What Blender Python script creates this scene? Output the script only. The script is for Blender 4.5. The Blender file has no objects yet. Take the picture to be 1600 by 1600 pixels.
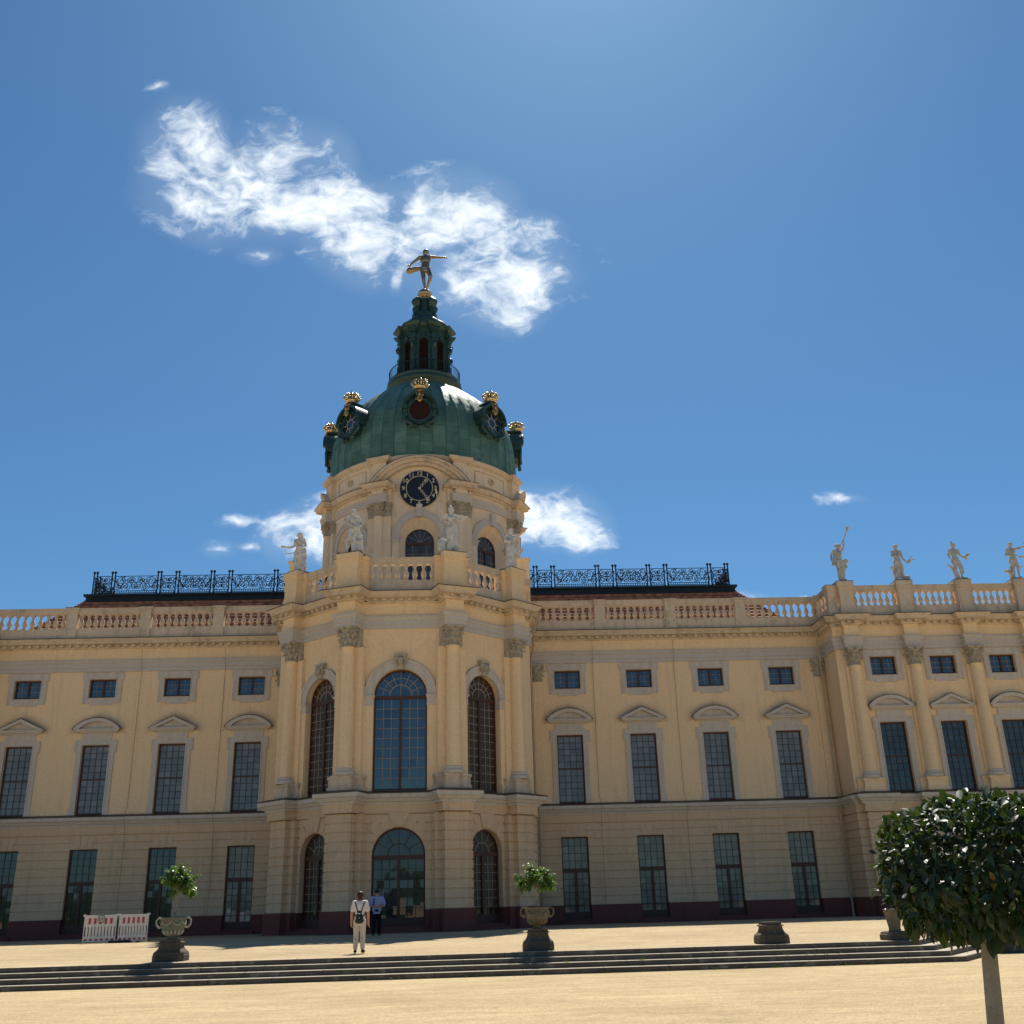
SKY_STR, SUN_STR, SKY_DUST, CLOUD_L, SKY_TINT, EXPO = 0.073, 5.0, 0.46, 12.0, (0.49, 0.81, 0.97), 0.40
import bpy, math, random
from mathutils import Vector, Matrix, noise
R = math.radians
sin, cos, pi = math.sin, math.cos, math.pi
random.seed(11)
scene = bpy.context.scene
COL = scene.collection
AX = -3.378          # world x of the palace's axis of symmetry
PB = 0.70            # ground level at the palace

# ------------------------------------------------------------------ render / camera
scene.view_settings.view_transform = 'Standard'
scene.view_settings.look = 'None'
scene.view_settings.exposure = EXPO
scene.view_settings.gamma = 1.0
cam = bpy.data.cameras.new('camera')
cam.sensor_width = 36.0
cam.lens = 36.27
cam.clip_start = 0.05
cam.clip_end = 6000
co = bpy.data.objects.new('camera', cam)
COL.objects.link(co)
r_ = Vector((0.9989534748594732, -0.037031207209098346, -0.026844827412757392))
u_ = Vector((0.011770926616626213, -0.3590101698422451, 0.9332594190451163))
f_ = Vector((0.04419728897534224, 0.9325987280939638, 0.35819856505121705))
co.matrix_world = Matrix(((r_.x, u_.x, -f_.x, 0), (r_.y, u_.y, -f_.y, 0), (r_.z, u_.z, -f_.z, 1.63), (0, 0, 0, 1)))
scene.camera = co

# ------------------------------------------------------------------ materials
def nd(nt, t, **kw):
    n = nt.nodes.new(t)
    for k, v in kw.items():
        if k.startswith('i_'):
            key = k[2:].replace('_', ' ')
            n.inputs[int(key) if key.isdigit() else key].default_value = v
        else:
            setattr(n, k, v)
    return n

def c4(c): return (c[0], c[1], c[2], 1.0)

def mat(name, c1, c2=None, rough=0.85, s_big=0.25, s_fine=9.0, fine=0.06, bump=0.0, bscale=60.0,
        spec=0.3, metal=0.0, streak=0.0, streak_col=None, dist=0.02, rvar=0.0, c3=None, s3=2.0, c3_lo=0.55, c3_hi=0.75):
    m = bpy.data.materials.new(name)
    m.use_nodes = True
    nt = m.node_tree
    L = nt.links.new
    b = nt.nodes['Principled BSDF']
    b.inputs['Roughness'].default_value = rough
    b.inputs['Specular IOR Level'].default_value = spec
    b.inputs['Metallic'].default_value = metal
    tc = nd(nt, 'ShaderNodeTexCoord')
    c2 = c2 or tuple(x * 0.85 for x in c1)
    n1 = nd(nt, 'ShaderNodeTexNoise', i_Scale=s_big, i_Detail=6.0, i_Roughness=0.6)
    L(tc.outputs['Object'], n1.inputs['Vector'])
    r1 = nd(nt, 'ShaderNodeMapRange'); r1.inputs[1].default_value = 0.35; r1.inputs[2].default_value = 0.65
    L(n1.outputs['Fac'], r1.inputs[0])
    mx = nd(nt, 'ShaderNodeMix', data_type='RGBA')
    mx.inputs[6].default_value = c4(c1); mx.inputs[7].default_value = c4(c2)
    L(r1.outputs[0], mx.inputs[0])
    out = mx.outputs[2]
    if c3:
        n3 = nd(nt, 'ShaderNodeTexNoise', i_Scale=s3, i_Detail=5.0, i_Roughness=0.65)
        L(tc.outputs['Object'], n3.inputs['Vector'])
        r3 = nd(nt, 'ShaderNodeMapRange'); r3.inputs[1].default_value = c3_lo; r3.inputs[2].default_value = c3_hi
        L(n3.outputs['Fac'], r3.inputs[0])
        m3 = nd(nt, 'ShaderNodeMix', data_type='RGBA'); m3.inputs[7].default_value = c4(c3)
        L(r3.outputs[0], m3.inputs[0]); L(out, m3.inputs[6]); out = m3.outputs[2]
    if streak > 0:
        mp = nd(nt, 'ShaderNodeMapping'); mp.inputs['Scale'].default_value = (2.2, 2.2, 0.12)
        L(tc.outputs['Object'], mp.inputs['Vector'])
        n2 = nd(nt, 'ShaderNodeTexNoise', i_Scale=1.6, i_Detail=7.0, i_Roughness=0.65)
        L(mp.outputs[0], n2.inputs['Vector'])
        r2 = nd(nt, 'ShaderNodeMapRange'); r2.inputs[1].default_value = 0.52; r2.inputs[2].default_value = 0.8
        r2.inputs[4].default_value = streak
        L(n2.outputs['Fac'], r2.inputs[0])
        m2 = nd(nt, 'ShaderNodeMix', data_type='RGBA')
        m2.inputs[7].default_value = c4(streak_col or tuple(x * 0.45 for x in c1))
        L(r2.outputs[0], m2.inputs[0]); L(out, m2.inputs[6]); out = m2.outputs[2]
    nf = nd(nt, 'ShaderNodeTexNoise', i_Scale=s_fine, i_Detail=4.0)
    L(tc.outputs['Object'], nf.inputs['Vector'])
    hv = nd(nt, 'ShaderNodeHueSaturation')
    rf = nd(nt, 'ShaderNodeMapRange'); rf.inputs[3].default_value = 1.0 - fine * 3; rf.inputs[4].default_value = 1.0 + fine * 3
    L(nf.outputs['Fac'], rf.inputs[0]); L(rf.outputs[0], hv.inputs['Value']); L(out, hv.inputs['Color'])
    L(hv.outputs['Color'], b.inputs['Base Color'])
    if rvar:
        rr = nd(nt, 'ShaderNodeMapRange'); rr.inputs[3].default_value = rough - rvar; rr.inputs[4].default_value = rough + rvar
        L(nf.outputs['Fac'], rr.inputs[0]); L(rr.outputs[0], b.inputs['Roughness'])
    if bump:
        nb = nd(nt, 'ShaderNodeTexNoise', i_Scale=bscale, i_Detail=3.0)
        L(tc.outputs['Object'], nb.inputs['Vector'])
        bp = nd(nt, 'ShaderNodeBump', i_Strength=bump, i_Distance=dist)
        L(nb.outputs['Fac'], bp.inputs['Height']); L(bp.outputs[0], b.inputs['Normal'])
    return m

M = {}
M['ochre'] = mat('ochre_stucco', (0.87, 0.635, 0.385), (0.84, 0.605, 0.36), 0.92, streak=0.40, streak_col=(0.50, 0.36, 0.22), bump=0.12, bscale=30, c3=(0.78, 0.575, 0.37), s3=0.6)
M['ochre_pale'] = mat('pale_weathered_stucco', (0.80, 0.64, 0.46), (0.75, 0.59, 0.42), 0.92, streak=0.35, streak_col=(0.45, 0.34, 0.23), bump=0.12, bscale=30, c3=(0.62, 0.48, 0.34), s3=0.7)
M['rod'] = mat('brown_rod', (0.22, 0.15, 0.10), None, 0.7)
M['ochre_low'] = mat('ochre_rusticated_stucco', (0.72, 0.515, 0.325), (0.66, 0.47, 0.295), 0.92, streak=0.45, streak_col=(0.32, 0.215, 0.135), bump=0.15, bscale=30, c3=(0.57, 0.415, 0.27), s3=0.8)  # upper wall's paint, darkened: the ground floor's weaker skylight is in the colour
M['trim'] = mat('grey_stone_trim', (0.62, 0.545, 0.465), (0.57, 0.50, 0.43), 0.9, streak=0.45, streak_col=(0.24, 0.20, 0.155), bump=0.1)
M['trim_blue'] = mat('bluegrey_stone_band', (0.57, 0.515, 0.46), (0.53, 0.475, 0.425), 0.9, streak=0.25, bump=0.1)
M['cornice'] = mat('weathered_stone_cornice', (0.68, 0.545, 0.405), (0.60, 0.48, 0.355), 0.92, streak=0.6, streak_col=(0.20, 0.155, 0.11), bump=0.2, c3=(0.36, 0.29, 0.21), s3=1.1)
M['plinth'] = mat('dark_maroon_plinth', (0.205, 0.062, 0.048), (0.165, 0.052, 0.042), 0.8, streak=0.4, streak_col=(0.08, 0.04, 0.036))
M['capital'] = mat('carved_grey_stone', (0.50, 0.43, 0.335), (0.40, 0.345, 0.27), 0.92, bump=0.4, bscale=14, dist=0.05, c3=(0.17, 0.15, 0.12), s3=5.0, c3_lo=0.5, c3_hi=0.8)
M['flash'] = mat('dark_metal_flashing', (0.055, 0.035, 0.033), None, 0.5, spec=0.5)
M['woodframe'] = mat('red_brown_window_frame', (0.085, 0.032, 0.022), (0.07, 0.028, 0.02), 0.5, spec=0.4)
M['muntin'] = mat('dull_red_brown_glazing_bars', (0.36, 0.28, 0.21), None, 0.6, spec=0.3)
M['copper'] = None
M['iron'] = mat('blue_black_wrought_iron', (0.018, 0.034, 0.052), None, 0.8, spec=0.15)
M['gold'] = mat('gilding', (0.78, 0.58, 0.30), (0.66, 0.47, 0.22), 0.28, metal=1.0, s_big=3.0, rvar=0.08)
M['gold_dull'] = mat('weathered_backlit_gilding', (0.38, 0.29, 0.17), (0.24, 0.19, 0.13), 0.40, metal=0.9, s_big=2.0)  # patina, plus the dome figure's backlit darkness put into the colour
M['gold_mid'] = mat('aged_gilding', (0.46, 0.29, 0.12), (0.34, 0.21, 0.09), 0.34, metal=0.95, s_big=3.0)
M['louver'] = mat('dark_red_louvre_paint', (0.050, 0.019, 0.020), None, 0.6)
M['clock'] = mat('midnight_blue_enamel', (0.012, 0.018, 0.034), None, 0.5, spec=0.3)
M['clock_gold'] = mat('pale_gilt_lettering', (0.68, 0.60, 0.44), None, 0.6)
M['statue'] = mat('pale_statue_stone', (0.68, 0.66, 0.63), (0.54, 0.525, 0.50), 0.85, s_big=1.6, bump=0.4, bscale=18, dist=0.03, c3=(0.20, 0.19, 0.175), s3=3.4, c3_lo=0.52, c3_hi=0.72)
M['statue_grey'] = mat('grey_statue_stone', (0.54, 0.53, 0.51), (0.43, 0.42, 0.405), 0.85, s_big=1.4, bump=0.35, bscale=18, dist=0.03, c3=(0.14, 0.135, 0.125), s3=3.0, c3_lo=0.52, c3_hi=0.75)
M['pipe'] = mat('painted_downpipe', (0.50, 0.40, 0.27), None, 0.6)
M['dark_stone'] = mat('dark_weathered_stone', (0.105, 0.085, 0.062), (0.075, 0.062, 0.047), 0.9, s_big=2.5, bump=0.5, bscale=22, dist=0.03, c3=(0.17, 0.14, 0.105), s3=5.0)
M['urn_green'] = mat('greenish_weathered_urn_stone', (0.155, 0.175, 0.125), (0.12, 0.14, 0.10), 0.85, s_big=4.0, bump=0.3, bscale=30, c3=(0.20, 0.14, 0.09), s3=4.0, c3_lo=0.5, c3_hi=0.7)
M['urn_relief'] = mat('pale_urn_relief', (0.38, 0.37, 0.31), (0.30, 0.29, 0.24), 0.85, s_big=6.0)
M['soil'] = mat('dark_potting_soil', (0.035, 0.022, 0.014), None, 0.95, bump=0.8, bscale=40)
M['tread'] = mat('sunlit_step_tread', (0.46, 0.39, 0.28), (0.38, 0.32, 0.23), 0.9, s_big=0.8, bump=0.2, bscale=30, c3=(0.26, 0.22, 0.165), s3=1.8)  # paler than the risers: sunlight on the treads is painted into the colour
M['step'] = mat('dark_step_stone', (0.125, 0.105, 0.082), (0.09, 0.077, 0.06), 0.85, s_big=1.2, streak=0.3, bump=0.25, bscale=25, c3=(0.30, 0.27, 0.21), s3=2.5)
M['bark'] = mat('grey_brown_bark', (0.31, 0.275, 0.22), (0.22, 0.195, 0.16), 0.9, s_big=6.0, s_fine=60, bump=0.6, bscale=70, dist=0.01)
M['white_plastic'] = mat('dusty_white_plastic', (0.72, 0.68, 0.62), (0.62, 0.58, 0.52), 0.55, s_big=3.0, spec=0.4)
M['red_sheet'] = mat('red_reflective_sheet', (0.50, 0.035, 0.035), (0.42, 0.03, 0.03), 0.4, spec=0.5)
M['white_sheet'] = mat('greyed_white_reflective_sheet', (0.66, 0.62, 0.58), None, 0.4, spec=0.5)
M['rubber'] = mat('black_rubber', (0.025, 0.025, 0.025), None, 0.8)
M['sign_face'] = mat('grey_sign_face', (0.50, 0.47, 0.41), None, 0.5)
M['pallet'] = mat('bare_timber', (0.36, 0.25, 0.13), (0.28, 0.19, 0.10), 0.85, s_big=5)
M['skin'] = mat('reddish_skin', (0.55, 0.29, 0.19), (0.50, 0.25, 0.165), 0.6, spec=0.35)  # even reddish skin tone shared by both people
M['hair'] = mat('dark_auburn_hair', (0.055, 0.018, 0.012), (0.035, 0.012, 0.009), 0.55, s_fine=80, fine=0.15)
M['hair_dark'] = mat('dark_cap_fabric', (0.015, 0.014, 0.014), None, 0.8)
M['tee'] = mat('white_cotton', (0.74, 0.69, 0.66), None, 0.9, bump=0.3, bscale=25, dist=0.02)
M['trouser'] = mat('offwhite_trousers', (0.66, 0.57, 0.47), (0.58, 0.50, 0.41), 0.9, bump=0.35, bscale=16, dist=0.03)
M['backpack'] = mat('dark_olive_nylon', (0.022, 0.024, 0.015), (0.015, 0.017, 0.011), 0.6, bump=0.3, bscale=40)
M['black_cloth'] = mat('black_cloth', (0.012, 0.012, 0.014), None, 0.9)
M['shoe'] = mat('dark_shoes', (0.03, 0.025, 0.022), None, 0.7)
M['shoe_white'] = mat('white_shoes', (0.6, 0.57, 0.53), None, 0.7)
M['metal_glint'] = mat('buckle_metal', (0.6, 0.6, 0.6), None, 0.3, metal=1.0)

def add_soot(m):
    """grey soot that has settled on the plaster above each window pediment of the wings"""
    nt = m.node_tree; L = nt.links.new; b = nt.nodes['Principled BSDF']; src = b.inputs['Base Color'].links[0].from_socket
    tc = nd(nt, 'ShaderNodeTexCoord'); sp = nd(nt, 'ShaderNodeSeparateXYZ'); L(tc.outputs['Object'], sp.inputs[0])
    def M_(op, a, v=None, w=None):
        n = nd(nt, 'ShaderNodeMath', operation=op)
        for i, q in enumerate((a, v, w)):
            if q is None: continue
            if hasattr(q, 'links'): L(q, n.inputs[i])
            else: n.inputs[i].default_value = q
        return n.outputs[0]
    dx = M_('SUBTRACT', M_('MODULO', M_('SUBTRACT', M_('ABSOLUTE', sp.outputs[0]), 9.18 - 2.125), 4.25), 2.125)
    top = M_('SUBTRACT', 12.35 - 0.7, M_('MULTIPLY', M_('ABSOLUTE', dx), 0.42))          # follows the slopes of the pediment
    dz = M_('SUBTRACT', sp.outputs[2], top)
    up = nd(nt, 'ShaderNodeMapRange'); up.inputs[1].default_value = 0.65; up.inputs[2].default_value = -0.05; L(dz, up.inputs[0])
    sd = nd(nt, 'ShaderNodeMapRange'); sd.inputs[1].default_value = 1.75; sd.inputs[2].default_value = 0.7; L(M_('ABSOLUTE', dx), sd.inputs[0])
    n = nd(nt, 'ShaderNodeTexNoise', i_Scale=1.6, i_Detail=6.0); L(tc.outputs['Object'], n.inputs['Vector'])
    f = M_('MULTIPLY', M_('MULTIPLY', M_('MULTIPLY', up.outputs[0], up.outputs[0]), sd.outputs[0]), M_('MULTIPLY', n.outputs['Fac'], 1.5))
    f = M_('MULTIPLY', f, M_('GREATER_THAN', dz, -0.25))
    mx = nd(nt, 'ShaderNodeMix', data_type='RGBA'); mx.inputs[7].default_value = (0.20, 0.165, 0.135, 1); L(f, mx.inputs[0]); L(src, mx.inputs[6]); L(mx.outputs[2], b.inputs['Base Color'])
    return m
def nodes_mat(name):
    m = bpy.data.materials.new(name); m.use_nodes = True
    nt = m.node_tree
    return m, nt, nt.links.new, nt.nodes['Principled BSDF']

def mk_gravel(name, c1, c2, sc=1.0):
    m, nt, L, b = nodes_mat(name)
    b.inputs['Roughness'].default_value = 0.95; b.inputs['Specular IOR Level'].default_value = 0.15
    tc = nd(nt, 'ShaderNodeTexCoord')
    def noi(scale, det, rough, lo, hi, o0, o1, stretch=None, rot=0.0):
        n = nd(nt, 'ShaderNodeTexNoise', i_Scale=scale, i_Detail=det, i_Roughness=rough)
        if stretch:
            mp = nd(nt, 'ShaderNodeMapping'); mp.inputs['Scale'].default_value = stretch; mp.inputs['Rotation'].default_value = (0, 0, rot); L(tc.outputs['Object'], mp.inputs['Vector']); L(mp.outputs[0], n.inputs['Vector'])
        else: L(tc.outputs['Object'], n.inputs['Vector'])
        r = nd(nt, 'ShaderNodeMapRange'); r.inputs[1].default_value = lo; r.inputs[2].default_value = hi; r.inputs[3].default_value = o0; r.inputs[4].default_value = o1
        L(n.outputs['Fac'], r.inputs[0]); return r.outputs[0]
    mx = nd(nt, 'ShaderNodeMix', data_type='RGBA'); mx.inputs[6].default_value = c4(c1); mx.inputs[7].default_value = c4(c2); L(noi(0.3, 7.0, 0.65, 0.36, 0.66, 0, 1), mx.inputs[0])
    fs = [noi(0.13, 4.0, 0.6, 0.35, 0.65, 0.90, 1.06), noi(1.1, 9.0, 0.72, 0.32, 0.68, 0.78, 1.12, (0.45, 1.6, 1.0), 0.12),        # raked / trodden streaks
          noi(5.5, 6.0, 0.7, 0.30, 0.70, 0.82, 1.14, (0.7, 1.2, 1.0), -0.2),
          noi(19.0 * sc, 5.0, 0.8, 0.28, 0.72, 0.76, 1.18)]
    vo = nd(nt, 'ShaderNodeTexVoronoi', i_Scale=42.0 * sc); L(tc.outputs['Object'], vo.inputs['Vector'])
    sx = nd(nt, 'ShaderNodeSeparateColor'); L(vo.outputs['Color'], sx.inputs[0])
    r3 = nd(nt, 'ShaderNodeMapRange'); r3.inputs[3].default_value = 0.80; r3.inputs[4].default_value = 1.16; L(sx.outputs[0], r3.inputs[0]); fs.append(r3.outputs[0])
    # scattered darker stones
    v2 = nd(nt, 'ShaderNodeTexVoronoi', i_Scale=7.0); L(tc.outputs['Object'], v2.inputs['Vector'])
    r4 = nd(nt, 'ShaderNodeMapRange'); r4.inputs[1].default_value = 0.06; r4.inputs[2].default_value = 0.20; r4.inputs[3].default_value = 0.62; r4.inputs[4].default_value = 1.0; L(v2.outputs['Distance'], r4.inputs[0]); fs.append(r4.outputs[0])
    cur = fs[0]
    for f in fs[1:]:
        mm = nd(nt, 'ShaderNodeMath', operation='MULTIPLY'); L(cur, mm.inputs[0]); L(f, mm.inputs[1]); cur = mm.outputs[0]
    hv = nd(nt, 'ShaderNodeHueSaturation'); L(mx.outputs[2], hv.inputs['Color']); L(cur, hv.inputs['Value'])
    L(hv.outputs[0], b.inputs['Base Color'])
    bp = nd(nt, 'ShaderNodeBump', i_Strength=0.8, i_Distance=0.02); L(cur, bp.inputs['Height']); L(bp.outputs[0], b.inputs['Normal'])
    return m
M['gravel'] = mk_gravel('sandy_gravel', (0.57, 0.44, 0.25), (0.50, 0.375, 0.208))
M['gravel2'] = mk_gravel('terrace_sandy_gravel', (0.55, 0.425, 0.255), (0.48, 0.365, 0.215))

def mk_copper():
    m, nt, L, b = nodes_mat('patinated_copper')
    tc = nd(nt, 'ShaderNodeTexCoord')
    br = nd(nt, 'ShaderNodeTexBrick', i_Scale=1.0); br.offset = 0.5
    br.inputs['Color1'].default_value = (0.072, 0.165, 0.130, 1); br.inputs['Color2'].default_value = (0.125, 0.245, 0.198, 1)
    br.inputs['Mortar'].default_value = (0.012, 0.032, 0.028, 1); br.inputs['Mortar Size'].default_value = 0.012
    br.inputs['Brick Width'].default_value = 0.9; br.inputs['Row Height'].default_value = 0.55
    mp = nd(nt, 'ShaderNodeMapping'); mp.inputs['Rotation'].default_value = (0, 0, pi / 2)
    L(tc.outputs['UV'], mp.inputs['Vector']); L(mp.outputs[0], br.inputs['Vector'])
    n = nd(nt, 'ShaderNodeTexNoise', i_Scale=0.9, i_Detail=8.0, i_Roughness=0.7); L(tc.outputs['Object'], n.inputs['Vector'])
    r = nd(nt, 'ShaderNodeMapRange'); r.inputs[1].default_value = 0.35; r.inputs[2].default_value = 0.7; L(n.outputs['Fac'], r.inputs[0])
    mx = nd(nt, 'ShaderNodeMix', data_type='RGBA'); mx.inputs[7].default_value = (0.032, 0.082, 0.070, 1)
    r.inputs[4].default_value = 0.8
    L(r.outputs[0], mx.inputs[0]); L(br.outputs['Color'], mx.inputs[6])
    L(mx.outputs[2], b.inputs['Base Color'])
    b.inputs['Roughness'].default_value = 0.55; b.inputs['Specular IOR Level'].default_value = 0.4; b.inputs['Metallic'].default_value = 0.0
    n2 = nd(nt, 'ShaderNodeTexNoise', i_Scale=2.2, i_Detail=4.0); L(tc.outputs['Object'], n2.inputs['Vector'])
    ad = nd(nt, 'ShaderNodeMath', operation='MULTIPLY_ADD'); ad.inputs[1].default_value = -0.35; L(br.outputs['Fac'], ad.inputs[0]); L(n2.outputs['Fac'], ad.inputs[2])
    bp = nd(nt, 'ShaderNodeBump', i_Strength=0.45, i_Distance=0.06); L(ad.outputs[0], bp.inputs['Height']); L(bp.outputs[0], b.inputs['Normal'])
    return m
M['copper'] = mk_copper()
M['copper_plain'] = mat('dark_green_copper', (0.030, 0.074, 0.060), (0.020, 0.052, 0.046), 0.45, spec=0.55, metal=0.2, s_big=0.8, c3=(0.012, 0.028, 0.028), s3=1.6)  # shade under the gallery rim is put into this darker copper

def mk_glass(name, base, base2, rough=0.03, ior=1.9, tilt=0.012, cell=(0.34, 0.378, -0.68, 7.15)):
    m, nt, L, b = nodes_mat(name)
    oi = nd(nt, 'ShaderNodeObjectInfo'); tc = nd(nt, 'ShaderNodeTexCoord')
    sp = nd(nt, 'ShaderNodeSeparateXYZ'); L(tc.outputs['Object'], sp.inputs[0])
    def fl(out, c0, c):
        n = nd(nt, 'ShaderNodeMath', operation='SUBTRACT'); n.inputs[1].default_value = c0; L(out, n.inputs[0])
        d = nd(nt, 'ShaderNodeMath', operation='DIVIDE'); d.inputs[1].default_value = c; L(n.outputs[0], d.inputs[0])
        f = nd(nt, 'ShaderNodeMath', operation='FLOOR'); L(d.outputs[0], f.inputs[0]); return f.outputs[0]
    cb = nd(nt, 'ShaderNodeCombineXYZ'); L(fl(sp.outputs[0], cell[2], cell[0]), cb.inputs[0]); L(fl(sp.outputs[2], cell[3], cell[1]), cb.inputs[2])
    mm = nd(nt, 'ShaderNodeMath', operation='MULTIPLY'); mm.inputs[1].default_value = 50.0; L(oi.outputs['Random'], mm.inputs[0]); L(mm.outputs[0], cb.inputs[1])
    wn = nd(nt, 'ShaderNodeTexWhiteNoise'); L(cb.outputs[0], wn.inputs['Vector'])
    # each small old pane has its own tint and sits at a slightly different tilt, with a faint ripple
    n = nd(nt, 'ShaderNodeTexNoise', i_Scale=0.8, i_Detail=3.0); va = nd(nt, 'ShaderNodeVectorMath', operation='ADD'); L(tc.outputs['Object'], va.inputs[0]); L(cb.outputs[0], va.inputs[1]); L(tc.outputs['Object'], n.inputs['Vector'])
    w2 = nd(nt, 'ShaderNodeMath', operation='POWER'); w2.inputs[1].default_value = 2.2; L(wn.outputs['Value'], w2.inputs[0])
    w3 = nd(nt, 'ShaderNodeMath', operation='MULTIPLY_ADD'); w3.inputs[1].default_value = 0.7; L(w2.outputs[0], w3.inputs[0])
    r = nd(nt, 'ShaderNodeMapRange'); r.inputs[1].default_value = 0.4; r.inputs[2].default_value = 0.7; r.inputs[4].default_value = 0.4; L(n.outputs['Fac'], r.inputs[0]); L(r.outputs[0], w3.inputs[2])
    mx = nd(nt, 'ShaderNodeMix', data_type='RGBA'); mx.inputs[6].default_value = c4(base); mx.inputs[7].default_value = c4(base2)
    L(w3.outputs[0], mx.inputs[0]); L(mx.outputs[2], b.inputs['Base Color'])
    b.inputs['Roughness'].default_value = rough; b.inputs['IOR'].default_value = ior
    rp = nd(nt, 'ShaderNodeTexNoise', i_Scale=4.0, i_Detail=1.0); L(va.outputs[0], rp.inputs['Vector'])
    def cen(o, k):
        q = nd(nt, 'ShaderNodeVectorMath', operation='SUBTRACT'); q.inputs[1].default_value = (0.5, 0.5, 0.5); L(o, q.inputs[0])
        e = nd(nt, 'ShaderNodeVectorMath', operation='SCALE'); e.inputs['Scale'].default_value = k; L(q.outputs[0], e.inputs[0]); return e.outputs[0]
    ge = nd(nt, 'ShaderNodeNewGeometry'); acc = ge.outputs['Normal']
    for o in (cen(wn.outputs['Color'], tilt * 2.5), cen(rp.outputs['Color'], tilt * 1.2)):
        q = nd(nt, 'ShaderNodeVectorMath', operation='ADD'); L(acc, q.inputs[0]); L(o, q.inputs[1]); acc = q.outputs[0]
    nv = nd(nt, 'ShaderNodeVectorMath', operation='NORMALIZE'); L(acc, nv.inputs[0]); L(nv.outputs[0], b.inputs['Normal'])
    return m
M['glass_dark'] = mk_glass('dark_window_glass', (0.030, 0.033, 0.036), (0.060, 0.060, 0.062), ior=1.6)
M['glass_blue'] = mk_glass('clear_glass_facing_sky', (0.008, 0.014, 0.024), (0.020, 0.024, 0.034), ior=2.0, cell=(0.34, 0.297, -0.68, 13.63))
M['glass_big'] = mk_glass('tall_hall_window_glass', (0.008, 0.014, 0.024), (0.022, 0.026, 0.036), ior=2.0, cell=(0.39, 0.48, -1.17, 7.17))
M['glass_blind'] = mk_glass('glass_over_grey_blinds', (0.135, 0.137, 0.137), (0.235, 0.232, 0.23), ior=1.55)
M['glass_brown'] = mk_glass('glass_over_brown_room', (0.075, 0.052, 0.036), (0.045, 0.034, 0.026), ior=1.3, cell=(0.30, 0.40, -0.90, 7.17))
M['glass_green'] = mk_glass('greenish_garden_window_glass', (0.19, 0.195, 0.165), (0.29, 0.29, 0.25), ior=1.4, tilt=0.005, cell=(0.34, 0.338, -0.68, 1.33))
M['glass_low'] = mk_glass('dark_garden_window_glass', (0.024, 0.027, 0.028), (0.060, 0.060, 0.058), ior=1.65, tilt=0.005, cell=(0.34, 0.338, -0.68, 1.33))

def mk_leaf(name, c1, c2, rough=0.3, trans=0.25, tcol=(0.10, 0.22, 0.02)):
    m, nt, L, b = nodes_mat(name)
    ge = nd(nt, 'ShaderNodeNewGeometry')
    cr = nd(nt, 'ShaderNodeValToRGB'); cr.color_ramp.interpolation = 'LINEAR'; el = cr.color_ramp.elements
    el[0].color = c4(c1); el[0].position = 0.0; el[1].color = c4(c2); el[1].position = 0.80
    for p, c in ((0.90, tuple(x * 1.5 for x in c2)), (0.955, (c2[0] * 4.5, c2[1] * 3.2, c2[2] * 1.6)), (0.985, (0.11, 0.055, 0.02))):
        e = el.new(p); e.color = c4(c)
    L(ge.outputs['Random Per Island'], cr.inputs[0]); L(cr.outputs[0], b.inputs['Base Color'])
    rr = nd(nt, 'ShaderNodeMapRange'); rr.inputs[3].default_value = rough; rr.inputs[4].default_value = rough + 0.3
    pw = nd(nt, 'ShaderNodeMath', operation='FRACT'); ml = nd(nt, 'ShaderNodeMath', operation='MULTIPLY'); ml.inputs[1].default_value = 37.0
    L(ge.outputs['Random Per Island'], ml.inputs[0]); L(ml.outputs[0], pw.inputs[0]); L(pw.outputs[0], rr.inputs[0])
    L(rr.outputs[0], b.inputs['Roughness']); b.inputs['Specular IOR Level'].default_value = 0.36
    tr = nd(nt, 'ShaderNodeBsdfTranslucent'); tr.inputs['Color'].default_value = c4(tcol)
    ms = nd(nt, 'ShaderNodeMixShader'); ms.inputs[0].default_value = trans
    L(b.outputs[0], ms.inputs[1]); L(tr.outputs[0], ms.inputs[2])
    out = [n for n in nt.nodes if n.type == 'OUTPUT_MATERIAL'][0]
    L(ms.outputs[0], out.inputs['Surface'])
    return m
M['laurel'] = mk_leaf('glossy_laurel_leaf', (0.010, 0.022, 0.008), (0.021, 0.043, 0.012), 0.30, 0.13, (0.09, 0.17, 0.02))
M['citrus'] = mk_leaf('glossy_citrus_leaf', (0.030, 0.070, 0.016), (0.055, 0.115, 0.022), 0.3, 0.32, (0.16, 0.30, 0.03))

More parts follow.
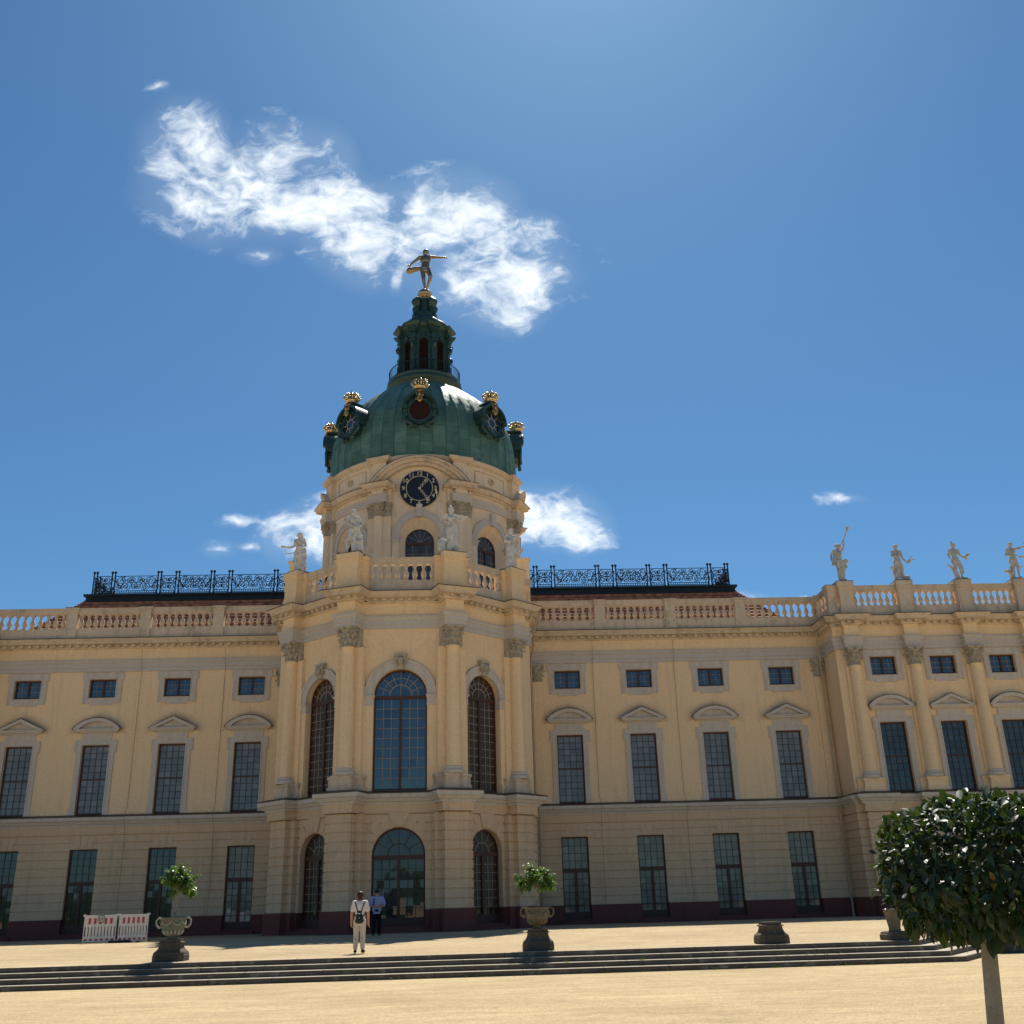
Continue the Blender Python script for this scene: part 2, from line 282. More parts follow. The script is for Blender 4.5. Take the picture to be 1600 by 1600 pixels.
def mk_tiles():
    m, nt, L, b = nodes_mat('red_clay_roof_tiles')
    tc = nd(nt, 'ShaderNodeTexCoord')
    n = nd(nt, 'ShaderNodeTexNoise', i_Scale=3.0, i_Detail=6.0); L(tc.outputs['Object'], n.inputs['Vector'])
    cr = nd(nt, 'ShaderNodeValToRGB'); cr.color_ramp.elements[0].color = (0.10, 0.035, 0.022, 1); cr.color_ramp.elements[1].color = (0.42, 0.17, 0.09, 1)
    cr.color_ramp.elements[0].position = 0.3; cr.color_ramp.elements[1].position = 0.7
    L(n.outputs['Fac'], cr.inputs[0]); L(cr.outputs[0], b.inputs['Base Color']); b.inputs['Roughness'].default_value = 0.75
    return m
M['tiles'] = mk_tiles()
def mk_check():
    m, nt, L, b = nodes_mat('pale_blue_checked_shirt_cloth')
    tc = nd(nt, 'ShaderNodeTexCoord')
    w1 = nd(nt, 'ShaderNodeTexWave', i_Scale=5.0); w1.bands_direction = 'X'; L(tc.outputs['Object'], w1.inputs['Vector'])
    w2 = nd(nt, 'ShaderNodeTexWave', i_Scale=5.0); w2.bands_direction = 'Z'; L(tc.outputs['Object'], w2.inputs['Vector'])
    mm = nd(nt, 'ShaderNodeMath', operation='MAXIMUM'); L(w1.outputs['Fac'], mm.inputs[0]); L(w2.outputs['Fac'], mm.inputs[1])
    mx = nd(nt, 'ShaderNodeMix', data_type='RGBA'); mx.inputs[6].default_value = (0.50, 0.52, 0.66, 1); mx.inputs[7].default_value = (0.26, 0.29, 0.50, 1)
    L(mm.outputs[0], mx.inputs[0]); L(mx.outputs[2], b.inputs['Base Color']); b.inputs['Roughness'].default_value = 0.9
    return m
M['check'] = mk_check()

M['ochre_wing'] = add_soot(mat('sooty_ochre_stucco', (0.87, 0.635, 0.385), (0.84, 0.605, 0.36), 0.92, streak=0.42, streak_col=(0.50, 0.36, 0.22), bump=0.12, bscale=30, c3=(0.78, 0.575, 0.37), s3=0.6))
# ------------------------------------------------------------------ mesh helpers
class FR:
    """wall frame: s runs right along the wall (seen from outside), d points out of it, z is height"""
    def __init__(s, o, ang=0.0):
        s.o = o; s.a = ang; s.c = cos(ang); s.n = sin(ang)
    def xy(s, u, d): return (s.o[0] + u * s.c + d * s.n, s.o[1] + u * s.n - d * s.c)
    def pt(s, u, d, z):
        x, y = s.xy(u, d); return (x, y, z)
class CF:
    """curved wall frame on a drum of radius r about o, s measured along the arc from angle th"""
    def __init__(s, o, r, th=0.0): s.o = o; s.r = r; s.th = th
    def pt(s, u, d, z):
        t = s.th + u / s.r
        return (s.o[0] + (s.r + d) * sin(t), s.o[1] - (s.r + d) * cos(t), z)
WORLDF = FR((0, 0), 0)

def link(o, parent=None):
    COL.objects.link(o)
    if parent: o.parent = parent
    return o

class MB:
    def __init__(s): s.v = []; s.f = []; s.sm = []; s.mi = []; s.uv = {}
    def add(s, vs, fs, smooth=False, mi=0):
        n = len(s.v); s.v.extend([tuple(v) for v in vs])
        for f in fs:
            s.f.append(tuple(n + i for i in f)); s.sm.append(smooth); s.mi.append(mi)
    def box(s, x0, x1, y0, y1, z0, z1, mi=0):
        s.add([(x0, y0, z0), (x1, y0, z0), (x1, y1, z0), (x0, y1, z0), (x0, y0, z1), (x1, y0, z1), (x1, y1, z1), (x0, y1, z1)],
              [(0, 3, 2, 1), (4, 5, 6, 7), (0, 1, 5, 4), (1, 2, 6, 5), (2, 3, 7, 6), (3, 0, 4, 7)], mi=mi)
    def fbox(s, F, s0, s1, d0, d1, z0, z1, mi=0, n=1):
        for k in range(n):
            a = s0 + (s1 - s0) * k / n; b = s0 + (s1 - s0) * (k + 1) / n
            s.add([F.pt(a, d1, z0), F.pt(b, d1, z0), F.pt(b, d0, z0), F.pt(a, d0, z0), F.pt(a, d1, z1), F.pt(b, d1, z1), F.pt(b, d0, z1), F.pt(a, d0, z1)],
                  [(0, 3, 2, 1), (4, 5, 6, 7), (0, 1, 5, 4)] + ([(1, 2, 6, 5)] if k == n - 1 else []) + [(2, 3, 7, 6)] + ([(3, 0, 4, 7)] if k == 0 else []), mi=mi)
    def bbox(s, x0, x1, y0, y1, z0, z1, b=0.02, mi=0):
        """box with chamfered vertical and top edges"""
        P = [(x0 + b, y0), (x1 - b, y0), (x1, y0 + b), (x1, y1 - b), (x1 - b, y1), (x0 + b, y1), (x0, y1 - b), (x0, y0 + b)]
        s.loft([[(x, y, z0) for x, y in P], [(x, y, z1 - b) for x, y in P],
                [(x0 + (x - x0) * 1.0 if False else x + (b if x < (x0 + x1) / 2 else -b), y + (b if y < (y0 + y1) / 2 else -b), z1) for x, y in P]], cap=True, mi=mi)
    def loft(s, rings, cap=False, smooth=False, closed=True, mi=0):
        n = len(rings[0]); vs = [p for r in rings for p in r]; fs = []
        for i in range(len(rings) - 1):
            for j in range(n if closed else n - 1):
                k = (j + 1) % n
                fs.append((i * n + j, i * n + k, (i + 1) * n + k, (i + 1) * n + j))
        s.add(vs, fs, smooth, mi)
        if cap:
            s.add(rings[0], [tuple(range(n))[::-1]], False, mi); s.add(rings[-1], [tuple(range(n))], False, mi)
    def lathe(s, prof, c=(0, 0, 0), n=24, smooth=True, a0=0.0, a1=2 * pi, rf=None, mi=0, mat4=None, cap=False):
        full = abs(a1 - a0 - 2 * pi) < 1e-6
        m = n if full else n + 1
        rings = []
        for r, z in prof:
            ring = []
            for j in range(m):
                a = a0 + (a1 - a0) * j / n
                rr = r * (rf(a, z) if rf else 1.0)
                p = (rr * sin(a), -rr * cos(a), z)
                if mat4: p = tuple(mat4 @ Vector(p))
                ring.append((p[0] + c[0], p[1] + c[1], p[2] + c[2]))
            rings.append(ring)
        s.loft(rings, cap=cap, smooth=smooth, closed=full, mi=mi)
    def tube(s, pts, r, n=6, cap=True, smooth=True, mi=0):
        pts = [Vector(p) for p in pts]; k = len(pts)
        rs = r if isinstance(r, (list, tuple)) else [r] * k
        rings = []; prev = None
        for i, p in enumerate(pts):
            t = (pts[min(i + 1, k - 1)] - pts[max(i - 1, 0)])
            t = t.normalized() if t.length > 1e-9 else Vector((0, 0, 1))
            if prev is None:
                h = Vector((0, 0, 1)) if abs(t.z) < 0.9 else Vector((1, 0, 0))
                x = t.cross(h).normalized()
            else:
                x = (prev - t * prev.dot(t))
                x = x.normalized() if x.length > 1e-6 else t.orthogonal().normalized()
            prev = x; y = t.cross(x)
            rings.append([tuple(p + (x * cos(2 * pi * j / n) + y * sin(2 * pi * j / n)) * rs[i]) for j in range(n)])
        s.loft(rings, cap=cap, smooth=smooth, mi=mi)
    def ball(s, c, r, n=12, m=8, mi=0, sc=(1, 1, 1), rot=None):
        prof = [(max(1e-4, sin(pi * i / m)), -cos(pi * i / m)) for i in range(m + 1)]
        rings = []
        for rr, z in prof:
            ring = []
            for j in range(n):
                a = 2 * pi * j / n
                v = Vector((rr * cos(a) * sc[0] * r, rr * sin(a) * sc[1] * r, z * sc[2] * r))
                if rot: v = rot @ v
                ring.append((c[0] + v.x, c[1] + v.y, c[2] + v.z))
            rings.append(ring)
        s.loft(rings, smooth=True, mi=mi)
    def capsule(s, p, q, r1, r2, n=12):
        p = Vector(p); q = Vector(q); t = (q - p)
        Ln = t.length; t = t.normalized() if Ln > 1e-9 else Vector((0, 0, 1))
        x = t.orthogonal().normalized(); y = t.cross(x)
        rings = []
        for k in range(5):
            a = -pi / 2 + pi / 2 * k / 4
            rr = max(1e-4, r1 * cos(a)); o = p + t * (r1 * sin(a))
            rings.append([tuple(o + (x * cos(2 * pi * j / n) + y * sin(2 * pi * j / n)) * rr) for j in range(n)])
        for k in range(5):
            a = pi / 2 * k / 4
            rr = max(1e-4, r2 * cos(a)); o = q + t * (r2 * sin(a))
            rings.append([tuple(o + (x * cos(2 * pi * j / n) + y * sin(2 * pi * j / n)) * rr) for j in range(n)])
        s.loft(rings, smooth=True, cap=True)
    def sweep(s, path, prof, smooth=False, closed=False, mi=0, caps=True, mis=None):
        """path: 2-D points running left to right seen from outside; prof: (offset outward, z)"""
        n = len(path); P = [Vector((p[0], p[1])) for p in path]; rings = []
        for i in range(n):
            a = P[i] - P[i - 1] if (i > 0 or closed) else None
            b = P[(i + 1) % n] - P[i] if (i < n - 1 or closed) else None
            da = Vector((a.y, -a.x)).normalized() if a is not None else None
            db = Vector((b.y, -b.x)).normalized() if b is not None else None
            if da is None: m = db
            elif db is None: m = da
            else:
                m = da + db
                m = m / max(0.3, (1 + da.dot(db))) if m.length > 1e-6 else da
            rings.append([(P[i].x + m.x * o, P[i].y + m.y * o, z) for o, z in prof])
        k = len(prof); vs = [p for r in rings for p in r]; 
        for i in range(n if closed else n - 1):
            i2 = (i + 1) % n
            for j in range(k - 1):
                s.add([rings[i][j], rings[i2][j], rings[i2][j + 1], rings[i][j + 1]], [(0, 1, 2, 3)], smooth, mis[j] if mis else mi)
        if not closed and caps:
            s.add(rings[0], [tuple(range(k))[::-1]], False, mi); s.add(rings[-1], [tuple(range(k))], False, mi)
    def prism(s, poly, F, d0, d1, mi=0, back=False):
        n = len(poly)
        s.add([F.pt(a, d1, z) for a, z in poly], [tuple(range(n))], mi=mi)
        for i in range(n):
            j = (i + 1) % n
            s.add([F.pt(poly[i][0], d1, poly[i][1]), F.pt(poly[i][0], d0, poly[i][1]), F.pt(poly[j][0], d0, poly[j][1]), F.pt(poly[j][0], d1, poly[j][1])], [(0, 1, 2, 3)], mi=mi)
        if back: s.add([F.pt(a, d0, z) for a, z in poly], [tuple(range(n))[::-1]], mi=mi)
    def band(s, inner, outer, F, d0, d1, mi=0, smooth=False):
        """flat ring/arch strip between two equally long (s,z) polylines, with thickness"""
        for i in range(len(inner) - 1):
            a, b, c, d = inner[i], inner[i + 1], outer[i + 1], outer[i]
            s.add([F.pt(a[0], d1, a[1]), F.pt(b[0], d1, b[1]), F.pt(c[0], d1, c[1]), F.pt(d[0], d1, d[1])], [(0, 1, 2, 3)], mi=mi)
            s.add([F.pt(d[0], d1, d[1]), F.pt(c[0], d1, c[1]), F.pt(c[0], d0, c[1]), F.pt(d[0], d0, d[1])], [(0, 1, 2, 3)], mi=mi)
            s.add([F.pt(b[0], d1, b[1]), F.pt(a[0], d1, a[1]), F.pt(a[0], d0, a[1]), F.pt(b[0], d0, b[1])], [(0, 1, 2, 3)], mi=mi)
        for a, d in ((inner[0], outer[0]), (inner[-1], outer[-1])):
            s.add([F.pt(a[0], d0, a[1]), F.pt(d[0], d0, d[1]), F.pt(d[0], d1, d[1]), F.pt(a[0], d1, a[1])], [(0, 1, 2, 3)], mi=mi)
    def merge(s, o, M4=None):
        n = len(s.v)
        s.v.extend([tuple(M4 @ Vector(v)) for v in o.v] if M4 else o.v)
        s.f.extend([tuple(n + i for i in f) for f in o.f]); s.sm.extend(o.sm); s.mi.extend(o.mi)
    def mesh(s, name, mats, off=(0, 0, 0), weld=False):
        me = bpy.data.meshes.new(name)
        me.from_pydata([(v[0] + off[0], v[1] + off[1], v[2] + off[2]) for v in s.v], [], s.f)
        for m in (mats if isinstance(mats, (list, tuple)) else [mats]): me.materials.append(m)
        me.polygons.foreach_set('use_smooth', s.sm); me.polygons.foreach_set('material_index', s.mi)
        me.update()
        return me
    def build(s, name, mats, parent=None, loc=(0, 0, 0), rot=0.0, off=(0, 0, 0)):
        o = bpy.data.objects.new(name, s.mesh(name, mats, off))
        o.location = loc
        o.rotation_euler = (0, 0, rot) if not isinstance(rot, (tuple, list)) else rot
        return link(o, parent)

def tag(o, label=None, cat=None, group=None, kind=None):
    if label: o['label'] = label
    if cat: o['category'] = cat
    if group: o['group'] = group
    if kind: o['kind'] = kind
    return o
def thing(name, label, cat, loc=(0, 0, 0), rot=0.0, group=None):
    o = bpy.data.objects.new(name, None); o.location = loc; o.rotation_euler = (0, 0, rot); o.empty_display_size = 0.3
    link(o); return tag(o, label, cat, group)
def inst(name, me, parent, loc=(0, 0, 0), rot=0.0, scale=None):
    o = bpy.data.objects.new(name, me); o.location = loc
    o.rotation_euler = (0, 0, rot) if not isinstance(rot, (tuple, list)) else rot
    if scale: o.scale = scale
    return link(o, parent)

def remesh(mb, voxel, iters=3, disp=None):
    """fuse overlapping closed shapes into ONE continuous skin"""
    me = mb.mesh('tmp', [])
    o = bpy.data.objects.new('tmp', me); COL.objects.link(o)
    m = o.modifiers.new('r', 'REMESH'); m.mode = 'VOXEL'; m.voxel_size = voxel
    if iters:
        sm = o.modifiers.new('s', 'SMOOTH'); sm.iterations = iters; sm.factor = 0.5
    dg = bpy.context.evaluated_depsgraph_get(); dg.update()
    out = bpy.data.meshes.new_from_object(o.evaluated_get(dg))
    bpy.data.objects.remove(o); bpy.data.meshes.remove(me)
    if disp:
        n = len(out.vertices); cs = [0.0] * (3 * n); ns = [0.0] * (3 * n)
        out.vertices.foreach_get('co', cs); out.vertex_normals.foreach_get('vector', ns)
        for i in range(n):
            d = disp(Vector(cs[3 * i:3 * i + 3]))
            for k in range(3): cs[3 * i + k] += ns[3 * i + k] * d
        out.vertices.foreach_set('co', cs); out.update()
    out.polygons.foreach_set('use_smooth', [True] * len(out.polygons))
    return out
def mobj(name, me, material, parent=None, loc=(0, 0, 0), rot=0.0):
    me.name = name; me.materials.clear(); me.materials.append(material)
    o = bpy.data.objects.new(name, me); o.location = loc
    o.rotation_euler = (0, 0, rot) if not isinstance(rot, (tuple, list)) else rot
    return link(o, parent)

def wall(mb, F, s0, s1, z0, z1, holes=(), prof=None, rev=0.35, seg=10, smax=None, mi=0, rmi=None):
    """wall face with real openings (rectangular or round-headed) and their reveals"""
    if rmi is None: rmi = mi
    bps = {round(s0, 5), round(s1, 5)}
    def top(h, s):
        if not h.get('arch'): return h['zt']
        x = max(-1.0, min(1.0, (s - h['s']) / h['hw'])); return h['zt'] + h['hw'] * math.sqrt(max(0, 1 - x * x))
    for h in holes:
        if h.get('arch'):
            for k in range(seg + 1): bps.add(round(h['s'] - h['hw'] * cos(pi * k / seg), 5))
        else:
            bps.add(round(h['s'] - h['hw'], 5)); bps.add(round(h['s'] + h['hw'], 5))
    bps = sorted(bps)
    if smax:
        nb = []
        for a, b in zip(bps[:-1], bps[1:]):
            k = max(1, math.ceil((b - a) / smax)); nb += [a + (b - a) * i / k for i in range(k)]
        bps = nb + [bps[-1]]
    def dv(z):
        if not prof: return 0.0
        if z <= prof[0][0]: return prof[0][1]
        for (a, da), (b, db) in zip(prof[:-1], prof[1:]):
            if a <= z <= b: return da if b - a < 1e-9 else da + (db - da) * (z - a) / (b - a)
        return prof[-1][1]
    def levels(lo, hi):
        return [z for z, _ in (prof or []) if lo + 1e-4 < z < hi - 1e-4]
    def emit(a, b, za0, zb0, za1, zb1):
        if max(za1 - za0, zb1 - zb0) < 1e-5: return
        L = [(za0, zb0, 0.0 if abs(za0 - zb0) > 1e-6 else dv(za0))] + [(z, z, dv(z)) for z in levels(max(za0, zb0), min(za1, zb1))] + [(za1, zb1, dv(za1))]
        for (p, q, d), (p2, q2, d2) in zip(L[:-1], L[1:]):
            mb.add([F.pt(a, d, p), F.pt(b, d, q), F.pt(b, d2, q2), F.pt(a, d2, p2)], [(0, 1, 2, 3)], mi=mi)
    for a, b in zip(bps[:-1], bps[1:]):
        m = (a + b) / 2; cur = (z0, z0)
        for h in sorted([h for h in holes if abs(m - h['s']) < h['hw']], key=lambda h: h['zb']):
            emit(a, b, cur[0], cur[1], h['zb'], h['zb']); cur = (top(h, a), top(h, b))
        emit(a, b, cur[0], cur[1], z1, z1)
    for h in holes:
        r = h.get('rev', rev); l, rr = h['s'] - h['hw'], h['s'] + h['hw']
        mb.add([F.pt(l, 0, h['zb']), F.pt(rr, 0, h['zb']), F.pt(rr, -r, h['zb']), F.pt(l, -r, h['zb'])], [(0, 1, 2, 3)], mi=rmi)
        zs = [h['zb']] + levels(h['zb'], h['zt']) + [h['zt']]
        for za, zb in zip(zs[:-1], zs[1:]):
            mb.add([F.pt(l, dv(za), za), F.pt(l, -r, za), F.pt(l, -r, zb), F.pt(l, dv(zb), zb)], [(0, 1, 2, 3)], mi=rmi)
            mb.add([F.pt(rr, -r, za), F.pt(rr, dv(za), za), F.pt(rr, dv(zb), zb), F.pt(rr, -r, zb)], [(0, 1, 2, 3)], mi=rmi)
        n = seg if h.get('arch') else 1
        for k in range(n):
            a = h['s'] - h['hw'] * cos(pi * k / n); b = h['s'] - h['hw'] * cos(pi * (k + 1) / n)
            mb.add([F.pt(a, 0, top(h, a)), F.pt(b, 0, top(h, b)), F.pt(b, -r, top(h, b)), F.pt(a, -r, top(h, a))], [(0, 1, 2, 3)], mi=rmi)

def arcpts(r, z, n=16, a0=0.0, a1=pi, cx=0.0):
    return [(cx - r * cos(a0 + (a1 - a0) * k / n), z + r * sin(a0 + (a1 - a0) * k / n)) for k in range(n + 1)]
# ================================================================== THE PALACE
palace = thing('palace', 'yellow baroque palace with grey stone trim and a green copper clock dome', 'palace', (AX, 60, PB))
POFF = (0, -60, -PB)
LF = FR((0, 0), 0)
def pb(mb, name, mats, parent=None, label=None):
    o = mb.build(name, mats, parent or palace, off=POFF)
    if label: o['label'] = label
    return o
def ploc(F, s, d, z): x, y, zz = F.pt(s, d, z); return (x, y - 60, zz - PB)

def lineX(p, a, q, b):
    """intersection of p + t*a and q + t*b"""
    det = a[0] * (-b[1]) - (-b[0]) * a[1]
    t = ((q[0] - p[0]) * (-b[1]) - (-b[0]) * (q[1] - p[1])) / det
    return (p[0] + a[0] * t, p[1] + a[1] * t)

# --- plan of the projecting rotunda (u right of the axis, Y away from the garden)
IPc, IPa = (2.5, 51.35), R(21)
OPc, OPa = (5.7, 54.3), R(45)
ENDp = (6.74, 55.45)
def pier_frames(side):
    return FR((side * IPc[0], IPc[1]), side * IPa), FR((side * OPc[0], OPc[1]), side * OPa)
sdir = (OPc[0] - IPc[0], OPc[1] - IPc[1]); SB_ANG = math.atan2(sdir[1], sdir[0]); SB_HALF = math.hypot(*sdir) / 2
odir = (ENDp[0] - OPc[0], ENDp[1] - OPc[1]); OB_ANG = math.atan2(odir[1], odir[0]); OB_HALF = math.hypot(*odir) / 2
FC = FR((0, 51.3), 0)
def FS(side): return FR((side * (IPc[0] + OPc[0]) / 2, (IPc[1] + OPc[1]) / 2), side * SB_ANG)
def FO(side): return FR((side * (OPc[0] + ENDp[0]) / 2, (OPc[1] + ENDp[1]) / 2), side * OB_ANG)
def half_path(hi, pi_, ho, po, cb=None, extra=0.0):
    I, O = pier_frames(1)
    P = []
    fl, fr = I.xy(-hi, pi_), I.xy(hi, pi_); dd = (I.n, -I.c)
    P.append(lineX(fl, dd, (0, 51.3), (1, 0))); P += [fl, fr]
    P.append(lineX(fr, dd, IPc, sdir))
    gl, gr = O.xy(-ho, po), O.xy(ho, po); de = (O.n, -O.c)
    P.append(lineX(gl, de, IPc, sdir)); P += [gl, gr]
    P.append(lineX(gr, de, OPc, odir)); P.append(ENDp); P.append((ENDp[0], 60.6))
    return P
def full_path(*a):
    h = half_path(*a)
    return [(-x, y) for x, y in reversed(h)] + h

# --- levels
Z_PL, Z_B2, Z_BT, Z_UP, Z_AR, Z_FR, Z_CO, Z_CT = 1.68, 5.98, 6.44, 7.02, 15.03, 15.70, 16.36, 16.95
COURSE = (5.98 - 1.68) / 10
GPROF = []
for i in range(1, 11):
    z = Z_PL + COURSE * i
    GPROF += [(z - 0.035, 0.0), (z - 0.018, -0.045), (z + 0.018, -0.045), (z + 0.035, 0.0)]
GPROF = GPROF[:-2]
def rust_prof(off, z0=Z_PL, z1=Z_B2): return [(off, z0)] + [(off + d, z) for z, d in GPROF if z0 < z < z1] + [(off, z1)]

P_BELT = [(0, 6.40), (0.10, 6.40), (0.12, 6.50), (0.20, 6.53), (0.30, 6.66), (0.38, 6.70), (0.40, 6.74), (0.40, 6.90), (0.38, 6.93), (0.05, 7.02), (0, 7.02)]
P_BELT_FLASH = [(0.415, 6.885), (0.425, 6.935), (0.04, 7.035), (0.0, 7.035)]
P_BAND2 = [(0, 5.99), (0.05, 5.99), (0.05, 6.06), (0.03, 6.08), (0.03, 6.41), (0, 6.41)]
P_ARCH = [(0, 15.03), (0.07, 15.03), (0.07, 15.24), (0.11, 15.26), (0.11, 15.50), (0.15, 15.53), (0.20, 15.60), (0.20, 15.69), (0, 15.69)]
P_FRZ = [(0, 15.69), (0.05, 15.69), (0.05, 16.37), (0, 16.37)]
P_CORN = [(0, 16.36), (0.10, 16.36), (0.14, 16.42), (0.16, 16.46), (0.16, 16.58), (0.46, 16.60), (0.50, 16.62), (0.50, 16.70), (0.56, 16.76), (0.63, 16.84), (0.64, 16.90), (0.12, 17.0), (0, 17.0)]
P_CFLASH = [(0.655, 16.875), (0.665, 16.915), (0.10, 17.02), (0.0, 17.02)]
P_PLN = [(0, 16.98), (0.02, 16.98), (0.02, 17.40), (-0.05, 17.46), (-0.05, 17.55), (-0.4, 17.55), (-0.4, 16.98)]

def dentils(mb, path, off, step=0.46, w=0.20, z0=16.445, z1=16.575, dep=0.20):
    for a, b in zip(path[:-1], path[1:]):
        L = math.hypot(b[0] - a[0], b[1] - a[1])
        if L < 0.35: continue
        F = FR(a, math.atan2(b[1] - a[1], b[0] - a[0])); n = max(1, int(round(L / step)))
        for k in range(n):
            s = (k + 0.5) * L / n
            mb.fbox(F, s - w / 2, s + w / 2, off - 0.03, off + dep, z0, z1)

# ---------------------------------------------------------------- reusable window meshes
def bars(mb, x0, x1, z0, z1, cols, rows, d, t=0.022, mi=1):
    for i in range(1, cols):
        x = x0 + (x1 - x0) * i / cols; mb.fbox(LF, x - t / 2, x + t / 2, d - 0.018, d + 0.018, z0, z1, mi=mi)
    for j in range(1, rows):
        z = z0 + (z1 - z0) * j / rows; mb.fbox(LF, x0, x1, d - 0.015, d + 0.015, z - t / 2, z + t / 2, mi=mi)
def rect_window(hw, z0, z1, d, secs, ft=0.075, bt=0.022):
    mb = MB()
    mb.fbox(LF, -hw, -hw + ft, d - 0.05, d + 0.05, z0, z1); mb.fbox(LF, hw - ft, hw, d - 0.05, d + 0.05, z0, z1)
    mb.fbox(LF, -hw + ft, hw - ft, d - 0.05, d + 0.05, z1 - ft, z1)
    mb.fbox(LF, -hw + ft, hw - ft, d - 0.05, d + 0.06, z0, z0 + ft * 1.5)
    for i, (a, b, c, r, mull) in enumerate(secs):
        x0, x1 = -hw + ft, hw - ft
        if mull:
            mb.fbox(LF, -mull / 2, mull / 2, d - 0.045, d + 0.055, a, b)
            bars(mb, x0, -mull / 2, a, b, c // 2, r, d, bt); bars(mb, mull / 2, x1, a, b, c // 2, r, d, bt)
        else: bars(mb, x0, x1, a, b, c, r, d, bt)
        if i: mb.fbox(LF, x0, x1, d - 0.045, d + 0.06, secs[i - 1][1], a)
    return mb
def arch_window(hw, z0, zs, d, cols, rows, nrad, ft=0.085, mull=0.13, transom=0.16, bt=0.026, base=0.0, inner=0.45, mid=None):
    mb = MB()
    mb.fbox(LF, -hw, -hw + ft, d - 0.05, d + 0.05, z0, zs); mb.fbox(LF, hw - ft, hw, d - 0.05, d + 0.05, z0, zs)
    mb.band(arcpts(hw - ft, zs, 20), arcpts(hw, zs, 20), LF, d - 0.05, d + 0.05)
    mb.fbox(LF, -hw + ft, hw - ft, d - 0.05, d + 0.07, zs - transom, zs)
    mb.fbox(LF, -hw + ft, hw - ft, d - 0.05, d + 0.06, z0, z0 + 0.12 + base)
    a, b = z0 + 0.12 + base, zs - transom
    mb.fbox(LF, -mull / 2, mull / 2, d - 0.045, d + 0.06, a, b)
    bars(mb, -hw + ft, -mull / 2, a, b, cols, rows, d, bt); bars(mb, mull / 2, hw - ft, a, b, cols, rows, d, bt)
    r1 = hw - ft; r0 = inner * r1
    mb.band(arcpts(r0 - 0.02, zs, 14), arcpts(r0 + 0.02, zs, 14), LF, d - 0.015, d + 0.015, mi=1)
    if mid: mb.band(arcpts(mid * r1 - 0.015, zs, 18), arcpts(mid * r1 + 0.015, zs, 18), LF, d - 0.015, d + 0.015, mi=1)
    for k in range(1, nrad):
        t = pi * k / nrad
        rr0 = r0 if k != nrad / 2 else 0.0
        p = Vector((-rr0 * cos(t), zs + rr0 * sin(t))); q = Vector((-r1 * cos(t), zs + r1 * sin(t))); n = Vector((sin(t), cos(t))) * bt / 2
        mb.prism([(p.x - n.x, p.y - n.y), (q.x - n.x, q.y - n.y), (q.x + n.x, q.y + n.y), (p.x + n.x, p.y + n.y)], LF, d - 0.018, d + 0.018, mi=1)
    return mb
def pane_mesh(name, hw, z0, z1, d, m, arch=False):
    mb = MB()
    poly = [(-hw, z0), (hw, z0)] + ([(x, z) for x, z in reversed(arcpts(hw, z1, 20))] if arch else [(hw, z1), (-hw, z1)])
    mb.add([LF.pt(a, d, z) for a, z in poly], [tuple(range(len(poly)))])
    return mb.mesh(name, m)
def place_window(F, s, frame_me, pane_me, extra=(), label=None, parent=None):
    x, y, z = ploc(F, s, 0, 0)
    w = inst('window', frame_me, parent or palace, (x, y, z), F.a)
    if label: w['label'] = label
    inst('pane', pane_me, w)
    for nm, me in extra: inst(nm, me, w)
    return w

WF = [M['woodframe'], M['muntin']]
dark_bar = mat('dark_glazing_bars', (0.045, 0.040, 0.036), None, 0.5)
WF2 = [M['woodframe'], dark_bar]
HW = 0.755
ft = 0.075
tallF = rect_window(HW, 7.04, 10.85, -0.20, [(7.04 + 0.11, 8.93, 4, 5, 0), (9.0, 10.85 - ft, 4, 5, 0)]).mesh('window', WF2)
tallP = pane_mesh('pane', HW - 0.02, 7.06, 10.83, -0.215, M['glass_blind'])
tallP2 = pane_mesh('pane', HW - 0.02, 7.06, 10.83, -0.215, M['glass_dark'])
smallF = rect_window(HW, 13.52, 14.60, -0.20, [(13.52 + 0.11, 14.60 - ft, 4, 3, 0.11)]).mesh('window', WF)
smallP = pane_mesh('pane', HW - 0.02, 13.54, 14.58, -0.215, M['glass_blue'])
lowF = rect_window(HW, 0.98, 5.235, -0.24, [(1.33, 3.36, 4, 6, 0.16), (3.57, 5.235 - ft, 4, 4, 0)])
lowF.fbox(LF, -HW + ft, HW - ft, -0.28, -0.2, 0.98 + 0.11, 1.33)
lowF = lowF.mesh('window', WF2)
lowP = pane_mesh('pane', HW - 0.02, 1.0, 5.21, -0.255, M['glass_green'])
lowP2 = pane_mesh('pane', HW - 0.02, 1.0, 5.21, -0.255, M['glass_low'])

def surround_small():
    mb = MB(); o, i = 1.08, HW
    mb.fbox(LF, -o, -i, 0, 0.06, 13.20, 14.99); mb.fbox(LF, i, o, 0, 0.06, 13.20, 14.99)
    mb.fbox(LF, -i, i, 0, 0.06, 14.60, 14.99); mb.fbox(LF, -i, i, 0, 0.06, 13.20, 13.52)
    for s in (-1, 1):
        mb.fbox(LF, min(s * o, s * (o + 0.09)), max(s * o, s * (o + 0.09)), 0, 0.058, 14.55, 14.985)
    mb.fbox(LF, -0.62, 0.62, 0, 0.057, 13.10, 13.20)
    # inner and outer fillets
    mb.fbox(LF, -i - 0.05, -i, 0.06, 0.085, 13.48, 14.65); mb.fbox(LF, i, i + 0.05, 0.06, 0.085, 13.48, 14.65)
    mb.fbox(LF, -i, i, 0.06, 0.085, 14.60, 14.65); mb.fbox(LF, -i, i, 0.06, 0.09, 13.47, 13.52)
    return mb.mesh('surround', M['trim'])
